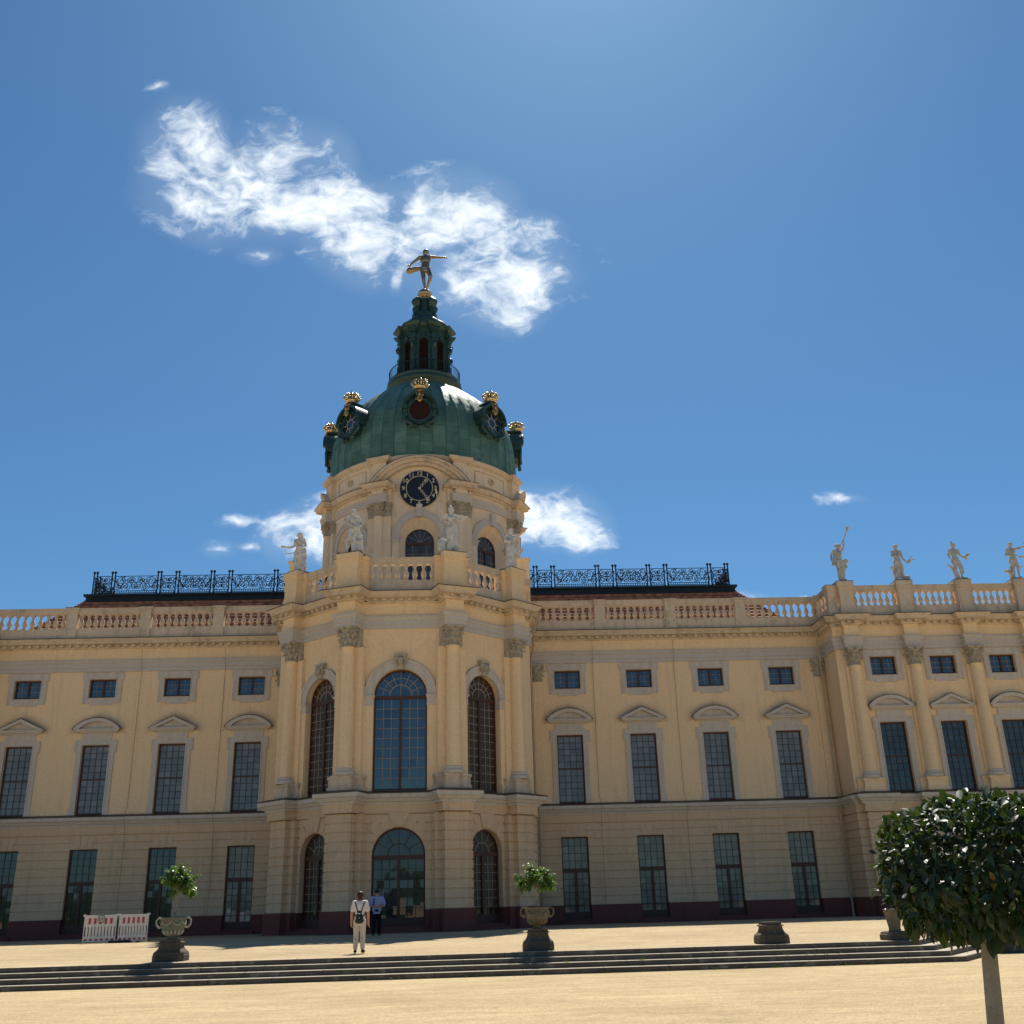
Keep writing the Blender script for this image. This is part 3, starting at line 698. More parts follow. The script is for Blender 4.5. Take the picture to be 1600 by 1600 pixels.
def surround_tall():
    mb = MB(); o, i = 1.05, HW
    for s in (-1, 1):
        mb.fbox(LF, min(s * o, s * i), max(s * o, s * i), 0, 0.07, 7.40, 11.12)
        mb.fbox(LF, min(s * o, s * (o + 0.11)), max(s * o, s * (o + 0.11)), 0, 0.068, 10.45, 11.115)
        mb.fbox(LF, min(s * i, s * (i + 0.06)), max(s * i, s * (i + 0.06)), 0.07, 0.10, 7.40, 10.90)
        mb.fbox(LF, min(s * i, s * (o + 0.06)), max(s * i, s * (o + 0.06)), 0, 0.10, 7.03, 7.40)
    mb.fbox(LF, -i, i, 0, 0.07, 10.85, 11.12); mb.fbox(LF, -i, i, 0.07, 0.10, 10.85, 10.90)
    mb.prism([(-0.80, 11.12), (0.80, 11.12), (0.86, 11.30), (0.80, 11.50), (-0.80, 11.50), (-0.86, 11.30)], LF, 0, 0.055)
    return mb.mesh('surround', M['trim'])
def sgm(h, z, rise, n=14):
    r = (h * h + rise * rise) / (2 * rise); a = math.asin(h / r)
    return [(r * sin(-a + 2 * a * k / n), z + rise - r + r * cos(-a + 2 * a * k / n)) for k in range(n + 1)]
def pediment(kind):
    mb = MB(); w = 1.27
    mb.fbox(LF, -1.12, 1.12, 0, 0.12, 11.50, 11.57); mb.fbox(LF, -1.2, 1.2, 0, 0.26, 11.57, 11.66); mb.fbox(LF, -w, w, 0, 0.33, 11.66, 11.73)
    if kind == 'tri':
        out = [(-w - 0.05, 11.73), (0, 12.36), (w + 0.05, 11.73)]; inn = [(-w + 0.32, 11.735), (0, 12.17), (w - 0.32, 11.735)]
    else:
        out = sgm(w + 0.05, 11.73, 0.60)
        inn = sgm(w - 0.28, 11.735, 0.40)
    mb.band(inn, out, LF, 0, 0.34)
    mb.prism(inn[::-1], LF, 0, 0.09)
    # dark sheet-metal capping
    if kind == 'tri': o2 = [(-w - 0.09, 11.715), (0, 12.40), (w + 0.09, 11.715)]
    else: o2 = sgm(w + 0.09, 11.715, 0.65)
    mb.band([(a, z + 0.004) for a, z in out], o2, LF, 0, 0.365, mi=1)
    return mb.mesh('pediment', [M['trim'], M['flash']])
surS, surT, pedT, pedA = surround_small(), surround_tall(), pediment('tri'), pediment('seg')
def lintel_stones(mb, F, s):
    for x0, x1, y0, y1 in ((-0.13, 0.13, -0.21, 0.21), (-0.42, -0.15, -0.60, -0.24), (0.15, 0.42, 0.24, 0.60)):
        mb.prism([(s + x0, 5.26), (s + x1, 5.26), (s + y1, 5.90), (s + y0, 5.90)], F, -0.05, 0.02)

# ---------------------------------------------------------------- columns and capitals
def capital_mb(h=0.98, r=0.31):
    mb = MB()
    mb.lathe([(r + 0.05, 0.0), (r + 0.06, 0.04), (r, 0.07), (r, 0.3), (r + 0.02, 0.55), (r + 0.10, 0.80), (r + 0.14, 0.86)], n=20)
    rnd = random.Random(3)
    for row, (z0, hh, out, n, ph) in enumerate(((0.06, 0.34, 0.17, 8, 0), (0.22, 0.44, 0.24, 8, pi / 8))):
        for k in range(n):
            a = 2 * pi * k / n + ph; w = 0.15
            rings = []
            for i in range(6):
                t = i / 5; rr = r + 0.02 + out * max(0, t - 0.35) ** 1.3 * 1.9; z = z0 + hh * (sin(min(t, 0.86) * pi / 1.72)) - (0.10 * max(0, t - 0.8) * 5 * 0.8)
                ww = w * (0.75 + 0.5 * sin(pi * t)) * (1.0 if t < 0.99 else 0.5)
                T = Vector((cos(a), sin(a))); N = Vector((sin(a), -cos(a)))
                pts = []
                for q, dq in ((-1, 0), (-0.5, 0.035), (0, 0.05), (0.5, 0.035), (1, 0)):
                    p = N * (rr + dq) + T * (ww * q / 2 * 1.0); pts.append((p.x, p.y, z + 0.01 * abs(q)))
                for q, dq in ((1, -0.05), (-1, -0.05)):
                    p = N * (rr + dq) + T * (ww * q / 2); pts.append((p.x, p.y, z - 0.02))
                rings.append(pts)
            mb.loft(rings, cap=True)
    for k in range(4):                              # corner volutes
        a = pi / 4 + k * pi / 2; N = Vector((sin(a), -cos(a), 0)); pts = []; rs = []
        for i in range(16):
            t = i / 15; ang = 2.6 * 2 * pi * 0.62 * t; rad = 0.105 * (1 - 0.7 * t)
            c = N * (r + 0.22) + Vector((0, 0, 0.74))
            p = c + N * (rad * sin(ang) - 0.02) + Vector((0, 0, rad * cos(ang)))
            pts.append(p); rs.append(0.035)
        mb.tube([N * (r + 0.03) + Vector((0, 0, 0.48))] + pts, [0.03] + rs, n=6)
    for k in range(4):                              # rosettes and abacus
        a = k * pi / 2; N = Vector((sin(a), -cos(a), 0)); mb.ball(N * (r + 0.17) + Vector((0, 0, 0.87)), 0.075, 8, 6)
    ab = []
    for z, g in ((0.86, 0.0), (0.90, 0.03), (0.95, 0.03), (0.98, 0.06)):
        ring = []
        for k in range(4):
            a = -pi / 4 + k * pi / 2
            for q in range(6):
                t = q / 6; b = a + t * pi / 2
                rr = (r + 0.31 + g) * (1 - 0.30 * sin(pi * t) ** 0.8) if q else r + 0.31 + g
                ring.append((rr * sin(b), -rr * cos(b), z * h / 0.98))
        ab.append(ring)
    mb.loft(ab, cap=True)
    return mb
CAP = capital_mb().mesh('capital', M['capital'])
def column_mb(z0=7.75, z1=14.05, r0=0.37, r1=0.315):
    mb = MB()
    H = z1 - z0
    base = [(r0 * 1.36, 0.0), (r0 * 1.36, 0.07), (r0 * 1.42, 0.10), (r0 * 1.42, 0.15), (r0 * 1.30, 0.19), (r0 * 1.16, 0.21), (r0 * 1.13, 0.25), (r0 * 1.22, 0.28), (r0 * 1.22, 0.32), (r0 * 1.06, 0.35)]
    mb.lathe(base, n=28, mi=1)
    sh = [(r0 * 1.03, 0.35)]
    for i in range(13):
        t = i / 12; sh.append(((r0 + (r1 - r0) * max(0, (t - 0.25) / 0.75) ** 1.4), 0.42 + (H - 0.5) * t))
    sh += [(r1 + 0.035, H - 0.06), (r1 + 0.035, H - 0.01), (r1, H)]
    mb.lathe(sh, n=28)
    return mb
COLM = column_mb().mesh('column', [M['ochre'], M['trim']])
def place_column(F, s, d, z=7.75, cap_z=14.05, me=None, scale=None):
    c = inst('column', me or COLM, palace, ploc(F, s, d, z), F.a, scale)
    inst('capital', CAP, c, (0, 0, (cap_z - z) / (scale[2] if scale else 1)), 0)
    return c

# ---------------------------------------------------------------- balusters
bal = MB()
bal.box(-0.115, 0.115, -0.115, 0.115, 0, 0.09); bal.box(-0.115, 0.115, -0.115, 0.115, 0.80, 0.87)
bal.lathe([(0.10, 0.09), (0.105, 0.11), (0.07, 0.135), (0.085, 0.17), (0.125, 0.23), (0.148, 0.31), (0.145, 0.38), (0.11, 0.48), (0.075, 0.58), (0.062, 0.66), (0.085, 0.70), (0.085, 0.73), (0.065, 0.75), (0.10, 0.78), (0.10, 0.80)], n=14)
BALM = bal.mesh('baluster', M['cornice'])
ZB0 = 17.55
def balustrade(F, s0, s1, n, dc=0.0, plinth=True, zshift=0.0):
    mb = MB(); z = zshift
    if plinth:
        mb.fbox(F, s0, s1, dc - 0.20, dc + 0.20, 16.97 + z, 17.40 + z); mb.fbox(F, s0, s1, dc - 0.17, dc + 0.17, 17.40 + z, 17.55 + z)
    mb.fbox(F, s0, s1, dc - 0.14, dc + 0.14, 18.42 + z, 18.52 + z); mb.fbox(F, s0, s1, dc - 0.18, dc + 0.18, 18.52 + z, 18.72 + z); mb.fbox(F, s0, s1, dc - 0.21, dc + 0.21, 18.72 + z, 18.79 + z)
    p = pb(mb, 'balustrade', M['cornice'])
    for k in range(n):
        s = s0 + (s1 - s0) * (k + 0.5) / n
        inst('baluster', BALM, p, ploc(F, s, dc, ZB0 + z), F.a)
    return p
def bal_pier(F, s, hw=0.36, dc=0.0, dep=0.30, z1=18.86, m=None):
    mb = MB()
    mb.fbox(F, s - hw - 0.05, s + hw + 0.05, dc - dep - 0.03, dc + dep + 0.05, 16.975, 17.42)
    mb.fbox(F, s - hw - 0.02, s + hw + 0.02, dc - dep, dc + dep + 0.02, 17.42, 17.56)
    mb.fbox(F, s - hw, s + hw, dc - dep, dc + dep, 17.56, 18.50)
    mb.fbox(F, s - hw - 0.04, s + hw + 0.04, dc - dep - 0.03, dc + dep + 0.04, 18.50, 18.66)
    mb.fbox(F, s - hw - 0.09, s + hw + 0.09, dc - dep - 0.08, dc + dep + 0.09, 18.66, z1)
    mb.fbox(F, s - hw - 0.10, s + hw + 0.10, dc - dep - 0.09, dc + dep + 0.10, z1, z1 + 0.03, mi=1)
    return pb(mb, 'balustrade_pier', [m or M['ochre'], M['flash']])

# ================================================================== wings
FW = FR((0, 60), 0)
WX = [9.18 + 4.25 * k for k in range(4)]
U0, U1 = 6.70, 24.55
for side in (-1, 1):
    us = [side * w for w in WX]
    a, b = (U0, U1) if side > 0 else (-U1, -U0)
    m = MB()
    wall(m, FW, a, b, 7.0, 16.4, [dict(s=u, hw=HW, zb=7.04, zt=10.85) for u in us] + [dict(s=u, hw=HW, zb=13.52, zt=14.60) for u in us], rev=0.3)
    for p, q in zip(sorted([a] + [u + HW + 0.36 for u in us]), sorted([u - HW - 0.36 for u in us] + [b])):
        m.fbox(FW, p, q, 0, 0.075, 7.03, 7.39)
    for e in (side * 7.42, side * 24.15):           # end pilaster strips
        m.fbox(FW, e - 0.28, e + 0.28, 0, 0.16, 7.40, 13.95); m.fbox(FW, e - 0.34, e + 0.34, 0, 0.22, 7.031, 7.62)
    pb(m, 'upper_wall', M['ochre_wing'])
    for e in (side * 7.42, side * 24.15):
        inst('capital', CAP, palace, ploc(FW, e, 0.02, 13.95), 0, (0.82, 0.62, 1.05))
    m = MB(); F2 = FR((0, 59.92), 0)
    wall(m, F2, a, b, Z_PL, Z_B2, [dict(s=u, hw=HW, zb=Z_PL, zt=5.235) for u in us], prof=GPROF, rev=0.36)
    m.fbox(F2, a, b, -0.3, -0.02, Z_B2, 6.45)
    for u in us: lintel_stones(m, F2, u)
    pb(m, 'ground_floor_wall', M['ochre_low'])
    m = MB()
    edges = sorted([a, b] + [u - HW for u in us] + [u + HW for u in us])
    for p, q in zip(edges[::2], edges[1::2]):
        m.prism([(p, 0.3), (q, 0.3), (q, Z_PL), (p, Z_PL)], F2, -0.36, 0.11)
    for u in us:
        m.fbox(F2, u - HW - 0.02, u + HW + 0.02, -0.4, 0.05, 0.3, 0.97); m.fbox(F2, u - HW - 0.2, u + HW + 0.2, -0.1, 0.32, 0.3, 0.86)
    pb(m, 'plinth', M['plinth'])
    # string course, architrave, frieze, cornice
    path = [(a, 60), (b, 60)]
    m = MB(); m.sweep([(a, 59.92), (b, 59.92)], P_BAND2); pb(m, 'string_band', M['ochre_low'])
    m = MB(); m.sweep([(a, 59.93), (b, 59.93)], P_BELT); m.sweep([(a, 59.93), (b, 59.93)], P_BELT_FLASH, mi=1); pb(m, 'string_course', [M['trim'], M['flash']])
    m = MB(); m.sweep(path, P_ARCH); pb(m, 'architrave', M['trim_blue'])
    m = MB(); m.sweep(path, P_FRZ); pb(m, 'frieze', M['ochre'])
    m = MB(); m.sweep(path, P_CORN); m.sweep(path, P_CFLASH, mi=1); dentils(m, path, 0.16); pb(m, 'cornice', [M['cornice'], M['flash']])
    # balustrade
    FB = FR((0, 59.85), 0)
    piers = [side * (7.055 + 4.25 * k) for k in range(1, 5)]
    for k, p in enumerate(piers[:-1]): bal_pier(FB, p, hw=0.31, dep=0.24, z1=18.80, m=M['cornice'])
    bounds = [side * 7.0] + piers
    for k in range(4):
        p, q = sorted((bounds[k], bounds[k + 1]))
        lo = p + (0.32 if not (k == 0 and side > 0) else 0.0); hi = q - (0.32 if not (k == 0 and side < 0) else 0.0)
        if k == 3:
            if side > 0: hi = 24.55
            else: lo = -24.55
        balustrade(FB, lo, hi, 9 if k < 3 else 10)
    # windows
    for k, u in enumerate(us):
        seg = (k % 2 == 0)
        place_window(FW, u, tallF, tallP, [('surround', surT), ('pediment', pedA if seg else pedT)])
        place_window(FW, u, smallF, smallP, [('surround', surS)])
        lw = place_window(F2, u, lowF, lowP if side > 0 or k == 0 else lowP2)
        if side < 0 and k == 0:
            for x0, x1, z0, z1 in ((-0.66, -0.36, 1.40, 1.72), (-0.62, -0.40, 1.78, 2.05), (0.14, 0.38, 1.42, 1.80), (0.42, 0.66, 1.40, 1.66)):
                pn = MB(); pn.fbox(LF, x0, x1, -0.252, -0.249, z0, z1); pn.build('paper_notice', M['white_sheet'], lw)
    # roof of the wing: stepped tile courses, dark ledge, iron railing
    m = MB(); n = 13
    y0, z0, y1, z1 = 60.7, 16.9, 64.3, 20.55
    ue, ur = 23.9, 20.75
    for i in range(n):
        ta, tb = i / n, (i + 1) / n
        ya, za, yb, zb = y0 + (y1 - y0) * ta, z0 + (z1 - z0) * ta, y0 + (y1 - y0) * tb, z0 + (z1 - z0) * tb
        xa, xb = ue + (ur - ue) * ta, ue + (ur - ue) * tb
        x0 = 6.0
        for sgn in (1,):
            p = [(side * x0, ya, za + 0.15), (side * xa, ya, za + 0.15), (side * xb, yb + 0.02, zb), (side * x0, yb + 0.02, zb)]
            m.add(p, [(0, 1, 2, 3)]); m.add([(side * x0, ya, za - 0.04), (side * xa, ya, za - 0.04), p[1], p[0]], [(0, 1, 2, 3)])
        m.add([(side * xa, ya, za + 0.05), (side * xa, 75 - (ya - 60), za + 0.05), (side * xb, 75 - (yb - 60), zb), (side * xb, yb, zb)], [(0, 1, 2, 3)])
    m.add([(side * 6, y0, z0), (side * ue, y0, z0), (side * ue, 74.3, z0), (side * 6, 74.3, z0)], [(0, 1, 2, 3)])
    m.add([(side * 6, 74.3, z0), (side * ue, 74.3, z0), (side * ur, 70.7, z1), (side * 6, 70.7, z1)], [(0, 1, 2, 3)])
    rt = random.Random(5)                            # the tiles' rounded ends along the hip
    for i in range(n * 2):
        t = i / (n * 2); m.ball((side * (ue + (ur - ue) * t), y0 + (y1 - y0) * t, z0 + (z1 - z0) * t + 0.06), 0.13, 7, 5, sc=(1, 1, 0.8))
    roof = pb(m, 'roof', M['tiles'])
    m = MB()
    a, b = (6.0, 20.9) if side > 0 else (-20.9, -6.0)
    m.box(a, b, 64.15, 70.9, 20.5, 20.62); m.box(a, b, 64.28, 70.8, 20.62, 20.85)
    m.box(a - (0.1 if side < 0 else 0), b + (0.1 if side > 0 else 0), 64.05, 71.0, 20.85, 20.98)
    m.box(a, b, 64.3, 70.7, 20.98, 21.04)
    pb(m, 'roof_ledge', M['iron'], roof)
    # body behind the facade
    m = MB(); a, b = (6.0, 24.5) if side > 0 else (-24.5, -6.0)
    m.box(a, b, 60.42, 74.9, 0.3, 16.85); pb(m, 'rear_wall', M['ochre'])

# ---------------------------------------------------------------- wrought-iron roof railing
def spiral(cx, cz, r0, r1, turns, a0, n=16, d=0.0):
    return [(cx + (r0 + (r1 - r0) * i / n) * cos(a0 + turns * 2 * pi * i / n), d, cz + (r0 + (r1 - r0) * i / n) * sin(a0 + turns * 2 * pi * i / n)) for i in range(n + 1)]
def rail_panel(w, dense):
    mb = MB(); H = 1.22; t = 0.024
    for z in (0.10, 0.24, H): mb.box(-w / 2, w / 2, -0.022, 0.022, z - 0.018, z + 0.018)
    k = int(w / 0.14)
    for i in range(k): x = -w / 2 + w * (i + 0.5) / k; mb.box(x - 0.02, x + 0.02, -0.012, 0.012, 0.10, 0.24)
    zc = (0.24 + H) / 2; hh = (H - 0.24) / 2
    def sp(*a, r=t): mb.tube(spiral(*a), r, n=4, cap=False)
    for s in (-1, 1):
        if dense:
            for q in (-1, 1):
                sp(s * w * 0.25, zc + q * hh * 0.48, 0.03, hh * 0.46, 1.5 * s * q, pi / 2 * q + (0 if s > 0 else pi))
                sp(s * w * 0.08, zc + q * hh * 0.42, 0.02, hh * 0.30, 1.2 * -s * q, pi / 2 * q)
            sp(s * w * 0.40, zc, 0.02, w * 0.10, 1.3 * s, 0)
            mb.tube([(s * w / 2, 0, H - 0.05), (s * w * 0.3, 0, zc + 0.05), (0, 0, zc)], t, 4, False)
            mb.tube([(s * w / 2, 0, 0.29), (s * w * 0.3, 0, zc - 0.05), (0, 0, zc)], t, 4, False)
        else:
            for i in range(5):
                c = 0.055 + 0.098 * i; q = 1 if i % 2 else -1
                sp(s * w * c, zc + q * hh * 0.36, 0.03, hh * 0.56, 1.6 * s * q, pi / 2 * q + i)
                sp(s * w * (c + 0.04), zc - q * hh * 0.55, 0.02, hh * 0.36, -1.3 * s * q, -pi / 2 * q + i * 0.7)
            pts = [(s * w / 2 * q, 0, zc + hh * 0.55 * sin(q * 2.4 * pi)) for q in [i / 16 for i in range(17)]]
            mb.tube(pts, t, 4, False)
            pts = [(s * w / 2 * q, 0, zc - hh * 0.55 * sin(q * 3.1 * pi + 0.7)) for q in [i / 16 for i in range(17)]]
            mb.tube(pts, t, 4, False)
    if dense: mb.ball((0, 0, zc), 0.07, 8, 6)
    return mb.mesh('railing_panel', M['iron'])
def rail_post():
    mb = MB(); mb.box(-0.036, 0.036, -0.036, 0.036, 0, 1.30)
    mb.lathe([(0.02, 1.30), (0.055, 1.33), (0.03, 1.37), (0.085, 1.43), (0.095, 1.48), (0.06, 1.54), (0.01, 1.57)], n=8)
    mb.box(-0.07, 0.07, -0.07, 0.07, 0, 0.06)
    return mb.mesh('railing_post', M['iron'])
PN, PW, PWs, RP = rail_panel(0.95, True), rail_panel(2.72, False), rail_panel(2.05, False), rail_post()
for side in (-1, 1):
    t = bpy.data.objects.new('roof_railing', None); link(t, palace); t.location = (side * 20.6, 64.45 - 60, 21.04 - PB)
    x = 0.0
    for k, (w, me) in enumerate(((0.95, PN), (2.72, PW), (0.95, PN), (2.05, PWs), (0.95, PN), (2.72, PW), (0.95, PN), (2.05, PWs))):
        for q in ((0.0, 0.26) if k == 0 or True else (0.0,)):
            inst('railing_post', RP, t, (-side * (x + q * 0.75), 0, 0))
        x0 = x + 0.195
        inst('railing_panel', me, t, (-side * (x0 + w / 2), 0, 0)); x = x0 + w
    y = 0.2
    for k, (w, me) in enumerate(((0.95, PN), (2.05, PWs), (2.05, PWs))):
        inst('railing_panel', me, t, (0, y + w / 2, 0), pi / 2); y += w; inst('railing_post', RP, t, (0, y + 0.06, 0)); y += 0.2
# ================================================================== rotunda
HC, HS = 1.32, 1.12                                # half widths of the middle and side openings
ZS_U, ZS_L = 11.66, 4.10                           # springing of upper and lower arches
mU, mG, mP = MB(), MB(), MB()
bays = [(FC, HC, 2.3, 0.0)] + [(FS(s), HS, SB_HALF, 0.0) for s in (-1, 1)]
for F, hw, half, _ in bays:
    zs_u = ZS_U if hw == HC else ZS_U + 0.10
    zs_l = ZS_L if hw == HC else ZS_L + 0.12
    wall(mU, F, -half, half, 7.0, 16.4, [dict(s=0, hw=hw, zb=7.05, zt=zs_u, arch=True)], rev=0.42, seg=16)
    Fg = FR(F.xy(0, 0.10), F.a)
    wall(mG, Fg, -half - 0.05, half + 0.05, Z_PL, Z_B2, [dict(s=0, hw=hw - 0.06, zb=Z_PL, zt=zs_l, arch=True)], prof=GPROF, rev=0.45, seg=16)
    # pilaster jambs and archivolt round the upper window
    m = MB()
    for s in (-1, 1):
        mU.fbox(F, min(s * (hw + 0.02), s * (hw + 0.46)), max(s * (hw + 0.02), s * (hw + 0.46)), 0, 0.08, 7.40, zs_u - 0.52)
        mU.fbox(F, min(s * (hw + 0.02), s * (hw + 0.52)), max(s * (hw + 0.02), s * (hw + 0.52)), 0, 0.13, 7.03, 7.40)
        for (z0, z1, g, d) in ((-0.52, -0.44, 0.02, 0.11), (-0.44, -0.12, 0.0, 0.09), (-0.12, -0.05, 0.05, 0.15), (-0.05, 0.0, 0.09, 0.20)):
            a, b = s * (hw - 0.01 - g * 0.5), s * (hw + 0.47 + g)
            m.fbox(F, min(a, b), max(a, b), -0.2, d, zs_u + z0, zs_u + z1)
    m.band(arcpts(hw, zs_u, 24), arcpts(hw + 0.44, zs_u, 24), F, -0.01, 0.10)
    m.band(arcpts(hw + 0.36, zs_u, 24), arcpts(hw + 0.47, zs_u, 24), F, 0.10, 0.15)
    m.band(arcpts(hw + 0.0, zs_u, 24), arcpts(hw + 0.06, zs_u, 24), F, 0.10, 0.125)
    pb(m, 'archivolt', M['trim'])
    m = MB(); zt = zs_u + hw
    m.prism([(-0.14, zt - 0.06), (0.14, zt - 0.06), (0.25, zt + 0.62), (-0.25, zt + 0.62)], F, -0.05, 0.22)
    m.prism([(-0.30, zt + 0.60), (0.30, zt + 0.60), (0.33, zt + 0.72), (-0.33, zt + 0.72)], F, -0.02, 0.28)
    c = Vector(F.pt(0, 0.27, zt + 0.36))
    Rz = Matrix.Rotation(F.a, 3, 'Z')
    m.ball(c, 0.18, 10, 8, sc=(0.85, 0.7, 1.25), rot=Rz); m.ball(Vector(F.pt(0, 0.38, zt + 0.34)), 0.05, 6, 5)
    for sx in (-1, 1):
        m.ball(Vector(F.pt(sx * 0.07, 0.36, zt + 0.42)), 0.035, 6, 5); m.ball(Vector(F.pt(sx * 0.17, 0.24, zt + 0.5)), 0.10, 8, 6)
        m.tube([F.pt(sx * 0.20, 0.22, zt + 0.60), F.pt(sx * 0.27, 0.22, zt + 0.36), F.pt(sx * 0.21, 0.22, zt + 0.15), F.pt(sx * 0.13, 0.24, zt + 0.10)], [0.06, 0.055, 0.05, 0.03], 6)
    pb(m, 'keystone_mask', M['capital'])
    # wedge stones round the lower arch
    for k in (-2, -1, 0, 1, 2):
        if k == 0:
            mG.prism([(-0.30, zs_l + hw - 0.02), (0.30, zs_l + hw - 0.02), (0.46, 6.0), (-0.46, 6.0)], Fg, -0.05, 0.09)
        else:
            t0, t1 = pi / 2 + k * 0.36 - 0.155, pi / 2 + k * 0.36 + 0.155; r0, r1 = hw + 0.0, hw + 0.62
            mG.prism([(r1 * -cos(t0), zs_l + r1 * sin(t0)), (r0 * -cos(t0), zs_l + r0 * sin(t0)), (r0 * -cos(t1), zs_l + r0 * sin(t1)), (r1 * -cos(t1), zs_l + r1 * sin(t1))], Fg, -0.05, 0.02)
    for s in (-1, 1):
        a, b = sorted((s * (hw - 0.06), s * half)); mP.prism([(a, 0.3), (b, 0.3), (b, Z_PL), (a, Z_PL)], Fg, -0.45, 0.08)
    mP.fbox(Fg, -hw, hw, -0.5, 0.10, 0.3, 0.98); mP.fbox(Fg, -hw - 0.35, hw + 0.35, -0.2, 0.42, 0.3, 0.86)
for s in (-1, 1):
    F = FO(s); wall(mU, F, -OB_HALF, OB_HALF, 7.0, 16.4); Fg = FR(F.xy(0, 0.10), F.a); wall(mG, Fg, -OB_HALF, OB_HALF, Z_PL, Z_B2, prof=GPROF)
    mP.fbox(Fg, -OB_HALF, OB_HALF, -0.4, 0.08, 0.3, Z_PL)
    F = FR((s * ENDp[0], (ENDp[1] + 60.4) / 2), s * pi / 2); wall(mU, F, -2.28, 2.28, 7.0, 16.4)
    F = FR((s * (ENDp[0] + 0.08), (ENDp[1] + 60.4) / 2), s * pi / 2); wall(mG, F, -2.33, 2.33, Z_PL, Z_B2, prof=GPROF); mP.fbox(F, -2.33, 2.33, -0.4, 0.07, 0.3, Z_PL)
for s in (-1, 1):
    I, O = pier_frames(s)
    for F, hw, pr in ((I, 0.62, 0.78), (O, 0.60, 0.66)):
        pierL = MB(); pedm = MB(); entm = MB()
        c = [F.xy(-hw - 0.34, -0.3), F.xy(-hw - 0.34, 0.34), F.xy(hw + 0.34, 0.34), F.xy(hw + 0.34, -0.3)]
        pierL.sweep(c, rust_prof(0), caps=False)
        c2 = [F.xy(-hw, -0.3), F.xy(-hw, pr), F.xy(hw, pr), F.xy(hw, -0.3)]
        pierL.sweep(c2, rust_prof(0), caps=False)
        for cc in (c, c2):
            mP.sweep(cc, [(0.10, 0.3), (0.10, Z_PL - 0.05), (0.04, Z_PL + 0.02), (0.0, Z_PL + 0.02)], caps=False)
        # pedestal under the column, pilaster strip behind it
        for w, p, z0, z1 in ((hw - 0.02, pr - 0.06, 7.03, 7.25), (hw - 0.08, pr - 0.10, 7.25, 7.62), (hw - 0.03, pr - 0.06, 7.62, 7.75)):
            pedm.fbox(F, -w, w, -0.3, p, z0, z1)
            pedm.fbox(F, -w - 0.34, w + 0.34, -0.3, p - 0.38, z0 + 0.001, z1 - 0.001)
        mU.fbox(F, -0.74, 0.74, -0.3, 0.16, 7.75, 14.05)
        entm.fbox(F, -0.56, 0.56, -0.3, 0.22, 14.05, 15.03)
        pb(pierL, 'rusticated_pier', M['ochre_low']); pb(pedm, 'column_pedestal', M['cornice']); pb(entm, 'pilaster_capital', M['capital'])
pb(mU, 'rotunda_upper_wall', M['ochre']); pb(mG, 'rotunda_ground_floor', M['ochre_low']); pb(mP, 'rotunda_plinth', M['plinth'])
for s in (-1, 1):
    I, O = pier_frames(s)
    place_column(I, 0, 0.34); place_column(O, 0, 0.30)
# entablatures that break forward over the columns
pth_a, pth_f = full_path(0.50, 0.72, 0.48, 0.66), full_path(0.44, 0.66, 0.42, 0.60)
pth_b = full_path(0.72, 0.80, 0.70, 0.70)
m = MB(); m.sweep(full_path(0.64, 0.80, 0.62, 0.68), [(o + 0.10, z) for o, z in P_BAND2]); pb(m, 'rotunda_string_band', M['ochre_low'])
m = MB(); m.sweep(pth_b, [(o + 0.06, z) for o, z in P_BELT]); m.sweep(pth_b, [(o + 0.06, z) for o, z in P_BELT_FLASH], mi=1); pb(m, 'rotunda_string_course', [M['trim'], M['flash']])
m = MB(); m.sweep(pth_a, P_ARCH); pb(m, 'rotunda_architrave', M['trim_blue'])
m = MB(); m.sweep(pth_f, P_FRZ); pb(m, 'rotunda_frieze', M['ochre'])
m = MB(); m.sweep(pth_a, P_CORN); m.sweep(pth_a, P_CFLASH, mi=1); dentils(m, pth_a, 0.16, step=0.42); pb(m, 'rotunda_cornice', [M['cornice'], M['flash']])
m = MB(); cap = [(-7.0, 74)] + [(x, y) for x, y in full_path(0.5, 0.6, 0.5, 0.6)] + [(7.0, 74)]
m.add([(x, y, 16.93) for x, y in cap], [tuple(range(len(cap)))]); m.box(-7.0, 7.0, 60.8, 74.8, 0.3, 16.9); pb(m, 'terrace_roof', M['cornice'])
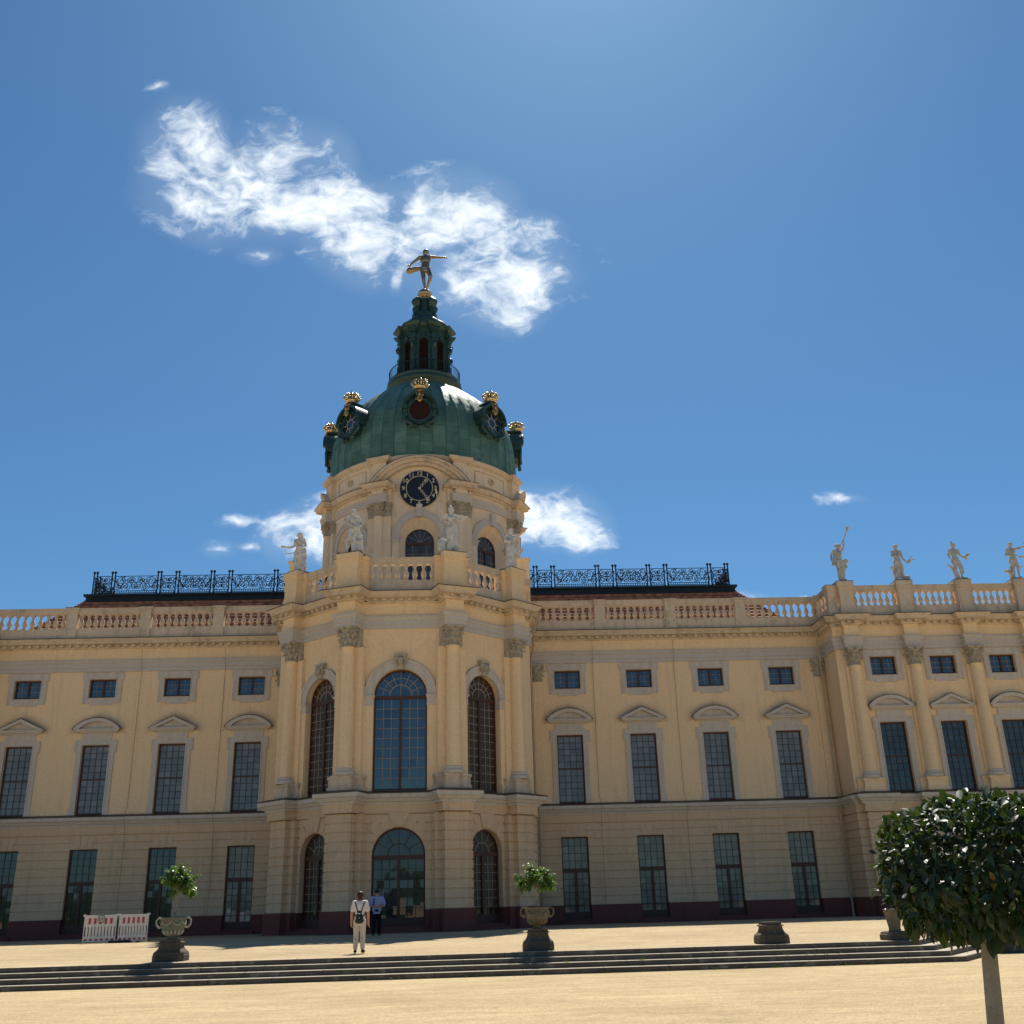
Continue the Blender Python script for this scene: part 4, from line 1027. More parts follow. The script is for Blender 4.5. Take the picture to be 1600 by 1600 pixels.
# rotunda balustrade
F = FR((0, 51.22), 0); balustrade(F, -1.80, 1.80, 8)
for s in (-1, 1):
    F = FR(FS(s).xy(0, 0.04), FS(s).a); balustrade(F, -SB_HALF + 0.78, SB_HALF - 0.72, 6)
    F = FR(FO(s).xy(0, 0.0), FO(s).a); balustrade(F, -0.4, 0.95, 0)
    F = FR((s * (ENDp[0] - 0.05), 58.0), s * pi / 2); balustrade(F, -2.1, 2.2, 0)
    I, O = pier_frames(s)
    for F, hw in ((I, 0.55), (O, 0.52)):
        bal_pier(F, 0, hw=hw, dc=0.22, dep=0.42, z1=18.95)
        bal_pier(F, 0, hw=hw + 0.30, dc=-0.08, dep=0.32, z1=18.80)
    # solid attic block where the terrace meets the wing's roof
    m = MB()
    FA = FR((0, 60.0), 0); a, b = sorted((s * 6.35, s * 7.08))
    m.box(a, b, 58.3, 59.6, 16.9, 20.95); m.box(a - 0.06, b + 0.06, 58.24, 59.66, 20.95, 21.08)
    e = s * 6.45
    prof = [(59.6, 16.9), (59.6, 20.95)] + [(59.6 + 5.4 * k / 8, 20.95 - 2.2 * (k / 8) ** 0.7) for k in range(1, 9)] + [(65.0, 16.9)]
    xs = sorted((s * 6.4, s * 7.03))
    m.add([(xs[0], y, z) for y, z in prof], [tuple(range(len(prof)))]); m.add([(xs[1], y, z) for y, z in prof], [tuple(range(len(prof)))[::-1]])
    for i in range(len(prof) - 1):
        m.add([(xs[0], *prof[i]), (xs[1], *prof[i]), (xs[1], *prof[i + 1]), (xs[0], *prof[i + 1])], [(0, 1, 2, 3)])
    pb(m, 'attic_wall', M['ochre'])
# rotunda windows
def rot_window(F, hw, z0, zs, d, cols, rows, nrad, pm, base=0.0, mid=None, wf=WF, tr=0.16, label=None):
    fm = arch_window(hw, z0, zs, d, cols, rows, nrad, base=base, mid=mid, transom=tr).mesh('window', wf)
    return place_window(F, 0, fm, pane_mesh('pane', hw - 0.02, z0 + 0.02, zs, d - 0.02, pm, True), label=label)
rot_window(FC, HC, 7.05, ZS_U, -0.28, 3, 9, 8, M['glass_big'], mid=0.72)
for s in (-1, 1): rot_window(FS(s), HS, 7.05, ZS_U + 0.10, -0.30, 3, 11, 8, M['glass_brown'], mid=0.72)
rot_window(FR(FC.xy(0, 0.10), 0), HC - 0.06, 0.98, ZS_L, -0.32, 3, 6, 6, M['glass_dark'], base=0.25, wf=WF2, tr=0.2)
for s in (-1, 1): rot_window(FR(FS(s).xy(0, 0.10), FS(s).a), HS - 0.06, 0.98, ZS_L + 0.12, -0.34, 3, 7, 6, M['glass_brown'], base=0.25, tr=0.18)

# ================================================================== side pavilions
YP = 57.7
for side, ncol in ((1, 4), (-1, 2)):
    cu = [25.48 + 3.52 * k for k in range(ncol)]; wu = [27.22 + 3.50 * k for k in range(ncol - 1)]
    uend = 25.48 + 3.52 * (ncol - 1) + 0.95
    FP = FR((0, YP), 0); e0 = 24.55
    sg = lambda v: side * v
    a, b = sorted((sg(e0), sg(uend)))
    m = MB()
    wall(m, FP, a, b, 7.0, 16.4, [dict(s=sg(u), hw=HW, zb=7.04, zt=10.85) for u in wu] + [dict(s=sg(u), hw=HW, zb=13.52, zt=14.60) for u in wu], rev=0.3)
    FR_ = FR((sg(e0), (YP + 60.3) / 2), -side * pi / 2); hr = (60.3 - YP) / 2
    wall(m, FR_, -hr, hr, 7.0, 16.4)
    for u in cu:
        m.fbox(FP, sg(u) - 0.50, sg(u) + 0.50, 0, 0.12, 7.75, 14.05)
    pb(m, 'pavilion_upper_wall', M['ochre'])
    m = MB(); Fg = FR((0, YP - 0.08), 0)
    wall(m, Fg, a - (0.08 if side > 0 else 0), b + (0.08 if side < 0 else 0), Z_PL, Z_B2, [dict(s=sg(u), hw=HW, zb=Z_PL, zt=5.235) for u in wu], prof=GPROF)
    for u in wu: lintel_stones(m, Fg, sg(u))
    FR2 = FR((sg(e0 - 0.08), (YP - 0.08 + 60.3) / 2), -side * pi / 2); wall(m, FR2, -hr - 0.04, hr + 0.04, Z_PL, Z_B2, prof=GPROF)
    for u in cu:
        m.sweep([(sg(u) - 0.62, YP), (sg(u) - 0.62, YP - 0.55), (sg(u) + 0.62, YP - 0.55), (sg(u) + 0.62, YP)], rust_prof(0), caps=False)
    pb(m, 'pavilion_ground_floor', M['ochre_low'])
    m = MB()
    ed = [e0 - 0.08] + [v for u in wu for v in (u - HW, u + HW)] + [uend]
    for p, q in zip(ed[::2], ed[1::2]):
        x0, x1 = sorted((sg(p), sg(q))); m.fbox(Fg, x0, x1, -0.36, 0.10, 0.3, Z_PL)
    m.fbox(FR2, -hr - 0.04, hr + 0.04, -0.3, 0.09, 0.3, Z_PL)
    for u in cu: m.fbox(Fg, sg(u) - 0.72, sg(u) + 0.72, 0, 0.57, 0.3, Z_PL + 0.02)
    for u in wu: m.fbox(Fg, sg(u) - HW, sg(u) + HW, -0.4, 0.03, 0.3, 0.97)
    pb(m, 'pavilion_plinth', M['plinth'])
    def pav_path(hw, pr):
        P = [(e0, 60.4), (e0, YP)]
        for u in cu: P += [(u - hw, YP), (u - hw, YP - pr), (u + hw, YP - pr), (u + hw, YP)]
        P += [(uend, YP)]
        return P if side > 0 else [(-x, y) for x, y in reversed(P)]
    m = MB(); m.sweep(pav_path(0.64, 0.57), [(o + 0.08, z) for o, z in P_BAND2]); pb(m, 'pavilion_string_band', M['ochre_low'])
    pp = pav_path(0.72, 0.55)
    m = MB(); m.sweep(pp, [(o + 0.05, z) for o, z in P_BELT]); m.sweep(pp, [(o + 0.05, z) for o, z in P_BELT_FLASH], mi=1); pb(m, 'pavilion_string_course', [M['trim'], M['flash']])
    pp = pav_path(0.42, 0.46)
    m = MB(); m.sweep(pp, P_ARCH); pb(m, 'pavilion_architrave', M['trim_blue'])
    m = MB(); m.sweep(pav_path(0.38, 0.42), P_FRZ); pb(m, 'pavilion_frieze', M['ochre'])
    m = MB(); m.sweep(pp, P_CORN); m.sweep(pp, P_CFLASH, mi=1); dentils(m, pp, 0.16, step=0.42); pb(m, 'pavilion_cornice', [M['cornice'], M['flash']])
    for u in cu:
        m = MB()
        for w, p, z0, z1 in ((0.58, 0.58, 7.03, 7.25), (0.52, 0.54, 7.25, 7.62), (0.57, 0.58, 7.62, 7.75)):
            m.fbox(FP, sg(u) - w, sg(u) + w, -0.1, p, z0, z1); m.fbox(FP, sg(u) - w - 0.25, sg(u) + w + 0.25, -0.1, p - 0.36, z0 + 0.001, z1 - 0.001)
        pb(m, 'column_pedestal', M['ochre'])
    m = MB()
    ed = [e0] + [v for u in wu for v in (u - HW - 0.36, u + HW + 0.36)] + [uend]
    for p, q in zip(ed[::2], ed[1::2]):
        x0, x1 = sorted((sg(p), sg(q))); m.fbox(FP, x0, x1, 0, 0.075, 7.03, 7.39)
    pb(m, 'pavilion_sill_band', M['ochre'])
    for u in cu: place_column(FP, sg(u), 0.22)
    for k, u in enumerate(wu):
        place_window(FP, sg(u), tallF, tallP2, [('surround', surT), ('pediment', pedA if k % 2 == 0 else pedT)])
        place_window(FP, sg(u), smallF, smallP, [('surround', surS)])
        place_window(Fg, sg(u), lowF, lowP2)
    FB = FR((0, YP - 0.12), 0)
    for k, u in enumerate(cu):
        bal_pier(FB, sg(u), hw=0.40, dc=0.05, dep=0.36, z1=18.98, m=M['cornice'])
        if k < ncol - 1:
            x0, x1 = sorted((sg(u + 0.42), sg(cu[k + 1] - 0.42))); balustrade(FB, x0, x1, 7)
    FRb = FR((sg(e0 + 0.12), (YP + 60) / 2 - 0.1), -side * pi / 2)
    balustrade(FRb, -0.85, 0.85, 3); 
    for q in (-1.08, 1.12): bal_pier(FRb, q, hw=0.24, dep=0.22, z1=18.80, m=M['cornice'])
    x0, x1 = sorted((sg(e0 + 0.05), sg(cu[0] - 0.40))); balustrade(FB, x0, x1, 0)
    m = MB(); x0, x1 = sorted((sg(e0 + 0.1), sg(uend))); m.box(x0, x1, YP + 0.4, 75, 0.3, 16.9); pb(m, 'pavilion_rear_wall', M['ochre'])

# rain-water downpipes
for nm, pts in (('p', [(7.20, 58.9, 16.3), (7.18, 59.1, 15.9), (7.05, 59.62, 15.0), (7.05, 59.62, 7.35), (7.20, 59.42, 6.9), (7.26, 59.42, 6.3), (7.26, 59.62, 5.9), (7.26, 59.62, 0.7)]),
                ('p', [(23.95, 58.75, 16.3), (24.0, 59.0, 15.9), (24.22, 59.55, 14.9), (24.22, 59.55, 7.35), (24.22, 59.40, 6.9), (24.22, 59.40, 6.3), (24.22, 59.60, 5.9), (24.22, 59.60, 0.7)])):
    m = MB(); m.tube(pts, 0.062, n=10)
    for z in (13, 11, 9, 4.5, 2.5): 
        x = pts[3][0] if z > 7 else pts[-1][0]; y = pts[3][1] if z > 7 else pts[-1][1]
        m.lathe([(0.06, z), (0.078, z), (0.078, z + 0.06), (0.06, z + 0.06)], c=(x, y, 0), n=10)
    pb(m, 'downpipe', M['pipe'])

for u in (-15.55, -10.75, 10.72, 15.55):
    m = MB(); m.tube([(u, 59.70, 16.3), (u, 59.72, 15.6), (u, 59.95, 15.0), (u - 0.03, 59.95, 7.5), (u, 59.50, 6.95), (u, 59.50, 6.7), (u + 0.02, 59.86, 6.0), (u, 59.84, 0.7)], 0.009, n=5); pb(m, 'lightning_conductor', M['rod'])

# ================================================================== drum, dome and lantern
DC = (0.0, 77.0); RD = 7.42
def DF(th, r=RD): return CF(DC, r, th)
def flatF(th, r): return FR((DC[0] + r * sin(th), DC[1] - r * cos(th)), th)
m = MB()
arc = RD * pi / 4
for k in range(8):
    th = k * pi / 4; F = DF(th)
    hs = [dict(s=0, hw=1.46, zb=20.5, zt=26.60, arch=True)] if k in (0, 1, 2, 6, 7) else []
    wall(m, F, -arc / 2, arc / 2, 16.8, 33.0, hs, rev=0.0, smax=0.35, seg=16)
    if hs:                                        # splayed reveal with painted voussoirs
        A = [(-1.46, 20.5)] + arcpts(1.46, 26.60, 18) + [(1.46, 20.5)]
        B = [(-1.02, 20.5)] + arcpts(1.02, 26.35, 18) + [(1.02, 20.5)]
        Fi = flatF(th, RD)
        for i in range(len(A) - 1):
            m.add([F.pt(A[i][0], 0, A[i][1]), F.pt(A[i + 1][0], 0, A[i + 1][1]), Fi.pt(B[i + 1][0], -0.75, B[i + 1][1]), Fi.pt(B[i][0], -0.75, B[i][1])], [(0, 1, 2, 3)])
drum = pb(m, 'drum_wall', M['ochre_pale'])
for k in (0, 1, 2, 6, 7):
    m = MB(); nt_ = MB(); F = DF(k * pi / 4)
    m.band(arcpts(1.48, 26.60, 20), arcpts(1.94, 26.60, 20), F, -0.01, 0.10); m.band(arcpts(1.86, 26.6, 20), arcpts(1.97, 26.6, 20), F, 0.10, 0.14)
    m.prism([(-0.17, 28.02), (0.17, 28.02), (0.22, 28.98), (-0.22, 28.98)], F, -0.02, 0.24)
    for s in (-1, 1):
        for g, d, z0, z1 in ((0.0, 0.12, 26.18, 26.42), (0.05, 0.17, 26.42, 26.53), (0.10, 0.22, 26.53, 26.60)):
            x0, x1 = sorted((s * (1.44 - g), s * (1.98 + g))); m.fbox(F, x0, x1, -0.1, d, z0, z1, n=2)
        x0, x1 = sorted((s * 1.48, s * 1.94)); nt_.fbox(F, x0, x1, -0.02, 0.08, 19, 26.18, n=2)
    for q in range(-3, 4):                         # stones in the splay
        t = pi / 2 + q * 0.34; p0 = F.pt(-1.44 * cos(t), -0.02, 26.60 + 1.44 * sin(t)); Fi = flatF(k * pi / 4, RD)
        p1 = Fi.pt(-1.05 * cos(t), -0.72, 26.35 + 1.05 * sin(t)); nt_.tube([p0, p1], 0.02, n=4)
    pb(m, 'drum_archivolt', M['trim_blue']); pb(nt_, 'drum_jamb', M['ochre_pale'])
dwF = arch_window(1.02, 20.5, 26.35, -0.75, 2, 8, 6, mull=0.12, transom=0.18, inner=0.02).mesh('window', WF)
dwP = pane_mesh('pane', 1.0, 20.5, 26.35, -0.77, M['glass_dark'], True)
for k in (0, 1, 2, 6, 7): place_window(flatF(k * pi / 4, RD), 0, dwF, dwP)
COLP = COLM.copy(); COLP.materials[0] = M['ochre_pale']
# piers with engaged columns
for k in range(8):
    pm_, cm_ = MB(), MB()
    th = pi / 8 + k * pi / 4; F = flatF(th, RD)
    pm_.fbox(F, -0.92, 0.92, -0.4, 0.20, 16.8, 28.20); pm_.fbox(F, -0.95, 0.95, -0.4, 0.22, 29.2, 30.25); pm_.fbox(F, -0.46, 0.46, 0.2, 0.62, 29.2, 30.25)
    pm_.fbox(F, -0.55, 0.55, -0.3, 0.34, 30.6, 32.55)
    cm_.fbox(F, -0.90, 0.90, -0.3, 0.26, 28.20, 28.98); cm_.fbox(F, -0.98, 0.98, -0.3, 0.34, 28.98, 29.18)
    pb(pm_, 'drum_pier', M['ochre_pale']); pb(cm_, 'pilaster_capital', M['capital'])
    if k in (0, 1, 2, 5, 6, 7):
        c = inst('column', COLP, palace, ploc(F, 0, 0.28, 20.6), th, (1.0, 1.0, 7.6 / 6.3)); inst('capital', CAP, c, (0, 0, 6.3), 0, (1.0, 1.0, 6.3 / 7.6))
        for q in (-0.66, 0.66): inst('capital', CAP, palace, ploc(F, q, 0.05, 28.2), th, (0.62, 0.62, 1.0))
def ring_path(r, hw, pr, skip=None):
    P = []
    for k in range(8):
        th = pi / 8 + k * pi / 4; F = flatF(th, r)
        P += [F.xy(-hw, 0), F.xy(-hw, pr), F.xy(hw, pr), F.xy(hw, 0)]
        for q in range(1, 8):
            t = th + hw / r + (pi / 4 - 2 * hw / r) * q / 8; P.append((DC[0] + r * sin(t), DC[1] - r * cos(t)))
    return P
D_ARCH = [(0, 29.18), (0.10, 29.18), (0.10, 29.42), (0.15, 29.45), (0.15, 29.66), (0.22, 29.74), (0, 29.74)]
D_CORN = [(0, 30.16), (0.10, 30.16), (0.16, 30.26), (0.40, 30.30), (0.44, 30.36), (0.44, 30.44), (0.54, 30.56), (0.55, 30.62), (0.05, 30.72), (0, 30.72)]
D_ATT = [(0, 32.42), (0.05, 32.42), (0.08, 32.50), (0.20, 32.56), (0.30, 32.70), (0.31, 32.80), (0, 32.95), (-0.5, 32.98)]
def open_front(P, keep):                           # break the moulding behind the clock
    return [seg for seg in keep(P)]
rp = ring_path(RD, 0.60, 0.58)
m = MB()
npp = len(rp) // 8
front = rp[-7:]                                    # points of the front bay
order = rp[:]                                      # starts at the first pier right of the clock
m.sweep(order[:-7], D_ARCH); pb(m, 'drum_architrave', M['trim_blue'])
m = MB(); m.sweep(order[:-7], D_CORN); m.sweep(order[:-7], [(0.56, 30.60), (0.575, 30.635), (0.05, 30.745), (0, 30.745)], mi=1)
FF = DF(0)
for s in (-1, 1):                                  # short returns of the cornice beside the clock
    x0, x1 = sorted((s * 2.28, s * 1.70))
    m.fbox(FF, x0, x1, 0, 0.16, 30.16, 30.30, n=2); m.fbox(FF, x0, x1, 0, 0.44, 30.30, 30.46, n=2); m.fbox(FF, x0, x1, 0, 0.54, 30.46, 30.62, n=2)
pb(m, 'drum_cornice', [M['cornice'], M['flash']])
m = MB(); m.sweep(ring_path(RD, 0.62, 0.36), D_ATT, closed=True); pb(m, 'attic_cornice', M['cornice'])
for k in (0, 2, 6):                                # segmental pediments over the clock bays
    F = DF(k * pi / 4, RD + 0.25); m = MB()
    half, rise = 3.75, 2.05; Rr = (half * half + rise * rise) / (2 * rise); cz = 30.55 + rise - Rr; a0 = math.asin(half / Rr)
    def ar(r): return [(r * sin(-a0 + 2 * a0 * i / 24), cz + r * cos(-a0 + 2 * a0 * i / 24)) for i in range(25)]
    m.band(ar(Rr - 0.62), ar(Rr - 0.40), F, -0.3, 0.14); m.band(ar(Rr - 0.40), ar(Rr - 0.16), F, -0.3, 0.34); m.band(ar(Rr - 0.16), ar(Rr), F, -0.3, 0.50)
    if k == 0: m.band(ar(Rr + 0.004), ar(Rr + 0.035), F, -0.3, 0.515, mi=1)
    pb(m, 'clock_pediment', [M['cornice'], M['flash']])
for k in (-1, 1):                                  # attic panels with small round reliefs
    m = MB(); F = DF(k * pi / 4, RD)
    m.fbox(F, -1.6, 1.6, 0, 0.05, 31.0, 31.08, n=6); m.fbox(F, -1.6, 1.6, 0, 0.05, 32.1, 32.18, n=6)
    for s in (-1, 1): x0, x1 = sorted((s * 1.52, s * 1.6)); m.fbox(F, x0, x1, 0, 0.05, 31.08, 32.1)
    c = F.pt(0, 0.08, 31.6); Fl = flatF(k * pi / 4, RD)
    m.tube([Fl.pt(0.24 * cos(t), 0.06, 31.6 + 0.24 * sin(t)) for t in [2 * pi * i / 16 for i in range(17)]], 0.05, n=6, cap=False); m.ball(Fl.pt(0, 0.04, 31.6), 0.10, 8, 6)
    pb(m, 'attic_panel', M['cornice'])

# clock
CZ, CR = 30.2, 1.43
FK = FR((DC[0], DC[1] - RD - 0.16), 0)
m = MB()
nn = 60
ring = []
for i in range(nn * 4):
    t = 2 * pi * i / (nn * 4); r = CR * (1.0 if (i % 4) in (0, 1) else 0.955); ring.append((r * sin(t), CZ + r * cos(t)))
m.prism(ring, FK, -0.14, 0.05); clock = pb(m, 'clock', M['clock'])
m = MB()
m.tube([FK.pt(0.955 * sin(t), 0.06, CZ + 0.955 * cos(t)) for t in [2 * pi * i / 48 for i in range(49)]], 0.025, n=5, cap=False)
pb(m, 'minute_ring', M['clock_gold'], clock)
def text_mesh(body, size):
    cu = bpy.data.curves.new('txt', 'FONT'); cu.body = body; cu.size = size; cu.align_x = 'CENTER'; cu.align_y = 'CENTER'; cu.extrude = 0.012; cu.offset = 0.004
    o = bpy.data.objects.new('txt', cu); COL.objects.link(o)
    dg = bpy.context.evaluated_depsgraph_get(); dg.update()
    me = bpy.data.meshes.new_from_object(o.evaluated_get(dg)); bpy.data.objects.remove(o); bpy.data.curves.remove(cu)
    return me
for h in range(1, 13):
    me = text_mesh(str(h), 0.44); t = 2 * pi * h / 12
    x, y, z = ploc(FK, 1.165 * sin(t), 0.062, CZ + 1.165 * cos(t))
    mobj('numeral', me, M['clock_gold'], clock, (x, y, z), (pi / 2, 0, 0))
def hand(ang, L, w, loops):
    m = MB(); c, s = cos(ang), sin(ang)
    def p(a, b): return FK.pt(a * s + b * c, 0.075, CZ + a * c - b * s)
    for q in range(loops):
        a0, a1 = L * (0.12 + 0.62 * q / loops), L * (0.12 + 0.62 * (q + 1) / loops)
        for sg_ in (-1, 1):
            m.tube([p(a0 + (a1 - a0) * i / 8, sg_ * w * sin(pi * i / 8)) for i in range(9)], 0.022, n=5, cap=False)
    m.tube([p(-0.1, 0), p(L * 0.12, 0)], 0.03, n=5); b = L * 0.74
    m.tube([p(b, 0), p(b + L * 0.05, w * 1.7), p(b + L * 0.16, w * 1.0), p(b + L * 0.14, 0), p(b + L * 0.16, -w), p(b + L * 0.05, -w * 1.7), p(b, 0)], 0.024, n=5)
    m.tube([p(b, 0), p(L, 0)], [0.03, 0.02], n=5)
    return pb(m, 'clock_hand', M['clock_gold'], clock)
hand(R(38), 0.92, 0.085, 2); hand(R(143), 1.26, 0.07, 3)
m = MB(); m.ball(FK.pt(0, 0.08, CZ), 0.08, 10, 8); pb(m, 'clock_hub', M['clock_gold'], clock)

# dome
prof_d = [(7.34, 32.75), (7.36, 33.6), (7.36, 34.6), (7.30, 35.5), (7.17, 36.4), (6.90, 37.2), (6.50, 38.0), (5.95, 38.85), (5.32, 39.6), (4.65, 40.25), (3.92, 40.85), (3.2, 41.35), (2.6, 41.7)]
def dome_rf(a, z):
    q = (a / (2 * pi)) * 48; f = q - math.floor(q + 0.5)
    r = 1.0 + (0.010 if abs(f) < 0.13 else 0.0)
    w = (a - pi / 8) / (pi / 4); g = (w - math.floor(w + 0.5)) * pi / 4           # broad ribs over the piers
    if abs(abs(g) - 0.105) < 0.022: r += 0.014
    elif abs(g) < 0.105: r += 0.006
    return r
m = MB(); N = 480
dense = []
for (r0, z0), (r1, z1) in zip(prof_d[:-1], prof_d[1:]):
    for i in range(3): dense.append((r0 + (r1 - r0) * i / 3, z0 + (z1 - z0) * i / 3))
dense.append(prof_d[-1])
m.lathe(dense, c=(DC[0], DC[1], 0), n=N, rf=dome_rf, smooth=True)
dome = pb(m, 'dome', M['copper'])
uvl = dome.data.uv_layers.new(name='UVMap'); me = dome.data
lens = [0.0]
for (r0, z0), (r1, z1) in zip(dense[:-1], dense[1:]): lens.append(lens[-1] + math.hypot(r1 - r0, z1 - z0))
li = 0
for pol in me.polygons:
    ks = [me.loops[i].vertex_index for i in pol.loop_indices]
    js = [k % N for k in ks]; wrap = max(js) - min(js) > N / 2
    for i, k in zip(pol.loop_indices, ks):
        j = k % N; j = j + N if (wrap and j < N / 2) else j
        uvl.data[i].uv = (j / N * 48 * 0.55, lens[k // N])
# dormers with round louvres, gilt cartouche and crown
def crown_mb():
    mb = MB()
    mb.lathe([(0.40, 0.0), (0.44, 0.03), (0.44, 0.07), (0.40, 0.09), (0.42, 0.14), (0.46, 0.18), (0.46, 0.23), (0.41, 0.26), (0.36, 0.24), (0.30, 0.05)], n=20)
    for k in range(8):
        a = 2 * pi * k / 8; N_ = Vector((sin(a), -cos(a), 0)); pts = []
        for i in range(11):
            f = R(-42 + 132 * i / 10); pts.append(N_ * (0.06 + 0.47 * cos(f)) + Vector((0, 0, 0.50 + 0.32 * sin(f))))
        mb.tube(pts, [0.05, 0.055, 0.06, 0.06, 0.06, 0.06, 0.055, 0.05, 0.05, 0.045, 0.04], n=7)
        for i in (3, 5, 7): mb.ball(pts[i] + (pts[i] - Vector((0, 0, 0.45))).normalized() * 0.045, 0.058, 7, 5)
        b = a + pi / 8; N2 = Vector((sin(b), -cos(b), 0))
        mb.tube([N2 * 0.43 + Vector((0, 0, 0.22)), N2 * 0.46 + Vector((0, 0, 0.34)), N2 * 0.44 + Vector((0, 0, 0.44))], [0.06, 0.045, 0.05], n=6); mb.ball(N2 * 0.44 + Vector((0, 0, 0.47)), 0.055, 7, 5)
        mb.ball(N2 * 0.46 + Vector((0, 0, 0.20)), 0.05, 6, 5)
    mb.ball((0, 0, 0.88), 0.10, 10, 8); mb.box(-0.022, 0.022, -0.022, 0.022, 0.96, 1.16); mb.box(-0.06, 0.06, -0.02, 0.02, 1.04, 1.08)
    return mb
CROWN = crown_mb().mesh('crown', M['gold'])
cap_lining = MB(); cap_lining.lathe([(0.36, 0.05), (0.38, 0.30), (0.36, 0.5), (0.22, 0.66), (0.02, 0.70)], n=14)
CAPL = cap_lining.mesh('crown_lining', M['copper_plain'])
def cart_mb():
    mb = MB(); rnd = random.Random(9)
    mb.ball((0, -0.10, 0.02), 0.17, 10, 8, sc=(0.85, 0.6, 1.15)); mb.ball((0, -0.2, 0.0), 0.05, 6, 5)
    for sx in (-1, 1):
        mb.tube(spiral(sx * 0.16, 0.22, 0.04, 0.11, 1.2 * sx, 0, n=12), 0.05, n=6)
        mb.tube([(sx * 0.30, 0, 0.32), (sx * 0.22, -0.05, 0.05), (sx * 0.13, -0.06, -0.22), (sx * 0.24, -0.03, -0.46)], [0.07, 0.08, 0.07, 0.04], n=7)
        mb.tube([(sx * 0.05, -0.08, -0.18), (sx * 0.16, -0.1, -0.38), (sx * 0.08, -0.08, -0.55)], [0.09, 0.08, 0.04], n=7)
        for q in range(4): mb.ball((sx * rnd.uniform(0.08, 0.28), -0.06, rnd.uniform(-0.4, 0.35)), rnd.uniform(0.05, 0.09), 7, 5)
    mb.ball((0, -0.06, -0.42), 0.15, 9, 6, sc=(1, 0.6, 1.3)); mb.ball((0, -0.05, 0.28), 0.12, 8, 6)
    return mb
CART = cart_mb().mesh('cartouche', M['gold_mid'])
def dormer_mb():
    mb = MB(); F = LF; zc = 0.0
    # barrel body running back into the dome
    out = [(-1.02, -1.0)] + [(-1.02, 0.2)] + [(-1.02 * cos(t), 0.25 + 0.98 * sin(t)) for t in [pi * i / 16 for i in range(1, 16)]] + [(1.02, 0.2), (1.02, -1.0)]
    inn = [(a * 0.82, z * 0.86 if z > 0 else z) for a, z in out]
    mb.prism(out, F, -3.6, -0.02)
    # overhanging arched hood
    h0 = [(-1.12 * cos(t), 0.22 + 1.06 * sin(t)) for t in [pi * i / 18 for i in range(19)]]; h1 = [(-1.30 * cos(t), 0.22 + 1.25 * sin(t)) for t in [pi * i / 18 for i in range(19)]]
    mb.band(h0, h1, F, -2.0, 0.42); mb.band([(a * 0.93, 0.22 + (z - 0.22) * 0.93) for a, z in h0], h0, F, -1.0, 0.22)
    for s in (-1, 1):
        x0, x1 = sorted((s * 0.95, s * 1.34)); mb.fbox(F, x0, x1, -1.6, 0.40, 0.06, 0.24); mb.fbox(F, min(s * 0.98, s * 1.24), max(s * 0.98, s * 1.24), -1.4, 0.22, -0.35, 0.06)
        mb.tube([F.pt(s * 0.98, 0.10, -0.30), F.pt(s * 1.16, 0.14, -0.52), F.pt(s * 1.14, 0.14, -0.78), F.pt(s * 0.86, 0.16, -0.98), F.pt(s * 0.55, 0.18, -1.16), F.pt(s * 0.40, 0.2, -1.30)], [0.16, 0.14, 0.12, 0.13, 0.13, 0.08], n=8)
        mb.ball(F.pt(s * 1.08, 0.12, 0.42), 0.20, 9, 7); mb.ball(F.pt(s * 0.62, 0.16, -1.28), 0.17, 9, 7); mb.ball(F.pt(s * 0.3, 0.12, -1.28), 0.12, 8, 6)
    # round frame
    for r0, r1, d in ((0.78, 0.90, 0.18), (0.90, 1.02, 0.10)):
        c0 = [(r0 * cos(t), zc + r0 * 1.06 * sin(t)) for t in [2 * pi * i / 32 for i in range(33)]]; c1 = [(r1 * cos(t), zc + r1 * 1.06 * sin(t)) for t in [2 * pi * i / 32 for i in range(33)]]
        mb.band(c0, c1, F, -0.2, d)
    mb.fbox(F, -0.26, 0.26, -0.6, 0.16, 1.30, 1.72); mb.fbox(F, -0.44, 0.44, -0.9, 0.30, 1.62, 1.74)
    for s in (-1, 1):
        mb.tube([F.pt(s * 0.28, 0.2, 1.62), F.pt(s * 0.42, 0.2, 1.42), F.pt(s * 0.36, 0.22, 1.2)], [0.10, 0.10, 0.05], n=7)
    return mb
DORM = dormer_mb().mesh('dormer', M['copper_plain'])
lv = MB(); c = [(0.80 * cos(t), 0.80 * 1.06 * sin(t)) for t in [2 * pi * i / 32 for i in range(32)]]
lv.add([LF.pt(a, 0.0, z) for a, z in c], [tuple(range(32))])
for i in range(11):
    z = -0.76 + 1.52 * i / 10; w = 0.78 * math.sqrt(max(0.02, 1 - (z / 0.85) ** 2)); lv.add([LF.pt(-w, 0.02, z), LF.pt(w, 0.02, z), LF.pt(w, 0.09, z - 0.06), LF.pt(-w, 0.09, z - 0.06)], [(0, 1, 2, 3)])
lv.fbox(LF, -0.03, 0.03, 0.02, 0.10, -0.82, 0.82)
LOUV = lv.mesh('louvre', M['louver'])
og = MB(); og.add([LF.pt(a, 0.0, z) for a, z in c], [tuple(range(32))]); OG = og.mesh('pane', M['glass_blue'])
ob = MB()
for rr in (0.36,): ob.tube([LF.pt(rr * cos(t), 0.04, rr * 1.06 * sin(t)) for t in [2 * pi * i / 20 for i in range(21)]], 0.022, n=4, cap=False)
for i in range(8):
    t = 2 * pi * i / 8; ob.tube([LF.pt(0.36 * cos(t), 0.04, 0.38 * sin(t)), LF.pt(0.80 * cos(t), 0.04, 0.85 * sin(t))], 0.022, n=4)
OBM = ob.mesh('window_bars', M['trim_blue'])
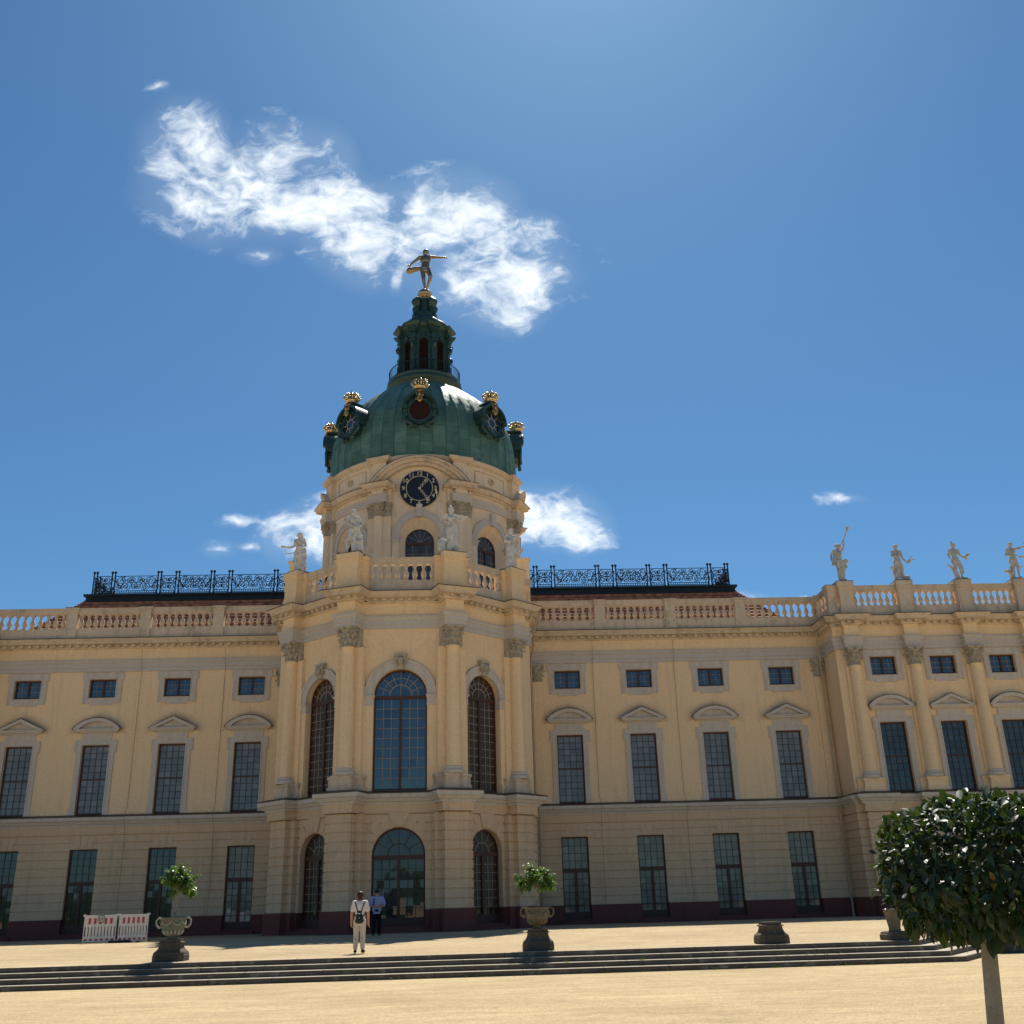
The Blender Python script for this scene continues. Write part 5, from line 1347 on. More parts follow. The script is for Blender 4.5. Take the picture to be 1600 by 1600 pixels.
for k in (0, 1, 2, 6, 7):
    th = k * pi / 4; F = flatF(th, 7.62)
    d = inst('dormer', DORM, palace, ploc(F, 0, 0, 36.45), th)
    if k in (1, 7): inst('pane', OG, d); inst('window_bars', OBM, d)
    else: inst('louvre', LOUV, d)
    cr = inst('crown', CROWN, d, (0, 0.05, 1.74), 0.2, (1.14, 1.14, 1.0)); inst('cartouche', CART, d, (0, -0.34, 1.22), 0, (1.05, 1.1, 1.1))
    inst('crown_lining', CAPL, d, (0, 0.05, 1.74), 0, (1.14, 1.14, 1.0))
# gallery
m = MB()
m.lathe([(2.75, 41.35), (2.9, 41.5), (2.92, 41.7), (3.06, 41.82), (3.14, 42.0), (3.14, 42.14), (3.0, 42.22), (3.02, 42.37), (3.08, 42.42), (3.08, 42.52), (1.5, 42.54)], c=(*DC, 0), n=56)
pb(m, 'lantern_gallery', M['copper_plain'])
m = MB()
for i in range(84):
    t = 2 * pi * i / 84; x, y = DC[0] + 2.94 * sin(t), DC[1] - 2.94 * cos(t); m.tube([(x, y, 42.5), (x, y, 43.5)], 0.020, n=5)
for z, r in ((43.52, 0.04), (42.64, 0.025)): m.tube([(DC[0] + 2.94 * sin(2 * pi * i / 56), DC[1] - 2.94 * cos(2 * pi * i / 56), z) for i in range(57)], r, n=6, cap=False)
pb(m, 'gallery_railing', M['iron'])
# lantern
m = MB(); RL = 1.92
for k in range(8):
    th = k * pi / 4; F = FR((DC[0] + RL * sin(th), DC[1] - RL * cos(th)), th); hw = RL * math.tan(pi / 8)
    wall(m, F, -hw, hw, 42.4, 47.0, [dict(s=0, hw=0.36, zb=42.7, zt=45.75, arch=True)], rev=0.22, seg=8)
    m.band(arcpts(0.37, 45.75, 10), arcpts(0.47, 45.75, 10), F, 0, 0.06)
    m.ball(F.pt(0, 0.1, 46.32), 0.14, 8, 6)
    F2 = FR((DC[0] + RL / cos(pi / 8) * sin(th + pi / 8), DC[1] - RL / cos(pi / 8) * cos(th + pi / 8)), th + pi / 8)
    m.fbox(F2, -0.20, 0.20, -0.3, 0.16, 42.4, 46.4)
    P = [(0.56, 42.5), (0.54, 42.8), (0.42, 43.2), (0.32, 43.8), (0.24, 44.6), (0.2, 45.0)]              # scroll buttress
    for i in range(len(P) - 1):
        m.fbox(F2, -0.15, 0.15, 0.1, (P[i][0] + P[i + 1][0]) / 2 - 0.05, P[i][1], P[i + 1][1])
    m.tube([F2.pt(0, 0.16, 45.15), F2.pt(0, 0.34, 45.25), F2.pt(0, 0.38, 45.45), F2.pt(0, 0.26, 45.6), F2.pt(0, 0.2, 45.5)], 0.13, n=8)
    m.fbox(F2, -0.24, 0.24, -0.2, 0.30, 46.0, 46.15); m.fbox(F2, -0.19, 0.19, -0.2, 0.24, 46.15, 46.55); m.fbox(F2, -0.26, 0.26, -0.2, 0.40, 46.55, 46.7)
    Z = 46.7
pb(m, 'lantern', M['copper_plain'])
for k in range(8):
    if k in (3, 4, 5): continue
    th = k * pi / 4; F = FR((DC[0] + RL * sin(th), DC[1] - RL * cos(th)), th); mm = MB()
    mm.add([F.pt(a, -0.2, z) for a, z in [(-0.37, 42.7), (0.37, 42.7)] + arcpts(0.37, 45.75, 8)[::-1]], [tuple(range(11))])
    for i in range(32):
        z = 42.75 + i * 0.105; w = 0.35 if z < 45.75 else math.sqrt(max(0.001, 0.36 ** 2 - (z - 45.75) ** 2))
        if z > 46.05: break
        mm.add([F.pt(-w, -0.17, z + 0.05), F.pt(w, -0.17, z + 0.05), F.pt(w, -0.07, z - 0.02), F.pt(-w, -0.07, z - 0.02)], [(0, 1, 2, 3)])
    pb(mm, 'lantern_louvre', M['louver'])
m = MB()
def lring(r, hw, pr):
    P = []
    for k in range(8):
        th = pi / 8 + k * pi / 4; F = FR((DC[0] + r * sin(th), DC[1] - r * cos(th)), th); P += [F.xy(-hw, -0.03), F.xy(-hw, pr), F.xy(hw, pr), F.xy(hw, -0.03)]
    return P
m.sweep(lring(1.97, 0.28, 0.22), [(0, 46.6), (0.05, 46.6), (0.05, 46.8), (0.12, 46.84), (0.12, 47.05), (0.30, 47.15), (0.40, 47.32), (0.42, 47.42), (0.1, 47.5), (-0.5, 47.5)], closed=True)
m.lathe([(2.02, 47.45), (2.06, 47.62), (2.04, 47.85), (1.94, 48.1), (1.70, 48.32), (1.40, 48.45), (1.22, 48.6), (1.12, 48.9), (1.08, 49.1)], c=(*DC, 0), n=40, rf=lambda a, z: 1 + 0.035 * cos(8 * (a - pi / 8)))
m.lathe([(1.10, 49.05), (1.10, 49.28), (0.92, 49.4), (0.74, 49.75), (0.66, 50.1), (0.70, 50.5), (0.62, 50.68), (0.62, 50.8), (0.40, 50.95)], c=(*DC, 0), n=24)
for k in range(4):
    th = k * pi / 2 + pi / 4; F = FR((DC[0] + 0.5 * sin(th), DC[1] - 0.5 * cos(th)), th)
    for q in (-0.16, 0.0, 0.16):
        m.tube([F.pt(q, 0.52, 49.25), F.pt(q, 0.56, 49.5), F.pt(q, 0.40, 49.75), F.pt(q, 0.34, 50.0), F.pt(q, 0.46, 50.15), F.pt(q, 0.54, 50.38), F.pt(q, 0.44, 50.62), F.pt(q, 0.22, 50.72)], [0.14, 0.16, 0.14, 0.16, 0.24, 0.28, 0.22, 0.12], n=9)
pb(m, 'lantern_cap', M['copper_plain'])
m = MB(); m.ball((DC[0], DC[1], 51.45), 0.60, 24, 16, sc=(1, 1, 0.92)); orb = pb(m, 'orb', M['gold_dull'])
m = MB(); m.lathe([(0.61, 51.36), (0.635, 51.40), (0.635, 51.5), (0.61, 51.54)], c=(*DC, 0), n=28); m.lathe([(0.40, 50.88), (0.46, 50.95), (0.40, 51.02)], c=(*DC, 0), n=20); pb(m, 'orb_band', M['gold'], orb)
# ================================================================== figures
BASEJ = dict(head=(0, -0.01, 0.935), neck=(0, 0, 0.865), chest=(0, 0, 0.74), waist=(0, 0, 0.62), pelvis=(0, 0, 0.535),
             sl=(-0.108, 0, 0.82), sr=(0.108, 0, 0.82), el=(-0.145, 0.01, 0.64), er=(0.145, 0.01, 0.64), hl=(-0.15, -0.04, 0.49), hr=(0.15, -0.04, 0.49),
             pl=(-0.055, 0, 0.515), pr=(0.055, 0, 0.515), kl=(-0.06, -0.015, 0.285), kr=(0.06, -0.015, 0.285), al=(-0.062, 0.01, 0.05), ar=(0.062, 0.01, 0.05), fl=(-0.075, -0.085, 0.018), fr=(0.075, -0.085, 0.018))
def V3(p): return Vector(p)
def body_shapes(mb, J, H, fat=1.0, feet=True, hands=True, legs=True, arms=True, head=True, n=12, face=-1):
    S = lambda k: V3(J[k]) * H
    g = fat * H
    if head:
        c = S('head'); up = (S('head') - S('neck')).normalized()
        fw = Vector((0, face, 0)); fw = (fw - up * fw.dot(up)).normalized(); rt = fw.cross(up)
        if 'look' in J: fw = (V3(J['look']) - up * V3(J['look']).dot(up)).normalized(); rt = fw.cross(up)
        rot = Matrix((rt, -fw, up)).transposed()
        mb.ball(c, 0.062 * g, 14, 10, sc=(0.86, 1.02, 1.16), rot=rot)
        mb.ball(c + fw * 0.018 * g - up * 0.035 * g, 0.044 * g, 10, 8, sc=(0.84, 0.9, 0.95), rot=rot)      # jaw
        mb.capsule(c + fw * 0.060 * g + up * 0.008 * g, c + fw * 0.073 * g - up * 0.014 * g, 0.006 * g, 0.010 * g, 8)   # nose
        for s in (-1, 1):
            mb.ball(c + rt * s * 0.055 * g - up * 0.005 * g, 0.014 * g, 8, 6, sc=(0.5, 0.8, 1.3), rot=rot)            # ears
            mb.ball(c + rt * s * 0.022 * g + fw * 0.051 * g + up * 0.010 * g, 0.010 * g, 8, 6)                       # eyes, brow
        mb.ball(c + fw * 0.056 * g - up * 0.033 * g, 0.014 * g, 8, 6, sc=(1.3, 0.6, 0.6), rot=rot)                     # mouth
    mb.capsule(S('neck') + (S('head') - S('neck')) * 0.5, S('neck') - Vector((0, 0, 0.035)) * H, 0.031 * g, 0.040 * g, n)
    sh = (S('sl') + S('sr')) / 2
    side = (S('sr') - S('sl')).normalized(); upb = (sh - S('pelvis')).normalized(); fwb = side.cross(upb)
    rb = Matrix((side, -fwb, upb)).transposed()
    mb.ball(S('chest'), 0.115 * g, 16, 12, sc=(0.98, 0.66, 1.02), rot=rb)
    mb.ball(S('waist'), 0.10 * g, 14, 10, sc=(0.88, 0.66, 1.15), rot=rb)
    mb.ball(S('pelvis'), 0.105 * g, 14, 10, sc=(0.98, 0.76, 0.92), rot=rb)
    mb.capsule(S('sl'), S('sr'), 0.042 * g, 0.042 * g, n); mb.capsule(sh - upb * 0.02 * H, S('neck'), 0.05 * g, 0.038 * g, n)
    if arms:
        for s in 'lr':
            mb.capsule(S('s' + s), S('e' + s), 0.040 * g, 0.030 * g, n); mb.capsule(S('e' + s), S('h' + s), 0.030 * g, 0.020 * g, n)
            if hands:
                h = S('h' + s); d = (h - S('e' + s)).normalized(); o = Vector((0, -1, 0)) if abs(d.y) < 0.9 else Vector((1, 0, 0))
                x = d.cross(o).normalized(); y = x.cross(d)
                mb.capsule(h, h + d * 0.03 * H, 0.019 * g, 0.022 * g, 8)
                for q, L in ((-1.4, 0.030), (-0.5, 0.040), (0.4, 0.044), (1.3, 0.038)):
                    b = h + d * 0.038 * H + y * q * 0.0105 * H; k1 = b + d * L * 0.55 * H + x * 0.006 * H
                    mb.capsule(b, k1, 0.0072 * g, 0.0066 * g, 6); mb.capsule(k1, k1 + d * L * 0.45 * H + x * 0.016 * H, 0.0066 * g, 0.0056 * g, 6)
                mb.capsule(h + y * 0.018 * H + d * 0.012 * H, h + y * 0.036 * H + d * 0.038 * H + x * 0.010 * H, 0.008 * g, 0.0065 * g, 6)
    if legs:
        for s in 'lr':
            mb.capsule(S('p' + s), S('k' + s), 0.062 * g, 0.042 * g, n); mb.capsule(S('k' + s), S('a' + s), 0.042 * g, 0.024 * g, n)
            kk = S('k' + s); aa = S('a' + s); mb.ball(kk + (aa - kk) * 0.28 + Vector((0, 0.010, 0)) * H, 0.042 * g, 10, 8, sc=(0.9, 1, 1.7))
            if feet: mb.capsule(S('a' + s) - Vector((0, 0, 0.012)) * H, S('f' + s), 0.027 * g, 0.020 * g, 10)

def drape(mb, p0, p1, r0, r1, folds=9, amp=0.16, sx=1.0, sy=0.8, seed=0, steps=9, bend=(0, 0, 0), slim=0.70):
    r0 *= slim; r1 *= slim; amp *= 1.5
    """hanging cloth: a folded closed tube from p0 down to p1"""
    p0, p1 = V3(p0), V3(p1); rnd = random.Random(seed); ph = [rnd.uniform(0, 6.28) for _ in range(4)]
    rings = []
    for i in range(steps + 1):
        t = i / steps; c = p0 + (p1 - p0) * t + V3(bend) * sin(pi * t); r = r0 + (r1 - r0) * t
        ring = []
        for j in range(40):
            a = 2 * pi * j / 40
            f = 1 + amp * (0.25 + 0.75 * t) * (sin(folds * a + ph[0] + 1.5 * t) * 0.6 + sin((folds * 0.5 + 1) * a + ph[1] - 2 * t) * 0.5)
            ring.append((c.x + r * f * sx * cos(a), c.y + r * f * sy * sin(a), c.z))
        rings.append(ring)
    mb.loft(rings, cap=True)

def statue(name, label, loc, rot, H, J, mater, extras, props=(), group=None, slab=(0.30, 0.24, 0.10), vox=0.015, lean=0.0):
    t = thing(name, label, 'statue', loc, rot, group)
    JJ = dict(BASEJ); JJ.update(J)
    m = MB(); body_shapes(m, JJ, H, fat=0.98); extras(m, H)
    me = remesh(m, vox, 1, lambda co: (0.016 * sin(co.x * 34 + co.z * 7 + 6 * noise.noise(co * 2.5)) * (0.8 + noise.noise(co * 2.0)) if co.z < 1.25 else 0.006 * noise.noise(co * 14.0)) - 0.004)
    zoff = slab[2] if slab else 0
    mobj('figure', me, mater, t, (0, 0, zoff))
    if slab:
        s = MB(); s.lathe([(slab[0] * 1.0, 0), (slab[0] * 1.05, 0.02), (slab[0], zoff * 0.7), (slab[0] * 0.9, zoff + 0.015), (0.01, zoff + 0.02)], n=14, rf=lambda a, z: 1 + 0.10 * sin(3 * a + 1) + 0.05 * sin(7 * a)); s.build('rock_base', mater, t)
    for nm, fn, pm in props:
        p = MB(); fn(p, H); p.build(nm, pm or mater, t, (0, 0, zoff))
    return t
def wpt(F, s, d, z): x, y, zz = F.pt(s, d, z); return (x + AX, y, zz)
hx = lambda *p: p
GARDEN = 'stone statues on the piers of the rotunda balustrade'
PAVG = 'stone statues on the piers of the right pavilion balustrade'
Ir, Or = pier_frames(1); Il, Ol = pier_frames(-1)
ZT = 18.98
# 1: young figure in profile with a lyre held out to the left
def ex(m, H):
    drape(m, hx(0, 0.02, 0.60 * H), hx(0.02, 0.05, 0.03 * H), 0.13 * H, 0.13 * H, 8, 0.14, 1.0, 0.8, 1); drape(m, (0.13 * H, 0.03, 0.60 * H), (0.16 * H, 0.06, 0.10 * H), 0.05 * H, 0.06 * H, 5, 0.3, 1, 1, 2)
    drape(m, (-0.08 * H, 0.08, 0.50 * H), (-0.06 * H, 0.1, 0.08 * H), 0.07 * H, 0.09 * H, 6, 0.2, 1, 0.8, 3)
    m.ball((0.03, 0.0, 0.965 * H), 0.066 * H, 12, 9, sc=(1, 1, 0.8)); m.capsule((0.05 * H, 0.02 * H, 0.95 * H), (0.075 * H, 0.03 * H, 0.84 * H), 0.03 * H, 0.018 * H)
    m.ball((0.05 * H, -0.09 * H, 0.60 * H), 0.06 * H, 10, 8, sc=(1.4, 0.8, 0.9)); m.ball((0.14 * H, -0.02, 0.45 * H), 0.05 * H, 9, 7)
def lyre(p, H):
    p.ball((-0.40 * H, -0.06 * H, 0.66 * H), 0.045 * H, 9, 7, sc=(1.3, 0.8, 0.8))
    p.tube([(-0.37 * H, -0.06 * H, 0.66 * H), (-0.24 * H, -0.05 * H, 0.62 * H), (-0.14 * H, -0.03 * H, 0.63 * H)], 0.016 * H, 7)
    p.tube([(-0.33 * H, -0.06 * H, 0.62 * H), (-0.35 * H, -0.06 * H, 0.54 * H), (-0.29 * H, -0.05 * H, 0.47 * H), (-0.19 * H, -0.04 * H, 0.47 * H), (-0.12 * H, -0.02 * H, 0.50 * H)], 0.012 * H, 6)
statue('muse_statue', 'pale stone statue seen side-on holding out a lyre, leftmost on the rotunda balustrade', wpt(Ol, 0, 0.20, ZT), R(-12), 2.25,
       dict(head=(0.0, -0.02, 0.935), look=(-0.9, -0.35, 0.05), hl=(-0.22, -0.06, 0.635), el=(-0.13, 0.0, 0.66), er=(0.16, 0.02, 0.66), hr=(0.06, -0.09, 0.60), kl=(-0.08, -0.06, 0.29)), M['statue'], ex, [('lyre', lyre, None)], GARDEN)
# 2: bare-headed man, arm stretched to the left, torch bundle on the right shoulder
def ex(m, H):
    drape(m, (0.02 * H, 0.03, 0.56 * H), (0.06 * H, 0.05, 0.02 * H), 0.11 * H, 0.12 * H, 7, 0.2, 1, 0.75, 5); drape(m, (-0.10 * H, 0.04, 0.48 * H), (-0.11 * H, 0.05, 0.16 * H), 0.05 * H, 0.075 * H, 6, 0.25, 1, 0.8, 6)
    m.ball((0.12 * H, 0.04, 0.11 * H), 0.11 * H, 10, 8, sc=(1, 0.9, 1.1)); m.ball((0.15 * H, 0.02, 0.26 * H), 0.085 * H, 10, 8); m.ball((0.16 * H, 0.0, 0.38 * H), 0.06 * H, 9, 7)
    m.capsule((-0.11 * H, -0.06 * H, 0.66 * H), (0.12 * H, -0.07 * H, 0.56 * H), 0.025 * H, 0.035 * H); m.ball((0.0, 0.01 * H, 0.965 * H), 0.066 * H, 12, 9, sc=(1.0, 1.05, 0.75))
    m.capsule((0.10 * H, -0.03, 0.55 * H), (0.15 * H, -0.03, 0.40 * H), 0.03 * H, 0.045 * H)
def torch(p, H):
    for q in (0, 0.035): p.tube([(0.13 * H + q * H, -0.03 * H, 0.62 * H), (0.27 * H + q * H, -0.01, 0.83 * H - q)], [0.018 * H, 0.010 * H], 7)
    p.ball((0.15 * H, -0.02 * H, 0.63 * H), 0.04 * H, 8, 6)
statue('hero_statue', 'pale stone statue with one arm flung out and a torch bundle, left of the clock', wpt(Il, 0, 0.20, ZT), R(4), 2.42,
       dict(head=(-0.005, -0.02, 0.935), look=(-0.25, -0.9, 0.0), sl=(-0.115, 0, 0.82), el=(-0.215, -0.04, 0.735), hl=(-0.315, -0.09, 0.685), er=(0.165, -0.01, 0.69), hr=(0.13, -0.05, 0.63), pl=(-0.06, 0, 0.515), kl=(-0.10, -0.05, 0.29), al=(-0.13, -0.04, 0.06), fl=(-0.15, -0.10, 0.02), kr=(0.03, -0.02, 0.285), ar=(0.02, 0.02, 0.05)), M['statue'], ex, [('torch_bundle', torch, None)], GARDEN)
# 3: helmeted goddess with spear and shield
def ex(m, H):
    drape(m, (0, 0.01, 0.64 * H), (0.02 * H, 0.01, 0.02 * H), 0.105 * H, 0.155 * H, 10, 0.16, 1, 0.8, 8, bend=(0.02, 0, 0)); drape(m, (0.08 * H, -0.04 * H, 0.60 * H), (0.11 * H, -0.03 * H, 0.10 * H), 0.06 * H, 0.07 * H, 6, 0.22, 1, 0.8, 9)
    m.ball((0.0, 0.0, 0.965 * H), 0.074 * H, 14, 10, sc=(0.95, 1.15, 0.85)); 
    m.tube([(0.0, -0.075 * H, 1.01 * H), (-0.01 * H, -0.03 * H, 1.05 * H), (-0.02 * H, 0.05 * H, 1.04 * H), (-0.035 * H, 0.10 * H, 0.97 * H), (-0.03 * H, 0.09 * H, 0.86 * H)], [0.016 * H, 0.024 * H, 0.026 * H, 0.024 * H, 0.015 * H], 8)
    m.ball((0, -0.045 * H, 0.74 * H), 0.095 * H, 12, 8, sc=(1, 0.6, 0.9)); m.capsule((-0.10 * H, -0.06 * H, 0.68 * H), (0.10 * H, -0.06 * H, 0.62 * H), 0.022 * H, 0.03 * H)
    m.capsule((0.10 * H, -0.07 * H, 0.03 * H), (0.16 * H, -0.13 * H, 0.03 * H), 0.04 * H, 0.03 * H)
def spear(p, H):
    a, b = Vector((-0.12 * H, -0.03 * H, 0.02)), Vector((-0.31 * H, -0.05 * H, 1.34 * H)); p.tube([a, b], 0.011 * H, 8)
    d = (b - a).normalized(); p.tube([b, b + d * 0.03 * H, b + d * 0.16 * H], [0.012 * H, 0.028 * H, 0.002], 6)
def shield(p, H):
    M4 = Matrix.Translation((-0.17 * H, 0.02, 0.155 * H)) @ Matrix.Rotation(pi / 2, 4, 'X') @ Matrix.Rotation(0.3, 4, 'Y')
    p.lathe([(0.005, 0.05 * H), (0.05 * H, 0.045 * H), (0.10 * H, 0.025 * H), (0.125 * H, 0.005 * H), (0.13 * H, -0.01 * H), (0.11 * H, -0.012 * H), (0.005, -0.01 * H)], n=24, rf=lambda a, z: 1.0 + 0.25 * cos(a) ** 2, mat4=M4)
statue('goddess_statue', 'pale stone statue of a helmeted goddess with long spear and shield, right of the clock', wpt(Ir, 0, 0.20, ZT), R(-4), 2.45,
       dict(look=(0.45, -0.85, 0.0), el=(-0.20, -0.01, 0.80), hl=(-0.215, -0.03, 0.87), er=(0.205, -0.03, 0.715), hr=(0.31, -0.09, 0.74), sl=(-0.11, 0, 0.825), sr=(0.11, 0, 0.81), kr=(0.10, -0.06, 0.29)), M['statue'], ex, [('spear', spear, None), ('shield', shield, None)], GARDEN)
# 4: seated-looking figure with a tablet
def ex(m, H):
    drape(m, (0, 0.01, 0.62 * H), (-0.01 * H, 0.02, 0.02 * H), 0.125 * H, 0.125 * H, 9, 0.16, 1, 0.85, 12, bend=(0.015, 0, 0)); drape(m, (0.08 * H, 0.0, 0.45 * H), (0.02 * H, -0.02, 0.06 * H), 0.10 * H, 0.07 * H, 6, 0.25, 1, 0.8, 13)
    m.ball((0.0, 0.01 * H, 0.965 * H), 0.070 * H, 12, 9, sc=(1.0, 1.1, 0.85)); m.capsule((0.02 * H, 0.06 * H, 0.93 * H), (0.03 * H, 0.08 * H, 0.80 * H), 0.04 * H, 0.04 * H)
    m.capsule((-0.12 * H, -0.02 * H, 0.74 * H), (0.10 * H, -0.09 * H, 0.71 * H), 0.035 * H, 0.03 * H); m.ball((-0.07 * H, -0.08 * H, 0.66 * H), 0.06 * H, 9, 7)
def tablet(p, H):
    F = FR((0.15 * H, -0.07 * H), R(-30)); p.prism([(-0.10 * H, 0.36 * H), (0.02 * H, 0.30 * H), (0.15 * H, 0.46 * H), (-0.02 * H, 0.54 * H)], F, -0.03, 0.03, back=True)
statue('scholar_statue', 'pale robed stone statue resting a tablet on one hip, rightmost on the rotunda', wpt(Or, 0, 0.20, ZT), R(14), 2.3,
       dict(look=(0.55, -0.8, -0.05), el=(-0.15, -0.02, 0.68), hl=(0.03, -0.10, 0.715), er=(0.16, 0.0, 0.64), hr=(0.16, -0.08, 0.50)), M['statue'], ex, [('tablet', tablet, None)], GARDEN)
# pavilion statues
PX = [AX + 25.48 + 3.52 * k for k in range(4)]; PY = YP - 0.17; PZ = 19.01
def ex(m, H):
    drape(m, (-0.05 * H, 0.05, 0.76 * H), (-0.17 * H, 0.05, 0.42 * H), 0.08 * H, 0.05 * H, 6, 0.3, 1, 0.7, 21); drape(m, (0.12 * H, 0.02, 0.58 * H), (0.17 * H, 0.02, 0.36 * H), 0.055 * H, 0.05 * H, 5, 0.35, 1.3, 0.8, 22)
    m.ball((0.19 * H, 0.0, 0.55 * H), 0.07 * H, 9, 7, sc=(1.1, 0.6, 0.8), rot=Matrix.Rotation(0.6, 3, 'Y')); drape(m, (0, 0.02, 0.56 * H), (0.02 * H, 0.04, 0.02 * H), 0.10 * H, 0.09 * H, 7, 0.2, 1, 0.8, 23); m.ball((0, 0.01, 0.96 * H), 0.068 * H, 12, 9, sc=(1, 1, 0.8))
def trumpet(p, H):
    p.tube([(0.055 * H, -0.07 * H, 0.93 * H), (0.17 * H, -0.10 * H, 1.12 * H), (0.285 * H, -0.12 * H, 1.36 * H), (0.31 * H, -0.12 * H, 1.42 * H)], [0.012 * H, 0.014 * H, 0.024 * H, 0.055 * H], 10)
statue('trumpeter_statue', 'grey stone statue blowing a long trumpet raised to the sky, on the pavilion corner', (PX[0], PY, PZ), R(6), 2.3,
       dict(head=(0.02, -0.04, 0.925), look=(0.45, -0.6, 0.5), er=(0.155, -0.06, 0.93), hr=(0.15, -0.10, 1.06), sr=(0.10, 0, 0.83), el=(-0.18, 0.03, 0.70), hl=(-0.20, 0.0, 0.58), kr=(0.075, -0.05, 0.285)), M['statue_grey'], ex, [('trumpet', trumpet, None)], PAVG)
def ex(m, H):
    drape(m, (0, 0.02, 0.55 * H), (-0.02 * H, 0.03, 0.05 * H), 0.095 * H, 0.085 * H, 7, 0.18, 1, 0.75, 31); m.ball((-0.13 * H, 0.02, 0.36 * H), 0.075 * H, 10, 7, sc=(1.2, 0.8, 0.8)); m.capsule((-0.17 * H, -0.02, 0.37 * H), (-0.24 * H, -0.04, 0.35 * H), 0.04 * H, 0.02 * H); m.capsule((-0.12 * H, 0.03, 0.34 * H), (-0.08 * H, 0.05, 0.04 * H), 0.06 * H, 0.06 * H)
    m.ball((0.16 * H, -0.02, 0.06 * H), 0.08 * H, 10, 7, sc=(1.5, 1, 0.9)); m.ball((-0.12 * H, -0.04, 0.02 * H), 0.06 * H, 9, 6); m.ball((0, 0.01, 0.97 * H), 0.072 * H, 12, 9, sc=(1.05, 1.05, 0.75))
def flowers(p, H):
    p.tube([(0.18 * H, -0.10 * H, 0.47 * H), (0.30 * H, -0.12 * H, 0.56 * H), (0.36 * H, -0.12 * H, 0.63 * H)], [0.012 * H, 0.01 * H, 0.016 * H], 6); p.tube([(0.22 * H, -0.10 * H, 0.47 * H), (0.34 * H, -0.12 * H, 0.53 * H), (0.41 * H, -0.12 * H, 0.535 * H)], [0.02 * H, 0.012 * H, 0.016 * H], 6)
    p.ball((0.26 * H, -0.11 * H, 0.47 * H), 0.05 * H, 8, 6, sc=(1.3, 0.8, 0.8)); p.ball((0.30 * H, -0.11 * H, 0.51 * H), 0.035 * H, 8, 6)
statue('flora_statue', 'grey stone statue of a woman holding sprigs, second on the pavilion balustrade', (PX[1], PY, PZ), R(-4), 2.2,
       dict(look=(0.35, -0.9, 0.0), el=(-0.13, -0.03, 0.67), hl=(0.0, -0.11, 0.66), er=(0.145, -0.02, 0.60), hr=(0.20, -0.09, 0.49), kr=(0.085, -0.03, 0.285), ar=(0.08, 0.0, 0.05)), M['statue_grey'], ex, [('sprigs', flowers, None)], PAVG)
def ex(m, H):
    drape(m, (0.06 * H, 0.02, 0.56 * H), (0.16 * H, 0.03, 0.16 * H), 0.07 * H, 0.05 * H, 6, 0.28, 1.1, 0.8, 41, bend=(0.05, 0, 0)); m.capsule((-0.07 * H, 0.04, 0.26 * H), (-0.24 * H, 0.02, 0.42 * H), 0.045 * H, 0.02 * H); m.capsule((-0.06 * H, 0.04, 0.30 * H), (-0.02 * H, 0.04, 0.05 * H), 0.06 * H, 0.07 * H)
    m.capsule((0.08 * H, 0.0, 0.05 * H), (0.24 * H, -0.02, 0.02 * H), 0.05 * H, 0.03 * H); m.ball((0, 0.01, 0.965 * H), 0.07 * H, 12, 9, sc=(1, 1.05, 0.8)); m.capsule((-0.02 * H, 0, 1.02 * H), (-0.03 * H, 0.01, 1.07 * H), 0.03 * H, 0.012 * H)
def bird(p, H):
    p.ball((0.27 * H, -0.08 * H, 0.62 * H), 0.05 * H, 10, 7, sc=(1.6, 0.7, 0.8), rot=Matrix.Rotation(-0.5, 3, 'Y')); p.tube([(0.30 * H, -0.08 * H, 0.66 * H), (0.39 * H, -0.07 * H, 0.69 * H), (0.42 * H, -0.06 * H, 0.71 * H)], [0.04 * H, 0.03 * H, 0.005], 7); p.tube([(0.25 * H, -0.08 * H, 0.60 * H), (0.32 * H, -0.09 * H, 0.49 * H)], [0.03 * H, 0.005], 6)
statue('hunter_statue', 'grey stone statue of a plumed hunter with a bird, third on the pavilion balustrade', (PX[2], PY, PZ), R(5), 2.25,
       dict(look=(0.3, -0.9, 0.0), el=(-0.15, 0.03, 0.66), hl=(-0.12, 0.0, 0.53), er=(0.145, -0.02, 0.66), hr=(0.22, -0.07, 0.585), kl=(-0.04, -0.03, 0.285), kr=(0.09, -0.04, 0.285), ar=(0.10, 0.0, 0.05), chest=(-0.01, 0, 0.74)), M['statue_grey'], ex, [('bird', bird, None)], PAVG)
def ex(m, H):
    drape(m, (-0.02 * H, 0.03, 0.55 * H), (-0.08 * H, 0.04, 0.04 * H), 0.10 * H, 0.08 * H, 7, 0.2, 1, 0.75, 51); m.ball((-0.15 * H, 0.02, 0.20 * H), 0.075 * H, 10, 7, sc=(1.3, 0.8, 0.9)); m.capsule((-0.20 * H, 0.0, 0.22 * H), (-0.29 * H, -0.02, 0.21 * H), 0.05 * H, 0.025 * H); m.capsule((-0.12 * H, 0.03, 0.18 * H), (-0.12 * H, 0.04, 0.03 * H), 0.06 * H, 0.05 * H)
    m.capsule((0.10 * H, 0.0, 0.30 * H), (0.22 * H, 0, 0.34 * H), 0.03 * H, 0.015 * H); m.ball((0, 0.01, 0.965 * H), 0.07 * H, 12, 9, sc=(1, 1.05, 0.85)); m.ball((0.20 * H, -0.07 * H, 0.58 * H), 0.05 * H, 9, 7, sc=(1.4, 0.8, 0.8))
def cup(p, H): p.lathe([(0.01, 0), (0.03 * H, 0.005), (0.012 * H, 0.02 * H), (0.02 * H, 0.05 * H), (0.045 * H, 0.09 * H), (0.04 * H, 0.09 * H), (0.01, 0.06 * H)], c=(0.345 * H, -0.11 * H, 0.86 * H), n=12)
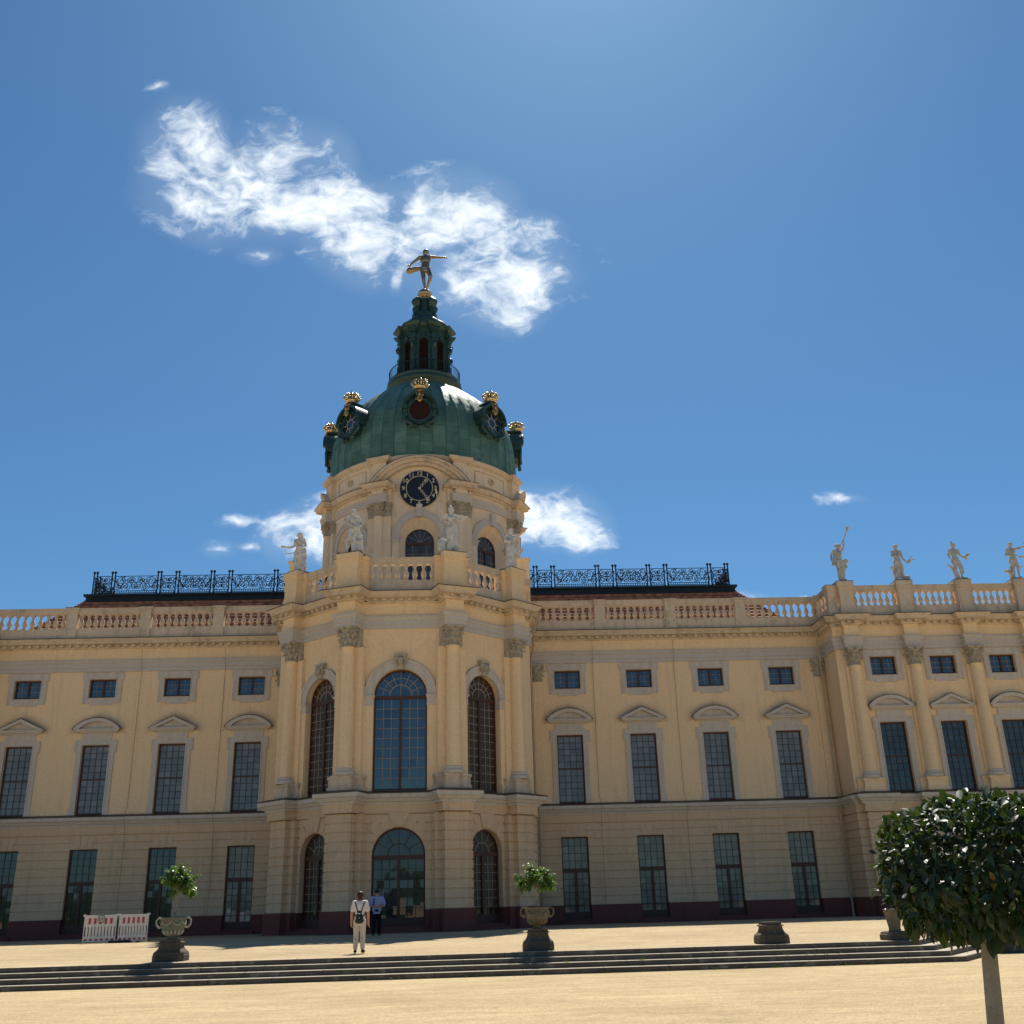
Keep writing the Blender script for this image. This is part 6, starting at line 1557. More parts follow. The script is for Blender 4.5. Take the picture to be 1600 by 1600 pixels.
statue('cupbearer_statue', 'grey stone statue raising a cup in its outstretched hand at the right edge', (PX[3], PY, PZ), R(-6), 2.25,
       dict(look=(0.6, -0.75, 0.0), er=(0.22, -0.04, 0.83), hr=(0.33, -0.10, 0.865), el=(-0.15, 0.02, 0.66), hl=(0.05, -0.10, 0.60), kr=(0.08, -0.03, 0.285)), M['statue_grey'], ex, [('cup', cup, None)], PAVG)

# gilded figure turning on the orb
H = 4.15
t = thing('weathervane_figure', 'gilded dancing figure balanced on one foot on the orb at the dome tip', 'statue', (AX + DC[0], DC[1], 52.0))
J = dict(BASEJ); J.update(head=(0.01, 0, 0.925), look=(0.2, -0.9, -0.1), el=(-0.20, 0.0, 0.72), hl=(-0.31, -0.02, 0.60), er=(0.24, 0, 0.805), hr=(0.40, 0, 0.80), sl=(-0.105, 0, 0.80), sr=(0.115, 0, 0.815), chest=(0.01, 0, 0.735), waist=(0.01, 0, 0.615), pelvis=(0.0, 0, 0.525),
                         pl=(-0.045, 0, 0.50), kl=(-0.03, -0.02, 0.27), al=(0.0, 0.0, 0.035), fl=(0.01, -0.03, 0.0), pr=(0.055, 0, 0.50), kr=(0.125, -0.05, 0.30), ar=(0.055, 0.10, 0.165), fr=(0.03, 0.14, 0.14))
m = MB(); body_shapes(m, J, H, 1.0); m.ball((0.02 * H, 0.015 * H, 0.95 * H), 0.066 * H, 12, 9, sc=(1.05, 1.1, 0.8))
mobj('figure', remesh(m, 0.03, 2), M['gold_dull'], t)
m = MB(); drape(m, (0.0, 0, 0.565 * H), (0.01 * H, 0, 0.43 * H), 0.115 * H, 0.13 * H, 8, 0.14, 1, 0.8, 61, steps=5); mobj('loincloth', remesh(m, 0.03, 1), M['gold'], t)
m = MB()
pts = [(0.12 * H, 0.03, 0.545 * H), (-0.05 * H, 0.08, 0.545 * H), (-0.20 * H, 0.06, 0.515 * H), (-0.33 * H, 0, 0.47 * H), (-0.355 * H, 0, 0.42 * H)]
m.tube(pts, [0.02 * H, 0.04 * H, 0.055 * H, 0.07 * H, 0.055 * H], 12); m.tube([(-0.315 * H, -0.02, 0.60 * H), (-0.30 * H, 0, 0.50 * H)], 0.012 * H, 6); mobj('veil', remesh(m, 0.035, 1), M['gold_dull'], t)

# ================================================================== ground
def leaf(mb, p, d, up, L, W, fold=0.25, droop=0.15, mi=0):
    d = d.normalized(); x = d.cross(up); x = x.normalized() if x.length > 1e-4 else d.orthogonal().normalized(); nrm = x.cross(d)
    P = []
    for t, w in ((0.0, 0.06), (0.28, 0.85), (0.55, 1.0), (0.80, 0.62), (1.0, 0.02)):
        c = p + d * (L * t) - up * (droop * L * t * t)
        e = x * (W * w / 2); f = nrm * (fold * W * w / 2)
        P += [c - e + f, c, c + e + f]
    fs = []
    for i in range(4):
        a = i * 3; fs += [(a, a + 1, a + 4, a + 3), (a + 1, a + 2, a + 5, a + 4)]
    mb.add(P, fs, True, mi)
m = MB()
def sheet(m, xs, ys, zf):
    n = len(xs); m.add([(x, y, zf(x, y)) for y in ys for x in xs], [(j * n + i, j * n + i + 1, (j + 1) * n + i + 1, (j + 1) * n + i) for j in range(len(ys) - 1) for i in range(n - 1)])
sheet(m, [-3000, -300, -60, 0, 60, 300, 3000], [-3000, -300, -40, 0, 20, 40, 100, 400, 3000], lambda x, y: 0.0)
tag(m.build('ground', M['gravel']), kind='structure')
def tz(y): return 0.50 if y < 30.4 else (0.50 + 0.20 * (y - 30.4) / 15.6 if y < 46 else 0.70)
XC, YN = 12.3, 30.3
m = MB()
ys = [34, 38, 42, 46, 52, 62, 90]
m.add([(-90, YN, 0.50), (XC, YN, 0.50), (13.7, 32.35, 0.5), (90, 32.35, 0.52), (90, 34, tz(34)), (-90, 34, tz(34))], [(0, 1, 2, 5), (2, 3, 4, 5)])
m.f = m.f[:-2] + [tuple(i for i in (0, 1, 2, 3, 4, 5))]; m.sm = [False]; m.mi = [0]
sheet(m, [-90, 90], ys, lambda x, y: tz(y))
tag(m.build('terrace', M['gravel2']), kind='structure')
m = MB()
for k in range(4):                                   # k = 0 is the top step
    y = YN - 0.433 * k; cx = XC + 0.22 * k; top = 0.503 - 0.125 * k; bot = top - 0.135 if k < 3 else -0.05
    ex_ = 13.7 + 0.55 * k
    back = 0.52
    path = [(-90, y), (-60, y), (-30, y), (-12, y), (0, y), (cx, y), (ex_, 32.33)]
    inner = [(-90, y + back), (-60, y + back), (-30, y + back), (-12, y + back), (0, y + back), (cx - 0.25, y + back), (ex_ - 0.62, 32.33)]
    n = len(path); b = 0.018
    d = Vector((path[-1][1] - path[-2][1], -(path[-1][0] - path[-2][0]))).normalized()
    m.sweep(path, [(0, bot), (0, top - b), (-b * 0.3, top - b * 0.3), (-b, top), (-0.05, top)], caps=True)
    P2 = [(p[0], p[1] + 0.05) for p in path[:-2]] + [(path[-2][0] - 0.03, path[-2][1] + 0.05), (path[-1][0] - 0.06, path[-1][1])]
    for i in range(n - 1):
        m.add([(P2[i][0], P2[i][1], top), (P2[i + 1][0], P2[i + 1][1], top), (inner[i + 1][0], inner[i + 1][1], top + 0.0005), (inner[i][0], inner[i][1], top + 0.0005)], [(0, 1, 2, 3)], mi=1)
rj = random.Random(31)
for k in range(4):                                   # joints between the stone blocks
    y = YN - 0.433 * k; top = 0.503 - 0.125 * k; x = -34 + rj.uniform(0, 1.5)
    while x < XC + 0.22 * k - 0.3:
        m.box(x - 0.006, x + 0.006, y - 0.002, y + 0.42, top - 0.125, top + 0.002, mi=2); x += rj.uniform(1.5, 2.3)
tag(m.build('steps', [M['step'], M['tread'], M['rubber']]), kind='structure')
m = MB(); rw = random.Random(8)
for i in range(46):                                  # weeds rooted at the foot of the steps
    x = rw.choice((rw.uniform(2, 12.6), rw.uniform(-13, 12.6))); k = rw.choice((4, 4, 4, 4, 1, 2)); p = Vector((x, YN - 0.433 * min(k, 3) - (0.03 if k == 4 else 0.0), 0.0 if k == 4 else 0.503 - 0.125 * (k)))
    for q in range(rw.randint(5, 12)):
        d = Vector((rw.uniform(-1, 1), rw.uniform(-0.8, 0.25), rw.uniform(0.5, 1.4))); leaf(m, p + Vector((rw.uniform(-.05, .05), rw.uniform(-.03, 0), 0)), d, Vector((0, 0, 1)), rw.uniform(0.05, 0.15), 0.018, 0.2, 0.4)
tag(m.build('weeds', M['citrus']), kind='stuff')
m = MB(); m.bbox(15.45, 90, 32.35, 32.85, -0.05, 0.66, 0.03); m.bbox(15.4, 90, 32.30, 32.92, 0.60, 0.72, 0.02)
tag(m.build('retaining_wall', M['dark_stone']), 'low dark stone wall behind the trunk of the clipped tree', 'wall')

# trees of the garden behind the camera, which the panes mirror
m = MB(); rings = []
for j in range(15):
    t = j / 14; ring = []
    for i in range(181):
        x = -270 + 3 * i; h = 6.5 + 2.6 * noise.noise(Vector((x * 0.045, 3.1, 0))) + 2.0 * noise.noise(Vector((x * 0.17, 7.7, 0)))
        a = pi * t; n1 = noise.noise(Vector((x * 0.22, t * 6, 1.3))) + 0.6 * noise.noise(Vector((x * 0.6, t * 13, 4.3)))
        ring.append((x + 0.8 * n1, -120 + 7 * cos(a) * (1 + 0.25 * n1), max(-0.3, h * sin(a) * (1 + 0.12 * n1) - 0.3)))
    rings.append(ring)
m.loft(rings, closed=False, smooth=False)
tag(m.build('park_trees', mat('park_foliage', (0.035, 0.065, 0.020), (0.018, 0.036, 0.012), 0.9, s_big=0.5, s_fine=2.0, fine=0.15)), kind='stuff')

# ================================================================== urns, pedestals, citrus trees
def pedestal_mb(w=0.43, h=0.56):
    mb = MB(); ch = 0.30
    def ring(r, z): c = r * ch; return [(-r + c, -r, z), (r - c, -r, z), (r, -r + c, z), (r, r - c, z), (r - c, r, z), (-r + c, r, z), (-r, r - c, z), (-r, -r + c, z)]
    k = h / 0.56
    prof = [(1.0, 0.0), (1.0, 0.15), (0.97, 0.165), (0.97, 0.20), (0.93, 0.235), (0.84, 0.265), (0.74, 0.31), (0.68, 0.37), (0.66, 0.43), (0.66, 0.445), (0.76, 0.455), (0.76, 0.475), (0.68, 0.485), (0.63, 0.50), (0.63, 0.56)]
    mb.loft([ring(w * r, z * k) for r, z in prof], cap=True)
    return mb
PEDM = pedestal_mb().mesh('pedestal', M['dark_stone'])
def urn_parts(t, z0, m1, m2, sc=1.0):
    mb = MB()
    prof = [(0.14, 0.0), (0.15, 0.02), (0.10, 0.04), (0.09, 0.07), (0.15, 0.10), (0.235, 0.16), (0.285, 0.24), (0.305, 0.33), (0.315, 0.43), (0.325, 0.50), (0.345, 0.525), (0.35, 0.55), (0.32, 0.56), (0.31, 0.53), (0.29, 0.50), (0.01, 0.49)]
    prof = [(r * sc, z * sc) for r, z in prof]
    mb.lathe(prof, n=36); u = mb.build('bowl', m1, t, (0, 0, z0))
    lm = MB()
    for k in range(16):                              # gadroons under the bowl
        a = 2 * pi * k / 16; lm.tube([(r * sc * sin(a), -r * sc * cos(a), z * sc) for r, z in ((0.13, 0.085), (0.20, 0.125), (0.262, 0.185), (0.29, 0.23))], [0.012, 0.028, 0.034, 0.012], 6)
    for k in range(7):                               # swags
        a0 = 2 * pi * k / 7; a1 = a0 + 2 * pi / 7
        lm.tube([((0.317 + 0.008) * sc * sin(a0 + (a1 - a0) * i / 8), -(0.325) * sc * cos(a0 + (a1 - a0) * i / 8), (0.46 - 0.10 * sin(pi * i / 8)) * sc) for i in range(9)], [0.010] + [0.016] * 3 + [0.022] + [0.016] * 3 + [0.010], 6)
    lm.build('swag_relief', m2, t, (0, 0, z0))
    for s in (-1, 1):
        h = MB(); h.tube([(s * 0.29 * sc, 0, 0.50 * sc), (s * 0.39 * sc, 0, 0.545 * sc), (s * 0.455 * sc, 0, 0.48 * sc), (s * 0.45 * sc, 0, 0.37 * sc), (s * 0.38 * sc, 0, 0.29 * sc), (s * 0.30 * sc, 0, 0.31 * sc)], 0.026 * sc, n=8); h.build('handle', m2, t, (0, 0, z0))
    so = MB(); so.lathe([(0.285 * sc, 0.505 * sc), (0.2 * sc, 0.53 * sc), (0.01, 0.545 * sc)], n=20); so.build('soil', M['soil'], t, (0, 0, z0))
def rvec(rnd):
    while True:
        v = Vector((rnd.uniform(-1, 1), rnd.uniform(-1, 1), rnd.uniform(-1, 1)))
        if 0.05 < v.length < 1: return v.normalized()
def citrus(name, label, loc, seed, h, cr, cz, group, lean=0.0):
    rnd = random.Random(seed); t = thing(name, label, 'tree', loc, 0, group)
    tr = MB(); top = Vector((lean, 0, cz - 0.20)); tr.tube([(0, 0, -0.03), (lean * 0.2, 0.01, 0.15), (lean * 0.6, -0.01, 0.32), tuple(top)], [0.022, 0.018, 0.016, 0.013], 7)
    lf = MB(); tips = []
    nb = 44
    for i in range(nb):
        a = 2.4 * i + rnd.uniform(-0.3, 0.3); el = rnd.uniform(-0.55, 1.3)
        v = Vector((cos(a) * cos(el), sin(a) * cos(el), sin(el)))
        R_ = rnd.uniform(0.65, 1.08)
        e = Vector((lean, 0, cz)) + Vector((v.x * cr[0], v.y * cr[0], v.z * cr[1])) * R_
        st = top + Vector((0, 0, rnd.uniform(-0.05, 0.15))); mid = st.lerp(e, 0.55) + Vector((0, 0, 0.10))
        pts = [st, mid, e, e + Vector((v.x * 0.06, v.y * 0.06, -0.08))]
        tr.tube(pts, [0.009, 0.006, 0.004, 0.002], 5)
        for k in range(26):
            q = rnd.uniform(0.35, 1.0); p = st.lerp(mid, q / 0.5) if q < 0.5 else mid.lerp(e, (q - 0.5) / 0.5)
            d = (v * 0.5 + rvec(rnd) * 0.8 + Vector((0, 0, -0.55)))
            leaf(lf, p + rvec(rnd) * 0.05, d, (Vector((0, 0, 1)) + rvec(rnd) * 0.5).normalized(), rnd.uniform(0.10, 0.17), rnd.uniform(0.045, 0.065), 0.3, 0.3)
    for i in range(3):
        a = 2 * pi * i / 3; tr.tube([(0.22 * cos(a), 0.22 * sin(a), -0.02), (lean * 0.4, 0, 0.22)], 0.006, 4)     # guy sticks
    tr.build('trunk', M['bark'], t); lf.build('foliage', M['citrus'], t)
    return t
PED = []
for (x, y, lab, u1, u2, g) in ((-8.33, 31.45, 'dark stone pedestal under the pale green urn at the left', 'urn_green', 'urn_relief', 1), (1.87, 31.35, 'dark stone pedestal under the brownish urn right of the entrance', 'urn_brown', 'urn_brown', 1), (8.42, 31.05, 'bare dark stone pedestal without an urn on the terrace edge', None, None, 0)):
    t = thing('stone_pedestal', lab, 'pedestal', (x, y, tz(y) + 0.002), 0, 'dark stone pedestals along the top step'); inst('block', PEDM, t, (0, 0, 0)); PED.append(t)
M['urn_brown'] = mat('mossy_brown_urn_stone', (0.15, 0.135, 0.085), (0.11, 0.105, 0.07), 0.85, s_big=4.0, bump=0.3, bscale=30, c3=(0.27, 0.15, 0.085), s3=3.0, c3_lo=0.5, c3_hi=0.7)
z = tz(31.45) + 0.562
t = thing('stone_urn', 'pale green two-handled stone urn with white swags', 'urn', (-8.33, 31.45, z), 0.1, 'two-handled urns on pedestals'); urn_parts(t, 0, M['urn_green'], M['urn_relief'], 1.02)
t = thing('stone_urn', 'brownish mossy two-handled stone urn right of the entrance', 'urn', (1.87, 31.35, z), 0, 'two-handled urns on pedestals'); urn_parts(t, 0, M['urn_brown'], M['urn_brown'], 1.02)
citrus('citrus_tree', 'small round citrus tree growing in the pale green urn', (-8.33, 31.45, z + 0.54), 4, 1.3, (0.54, 0.56), 0.86, 'small citrus trees in urns', 0.06)
citrus('citrus_tree', 'small spreading citrus tree growing in the brownish urn', (1.87, 31.35, z + 0.54), 8, 1.1, (0.64, 0.46), 0.70, 'small citrus trees in urns', 0.02)
# fluted planter half hidden by the clipped tree
t = thing('fluted_planter', 'tall fluted stone planter on a dark base behind the clipped tree', 'planter', (11.93, 30.95, tz(30.95) + 0.002))
m = MB(); m.loft([[(-r + r * .25, -r, z), (r - r * .25, -r, z), (r, -r + r * .25, z), (r, r - r * .25, z), (r - r * .25, r, z), (-r + r * .25, r, z), (-r, r - r * .25, z), (-r, -r + r * .25, z)] for r, z in ((0.36, 0), (0.36, 0.14), (0.33, 0.17), (0.33, 0.20), (0.25, 0.23))], cap=True); m.build('base', M['dark_stone'], t)
m = MB(); m.lathe([(0.16, 0.22), (0.17, 0.26), (0.15, 0.30), (0.175, 0.45), (0.205, 0.62), (0.22, 0.72), (0.25, 0.76), (0.25, 0.80), (0.21, 0.81), (0.02, 0.78)], n=64, rf=lambda a, z: 1 + (0.05 * cos(16 * a) if 0.28 < z < 0.73 else 0)); m.build('vase', M['urn_brown'], t)

# ================================================================== clipped laurel in the foreground
rnd = random.Random(21)
TX, TY = 3.07, 6.3
t = thing('clipped_laurel_tree', 'clipped round laurel standard with glossy dark leaves in the right foreground', 'tree', (2.87, TY, 0.0))
C0 = Vector((TX - 2.845, 0, 1.782)); RX, RZ = 0.605, 0.362
tr = MB(); tr.tube([(0, 0, 0), (0.015, 0, 0.4), (0.05, 0.0, 0.95), (0.085, 0.005, 1.30), (0.12, 0, 1.6)], [0.056, 0.049, 0.046, 0.043, 0.036], 16)
for i in range(40):
    v = rvec(rnd); e = C0 + Vector((v.x * RX, v.y * RX, v.z * RZ)) * 0.8; s = Vector((0.10 + rnd.uniform(-.02, .02), rnd.uniform(-.02, .02), rnd.uniform(1.36, 1.6))); tr.tube([s, s.lerp(e, 0.5) + Vector((0, 0, 0.04)), e], [0.014, 0.008, 0.003], 5)
tr.build('trunk', M['bark'], t)
lf = MB()
def sup(v): return (abs(v.x) ** 3.1 + abs(v.y) ** 3.1 + abs(v.z) ** 3.1) ** (-1 / 3.1)
for i in range(9000):
    v = rvec(rnd); k = 1.0 - abs(rnd.gauss(0, 0.11)) if rnd.random() < 0.72 else rnd.uniform(0.35, 0.9)
    if rnd.random() < 0.06: k = rnd.uniform(1.0, 1.07)
    bump = 1 + 0.06 * noise.noise(v * 2.6) + 0.05 * noise.noise(v * 8)
    s = sup(v) * k * bump; p = C0 + Vector((v.x * RX, v.y * RX, v.z * RZ)) * s
    if v.z < -0.3 and (Vector((p.x - 0.09, p.y, 0)).length < 0.07): continue
    d = (v * 0.55 + rvec(rnd) * 0.75 + Vector((0, 0, -0.45 if v.z < 0.3 else 0.25)))
    up = (v * 0.9 + Vector((0, 0, 0.7)) + rvec(rnd) * 0.45).normalized()
    L = rnd.triangular(0.035, 0.105, 0.06); leaf(lf, p, d, up, L, L * rnd.uniform(0.40, 0.52), 0.22, rnd.uniform(0.05, 0.3))
for i in range(130):
    a = rnd.uniform(0, 2 * pi); q = rnd.uniform(0.25, 1.0) ** 0.6; p = C0 + Vector((RX * 0.95 * q * cos(a), RX * 0.95 * q * sin(a), -RZ * (1.02 - 0.25 * q ** 3) + rnd.uniform(-0.02, 0.05)))
    if Vector((p.x - 0.09, p.y, 0)).length < 0.09: continue
    L = rnd.uniform(0.085, 0.125); leaf(lf, p, Vector((rnd.uniform(-.35, .35), rnd.uniform(-.35, .35), -1)), rvec(rnd), L, L * 0.5, 0.2, 0.1)
lf.build('foliage', M['laurel'], t)

# ================================================================== construction barriers
def barrier(name, label, x, y, z, rot, sign):
    t = thing(name, label, 'barrier', (x, y, z), rot, 'red and white construction barriers'); W, Hh = 1.30, 1.12
    f = MB()
    for s in (-1, 1): f.fbox(LF, s * (W / 2) - 0.035 if s > 0 else -W / 2, W / 2 if s > 0 else -W / 2 + 0.035, -0.02, 0.02, 0.02, Hh - 0.02)
    for z0, z1 in ((Hh - 0.10, Hh), (0.66, 0.73), (0.20, 0.27), (0.06, 0.10)): f.fbox(LF, -W / 2 + 0.035, W / 2 - 0.035, -0.022, 0.022, z0, z1)
    n = 10
    for i in range(1, n):
        xx = -W / 2 + W * i / n; f.fbox(LF, xx - 0.046, xx + 0.046, -0.015, 0.015, 0.27, 0.66)
    for s in (-1, 1): f.fbox(LF, s * W / 2 - 0.05, s * W / 2 + 0.05, -0.03, 0.03, Hh - 0.05, Hh + 0.03)
    f.fbox(LF, -W / 2 + 0.035, W / 2 - 0.035, -0.016, 0.016, 0.73, Hh - 0.10); f.fbox(LF, -W / 2 + 0.035, W / 2 - 0.035, -0.016, 0.016, 0.10, 0.20)
    f.build('frame', M['white_plastic'], t)
    r = MB(); k = 11
    for i in range(k):
        a, b = -W / 2 + 0.06 + (W - 0.12) * i / k, -W / 2 + 0.06 + (W - 0.12) * (i + 1) / k
        r.fbox(LF, a, b, 0.016, 0.021, 0.76, Hh - 0.12, mi=i % 2); r.fbox(LF, a, b, 0.016, 0.021, 0.11, 0.19, mi=(i + 1) % 2)
    r.build('striped_sheet', [M['white_sheet'], M['red_sheet']], t)
    if sign:
        s = MB(); s.fbox(LF, -0.12, 0.14, 0.03, 0.045, Hh - 0.30, Hh - 0.02); s.fbox(LF, -0.12, 0.14, 0.045, 0.047, Hh - 0.30, Hh - 0.28, mi=1); s.fbox(LF, -0.12, 0.14, 0.045, 0.047, Hh - 0.04, Hh - 0.02, mi=1)
        s.fbox(LF, -0.12, -0.105, 0.045, 0.047, Hh - 0.28, Hh - 0.04, mi=1); s.fbox(LF, 0.125, 0.14, 0.045, 0.047, Hh - 0.28, Hh - 0.04, mi=1)
        s.fbox(LF, -0.07, -0.045, 0.045, 0.048, Hh - 0.22, Hh - 0.10, mi=1); s.fbox(LF, -0.045, 0.0, 0.045, 0.048, Hh - 0.22, Hh - 0.195, mi=1); s.fbox(LF, 0.02, 0.07, 0.045, 0.048, Hh - 0.165, Hh - 0.14, mi=1)
        s.prism([(0.07, Hh - 0.19), (0.105, Hh - 0.152), (0.07, Hh - 0.115)], LF, 0.045, 0.048, mi=1); s.build('sign', [M['sign_face'], M['rubber']], t)
    ft_ = MB()
    for xx in ((W / 2 - 0.05,) if sign else (-0.3,)): ft_.bbox(xx - 0.20 * 1, xx + 0.24, -0.13, 0.13, 0.0, 0.10, 0.02)
    ft_.build('foot', M['rubber'], t)
    return t
barrier('construction_barrier', 'red and white barrier carrying a small arrow sign', -15.72, 47.75, 0.70, R(12), True)
barrier('construction_barrier', 'red and white barrier without a sign standing beside the urn', -14.36, 47.85, 0.70, R(-8), False)
m = MB()
for i in range(5): m.bbox(-0.5, 0.5, -0.02 + i * 0.16, 0.10 + i * 0.16, 0.07, 0.095, 0.004)
for xx in (-0.45, 0, 0.45): m.box(xx - 0.04, xx + 0.04, -0.02, 0.74, 0, 0.07)
tag(m.build('timber_pallet', M['pallet'], None, (-14.3, 47.95, 0.70)), 'flat timber pallet lying behind the right-hand barrier', 'pallet')

# ================================================================== people
def cloth_person(name, label, loc, rot, H, J, parts, skin, fat=0.92, vox=0.0085):
    t = thing(name, label, 'person', loc, rot)
    JJ = dict(BASEJ); JJ.update(J)
    m = MB(); body_shapes(m, JJ, H, fat); mobj('body', remesh(m, vox, 2), skin, t)
    for nm, fn, mt in parts:
        c = MB(); fn(c, JJ, H); mobj(nm, remesh(c, vox, 3), mt, t)
    return t
def shirt(c, J, H, g=1.0, sleeve=0.62, hem=0.50, flare=1.0):
    S = lambda k: V3(J[k]) * H
    c.ball(S('chest'), 0.118 * H * g, 16, 12, sc=(0.98, 0.70, 1.02)); c.ball(S('waist'), 0.108 * H * g, 14, 10, sc=(0.93, 0.74, 1.2)); c.capsule(S('sl'), S('sr'), 0.048 * H * g, 0.048 * H * g)
    c.capsule(V3((0, 0, 0.80)) * H, S('neck') - V3((0, 0, 0.022)) * H, 0.055 * H * g, 0.037 * H * g)
    for s in 'lr': c.capsule(S('s' + s), S('s' + s).lerp(S('e' + s), sleeve), 0.048 * H * g, 0.046 * H * g)
    rings = [[(0.102 * H * g * q * cos(a), 0.074 * H * g * q * sin(a), z * H) for a in [2 * pi * i / 24 for i in range(24)]] for q, z in ((0.95, 0.66), (1.0, 0.58), (1.06 * flare, hem))]
    c.loft(rings, cap=True)
def trousers(c, J, H, g=1.0, cuff=0.035, wide=0.052):
    S = lambda k: V3(J[k]) * H
    c.ball(S('pelvis'), 0.108 * H * g, 14, 10, sc=(0.98, 0.80, 0.92)); c.capsule(V3((0, 0, 0.56)) * H, V3((0, 0, 0.575)) * H, 0.088 * H * g, 0.082 * H * g)
    for s in 'lr':
        c.capsule(S('p' + s), S('k' + s), 0.066 * H * g, 0.052 * H * g); c.capsule(S('k' + s), S('a' + s) + V3((0, 0, cuff)) * H, 0.052 * H * g, wide * H * g * 0.92)
def shoes(c, J, H):
    for s in 'lr': c.capsule(V3(J['a' + s]) * H + V3((0, 0.012, -0.022)) * H, V3(J['f' + s]) * H + V3((0, 0, 0.004)) * H, 0.030 * H, 0.026 * H)
# woman seen from behind
J = dict(el=(-0.142, 0.0, 0.645), er=(0.142, 0.0, 0.645), hl=(-0.150, -0.02, 0.49), hr=(0.147, -0.02, 0.49), sl=(-0.098, 0, 0.82), sr=(0.098, 0, 0.82), kl=(-0.055, -0.01, 0.285), kr=(0.058, -0.01, 0.285), al=(-0.06, 0.0, 0.05), ar=(0.068, 0.0, 0.05))
def hair(c, J, H):
    h = V3(J['head']) * H; c.ball(h + V3((0, 0.012, 0.014)) * H, 0.066 * H, 14, 10, sc=(0.98, 1.0, 1.06)); c.ball(h + V3((0, 0.026, -0.03)) * H, 0.053 * H, 12, 9, sc=(0.95, 0.8, 1.0))
P = (-3.27, 32.75, tz(32.75))
cloth_person('person', 'person seen from behind in white T-shirt and off-white trousers with short auburn hair', P, R(180), 1.66, J,
             [('tshirt', lambda c, J, H: shirt(c, J, H, 0.95, 0.66, 0.515), M['tee']), ('trousers', lambda c, J, H: trousers(c, J, H, 0.93, wide=0.047), M['trouser']), ('hair', hair, M['hair']), ('shoes', shoes, M['shoe'])], M['skin'])
H = 1.66
t = thing('backpack', 'small dark backpack with crossed straps on the back of the person in white', 'backpack', (P[0], P[1], P[2]), R(180))
m = MB(); m.ball((0.0, 0.125, 0.575 * H), 0.115, 14, 10, sc=(0.98, 0.55, 1.15)); m.ball((0, 0.13, 0.52 * H), 0.125, 14, 10, sc=(1.05, 0.55, 0.62)); m.ball((0, 0.115, 0.645 * H), 0.07, 12, 8, sc=(0.9, 0.6, 1.1)); m.ball((0, 0.175, 0.535 * H), 0.085, 12, 8, sc=(1.0, 0.5, 0.6))
mobj('bag', remesh(m, 0.009, 3), M['backpack'], t)
for s in (-1, 1):
    m = MB(); m.tube([(s * 0.045, 0.115, 0.66 * H), (s * 0.085, 0.118, 0.735 * H), (s * 0.135, 0.07, 0.83 * H), (s * 0.145, 0.0, 0.862 * H), (s * 0.14, -0.08, 0.83 * H), (s * 0.15, -0.09, 0.74 * H), (s * 0.165, -0.01, 0.66 * H), (s * 0.12, 0.10, 0.60 * H)], 0.017, n=8); m.build('strap', M['backpack'], t)
m = MB(); m.box(-0.03, 0.03, 0.17, 0.185, 0.635 * H, 0.65 * H); m.box(-0.02, 0.015, 0.212, 0.222, 0.565 * H, 0.575 * H); m.build('buckle', M['metal_glint'], t)
# man in the shade facing the garden
J = dict(el=(-0.165, 0.01, 0.655), er=(0.175, 0.01, 0.655), hl=(-0.03, -0.125, 0.635), hr=(0.07, -0.125, 0.635), sl=(-0.118, 0, 0.815), sr=(0.118, 0, 0.815), al=(-0.075, 0.0, 0.05), ar=(0.06, 0.0, 0.05), kl=(-0.065, -0.01, 0.285), look=(-0.1, -1, -0.1))
def capf(c, J, H):
    h = V3(J['head']) * H; c.ball(h + V3((0, 0.008, 0.030)) * H, 0.063 * H, 14, 10, sc=(0.95, 1.05, 0.80))
def shades(c, J, H):
    h = V3(J['head']) * H; c.capsule(h + V3((-0.035, -0.056, 0.008)) * H, h + V3((0.035, -0.056, 0.008)) * H, 0.015 * H, 0.015 * H, 8)
P = (-4.01, 47.3, 0.70)
cloth_person('person', 'person in pale blue checked shirt, black trousers and sunglasses standing by the middle door', P, R(4), 1.80, J,
             [('checked_shirt', lambda c, J, H: shirt(c, J, H, 1.08, 0.70, 0.475), M['check']), ('trousers', lambda c, J, H: trousers(c, J, H, 1.0), M['black_cloth']), ('hair', capf, M['hair_dark']), ('shoes', shoes, M['shoe']), ('sunglasses', shades, M['hair_dark'])], M['skin'], 0.95, 0.010)
m = MB(); H = 1.80; m.tube([(-0.10 * H, 0.06 * H, 0.72 * H), (-0.075 * H, 0.02 * H, 0.855 * H), (-0.065 * H, -0.07 * H, 0.80 * H), (-0.075 * H, -0.088 * H, 0.72 * H), (-0.09 * H, -0.06 * H, 0.62 * H)], 0.02, n=8)
tag(m.build('shoulder_strap', M['black_cloth'], None, P, R(4)), 'black bag strap over the shoulder of the person in the checked shirt', 'bag strap')

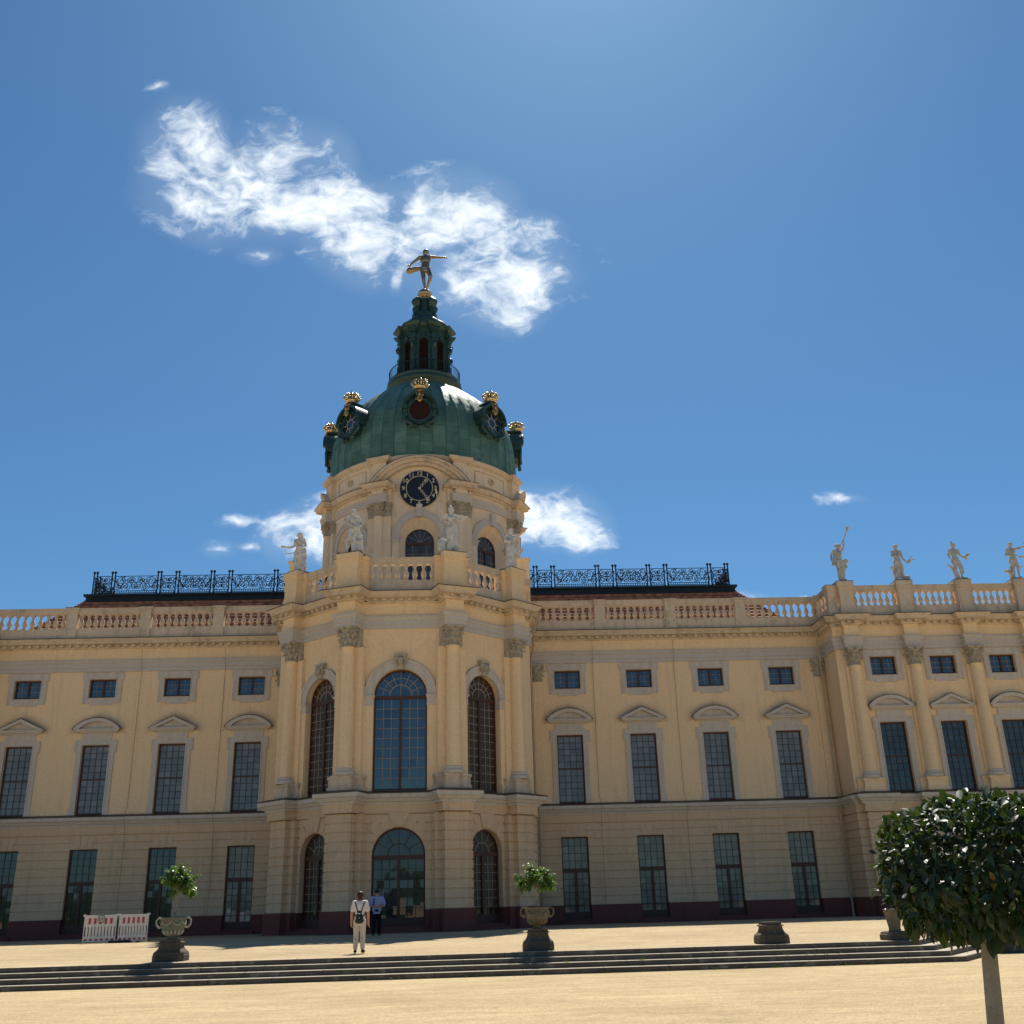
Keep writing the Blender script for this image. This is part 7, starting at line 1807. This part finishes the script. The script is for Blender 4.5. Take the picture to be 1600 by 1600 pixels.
# ================================================================== sky, clouds, sun
SUN_AZ, SUN_EL = R(10), R(57)
w = bpy.data.worlds.new('World'); scene.world = w; w.use_nodes = True
nt = w.node_tree; nt.nodes.clear(); L = nt.links.new
sky = nd(nt, 'ShaderNodeTexSky', sky_type='NISHITA'); sky.sun_disc = False
sky.sun_elevation = SUN_EL; sky.sun_rotation = SUN_AZ; sky.air_density = 1.0; sky.dust_density = SKY_DUST; sky.ozone_density = 3.0; sky.altitude = 200
CLOUDS = [(-0.2539,0.1758,0.0279,0.0349),(-0.2325,0.1390,0.0440,0.0274),(-0.1912,0.1447,0.0471,0.0342),(-0.1580,0.1665,0.0341,0.0312),(-0.1246,0.1649,0.0212,0.0273),(-0.1507,0.1264,0.0563,0.0207),(-0.0911,0.1363,0.0297,0.0173),(-0.1070,0.1015,0.0328,0.0186),(-0.0744,0.0898,0.0420,0.0245),(-0.0200,0.1190,0.0348,0.0301),(0.0131,0.1278,0.0270,0.0243),(0.0460,0.1044,0.0302,0.0175),(0.0246,0.0691,0.0516,0.0306),(0.0366,0.0405,0.0275,0.0209),(-0.0618,0.0663,0.0054,0.0118),(0.0690,0.1150,0.0157,0.0064),(-0.1907,0.0864,0.0142,0.0064),(-0.1618,-0.1798,0.0310,0.0215),(-0.1397,-0.1686,0.0248,0.0215),(-0.2198,-0.1620,0.0160,0.0050),(-0.2409,-0.1914,0.0148,0.0070),(-0.2056,-0.1906,0.0136,0.0051),(0.0858,-0.1651,0.0393,0.0242),(0.1175,-0.1796,0.0254,0.0179),(0.0542,-0.1615,0.0252,0.0216),(0.3751,-0.1492,0.0200,0.0042),(-0.2735,0.2394,0.0092,0.0039),(0.2893,-0.2465,0.0209,0.0040),(0.3306,-0.2498,0.0144,0.0033)]
tc = nd(nt, 'ShaderNodeTexCoord'); D = tc.outputs['Generated']
def vm(op, a, b=None, **k):
    n = nd(nt, 'ShaderNodeVectorMath', operation=op)
    if hasattr(a, 'links'): L(a, n.inputs[0])
    else: n.inputs[0].default_value = a
    if b is not None:
        if hasattr(b, 'links'): L(b, n.inputs[1])
        else: n.inputs[1].default_value = b
    return n
def mt(op, a, b=None, c=None):
    n = nd(nt, 'ShaderNodeMath', operation=op)
    for i, v in enumerate((a, b, c)):
        if v is None: continue
        if hasattr(v, 'links'): L(v, n.inputs[i])
        else: n.inputs[i].default_value = v
    return n.outputs[0]
e = R(30)
fwd = vm('DOT_PRODUCT', D, (0, cos(e), sin(e))).outputs['Value']; rx = vm('DOT_PRODUCT', D, (1, 0, 0)).outputs['Value']; uy = vm('DOT_PRODUCT', D, (0, -sin(e), cos(e))).outputs['Value']
fs = mt('MAXIMUM', fwd, 0.05)
cb = nd(nt, 'ShaderNodeCombineXYZ'); L(mt('DIVIDE', rx, fs), cb.inputs[0]); L(mt('DIVIDE', uy, fs), cb.inputs[1]); q0 = cb.outputs[0]
nw = nd(nt, 'ShaderNodeTexNoise', i_Scale=14.0, i_Detail=3.0, i_Roughness=0.55); L(q0, nw.inputs['Vector'])
wv = vm('SUBTRACT', nw.outputs['Color'], (0.5, 0.5, 0.5)).outputs[0]
sc1 = nd(nt, 'ShaderNodeVectorMath', operation='SCALE'); sc1.inputs['Scale'].default_value = 0.028; L(wv, sc1.inputs[0])
q = vm('ADD', q0, sc1.outputs[0]).outputs[0]
sm = vm('MULTIPLY', q, (1, 1, 0)).outputs[0]
cur = None
for a, b, ra, rb in CLOUDS:
    small = rb < 0.008
    if small: ra, rb = ra * 1.9, rb * 2.1
    if b > 0: ra, rb = ra * 1.13, rb * 1.06
    n = nd(nt, 'ShaderNodeVectorMath', operation='MULTIPLY_ADD'); L(sm, n.inputs[0]); n.inputs[1].default_value = (1 / ra, 1 / rb, 0); n.inputs[2].default_value = (-a / ra, -b / rb, 0)
    ln = vm('LENGTH', n.outputs[0]).outputs['Value']
    # small clouds get small blobs: normalise the soft edge
    if small: ln = mt('ADD', ln, 0.80 if a > -0.27 else 1.0)
    cur = ln if cur is None else mt('SMOOTH_MIN', cur, ln, 0.35)
sc2 = nd(nt, 'ShaderNodeVectorMath', operation='SCALE'); sc2.inputs['Scale'].default_value = 0.03; L(wv, sc2.inputs[0])
qr = vm('ADD', q0, sc2.outputs[0]).outputs[0]
mpn = nd(nt, 'ShaderNodeMapping'); mpn.inputs['Rotation'].default_value = (0, 0, R(-58)); mpn.inputs['Scale'].default_value = (0.7, 1.2, 1); L(qr, mpn.inputs['Vector']); qn = mpn.outputs[0]
nf = nd(nt, 'ShaderNodeTexNoise', i_Scale=19.0, i_Detail=13.0, i_Roughness=0.58, i_Distortion=0.5); L(qn, nf.inputs['Vector'])
nh = nd(nt, 'ShaderNodeTexNoise', i_Scale=60.0, i_Detail=9.0, i_Roughness=0.62, i_Distortion=0.8); L(qn, nh.inputs['Vector'])
base = mt('MINIMUM', mt('SUBTRACT', 1.36, cur), 0.74)
dens = mt('ADD', mt('ADD', base, mt('MULTIPLY', mt('SUBTRACT', nf.outputs['Fac'], 0.5), 3.0)), mt('MULTIPLY', mt('SUBTRACT', nh.outputs['Fac'], 0.5), 1.5))
mr = nd(nt, 'ShaderNodeMapRange'); mr.interpolation_type = 'SMOOTHSTEP'; mr.inputs[1].default_value = -0.05; mr.inputs[2].default_value = 1.25; L(dens, mr.inputs[0])
veil = nd(nt, 'ShaderNodeMapRange'); veil.interpolation_type = 'SMOOTHSTEP'; veil.inputs[1].default_value = -0.35; veil.inputs[2].default_value = 0.6; veil.inputs[4].default_value = 0.22; L(base, veil.inputs[0])
alpha = mt('MAXIMUM', mr.outputs[0], mt('MULTIPLY', veil.outputs[0], nf.outputs['Fac']))
alpha = mt('MULTIPLY', alpha, mt('GREATER_THAN', fwd, 0.06))
alpha = mt('MULTIPLY', alpha, 0.97)
br = nd(nt, 'ShaderNodeMapRange'); br.inputs[1].default_value = 0.3; br.inputs[2].default_value = 1.7; br.inputs[3].default_value = 0.0; br.inputs[4].default_value = 1.0; L(mt('ADD', dens, mt('MULTIPLY', mt('SUBTRACT', nh.outputs['Fac'], 0.5), 2.0)), br.inputs[0])
cc = nd(nt, 'ShaderNodeMix', data_type='RGBA'); cc.inputs[6].default_value = (CLOUD_L * 0.80, CLOUD_L * 0.89, CLOUD_L * 0.96, 1); cc.inputs[7].default_value = (CLOUD_L * 0.95, CLOUD_L * 0.985, CLOUD_L * 1.0, 1); L(br.outputs[0], cc.inputs[0])
tint = nd(nt, 'ShaderNodeMix', data_type='RGBA', blend_type='MULTIPLY'); tint.inputs[0].default_value = 1.0; L(sky.outputs[0], tint.inputs[6]); tint.inputs[7].default_value = (*SKY_TINT, 1)
mixc = nd(nt, 'ShaderNodeMix', data_type='RGBA'); L(alpha, mixc.inputs[0]); L(tint.outputs[2], mixc.inputs[6]); L(cc.outputs[2], mixc.inputs[7])
bg = nd(nt, 'ShaderNodeBackground'); bg.inputs['Strength'].default_value = SKY_STR; L(mixc.outputs[2], bg.inputs['Color'])
wo = nd(nt, 'ShaderNodeOutputWorld'); L(bg.outputs[0], wo.inputs['Surface'])
sl = bpy.data.lights.new('sun', 'SUN'); sl.energy = SUN_STR; sl.angle = R(0.5); sl.color = (1.0, 0.94, 0.84)
so = bpy.data.objects.new('sun', sl); link(so)
sd = Vector((sin(SUN_AZ) * cos(SUN_EL), cos(SUN_AZ) * cos(SUN_EL), sin(SUN_EL)))
so.location = sd * 200; so.rotation_euler = sd.to_track_quat('Z', 'Y').to_euler()
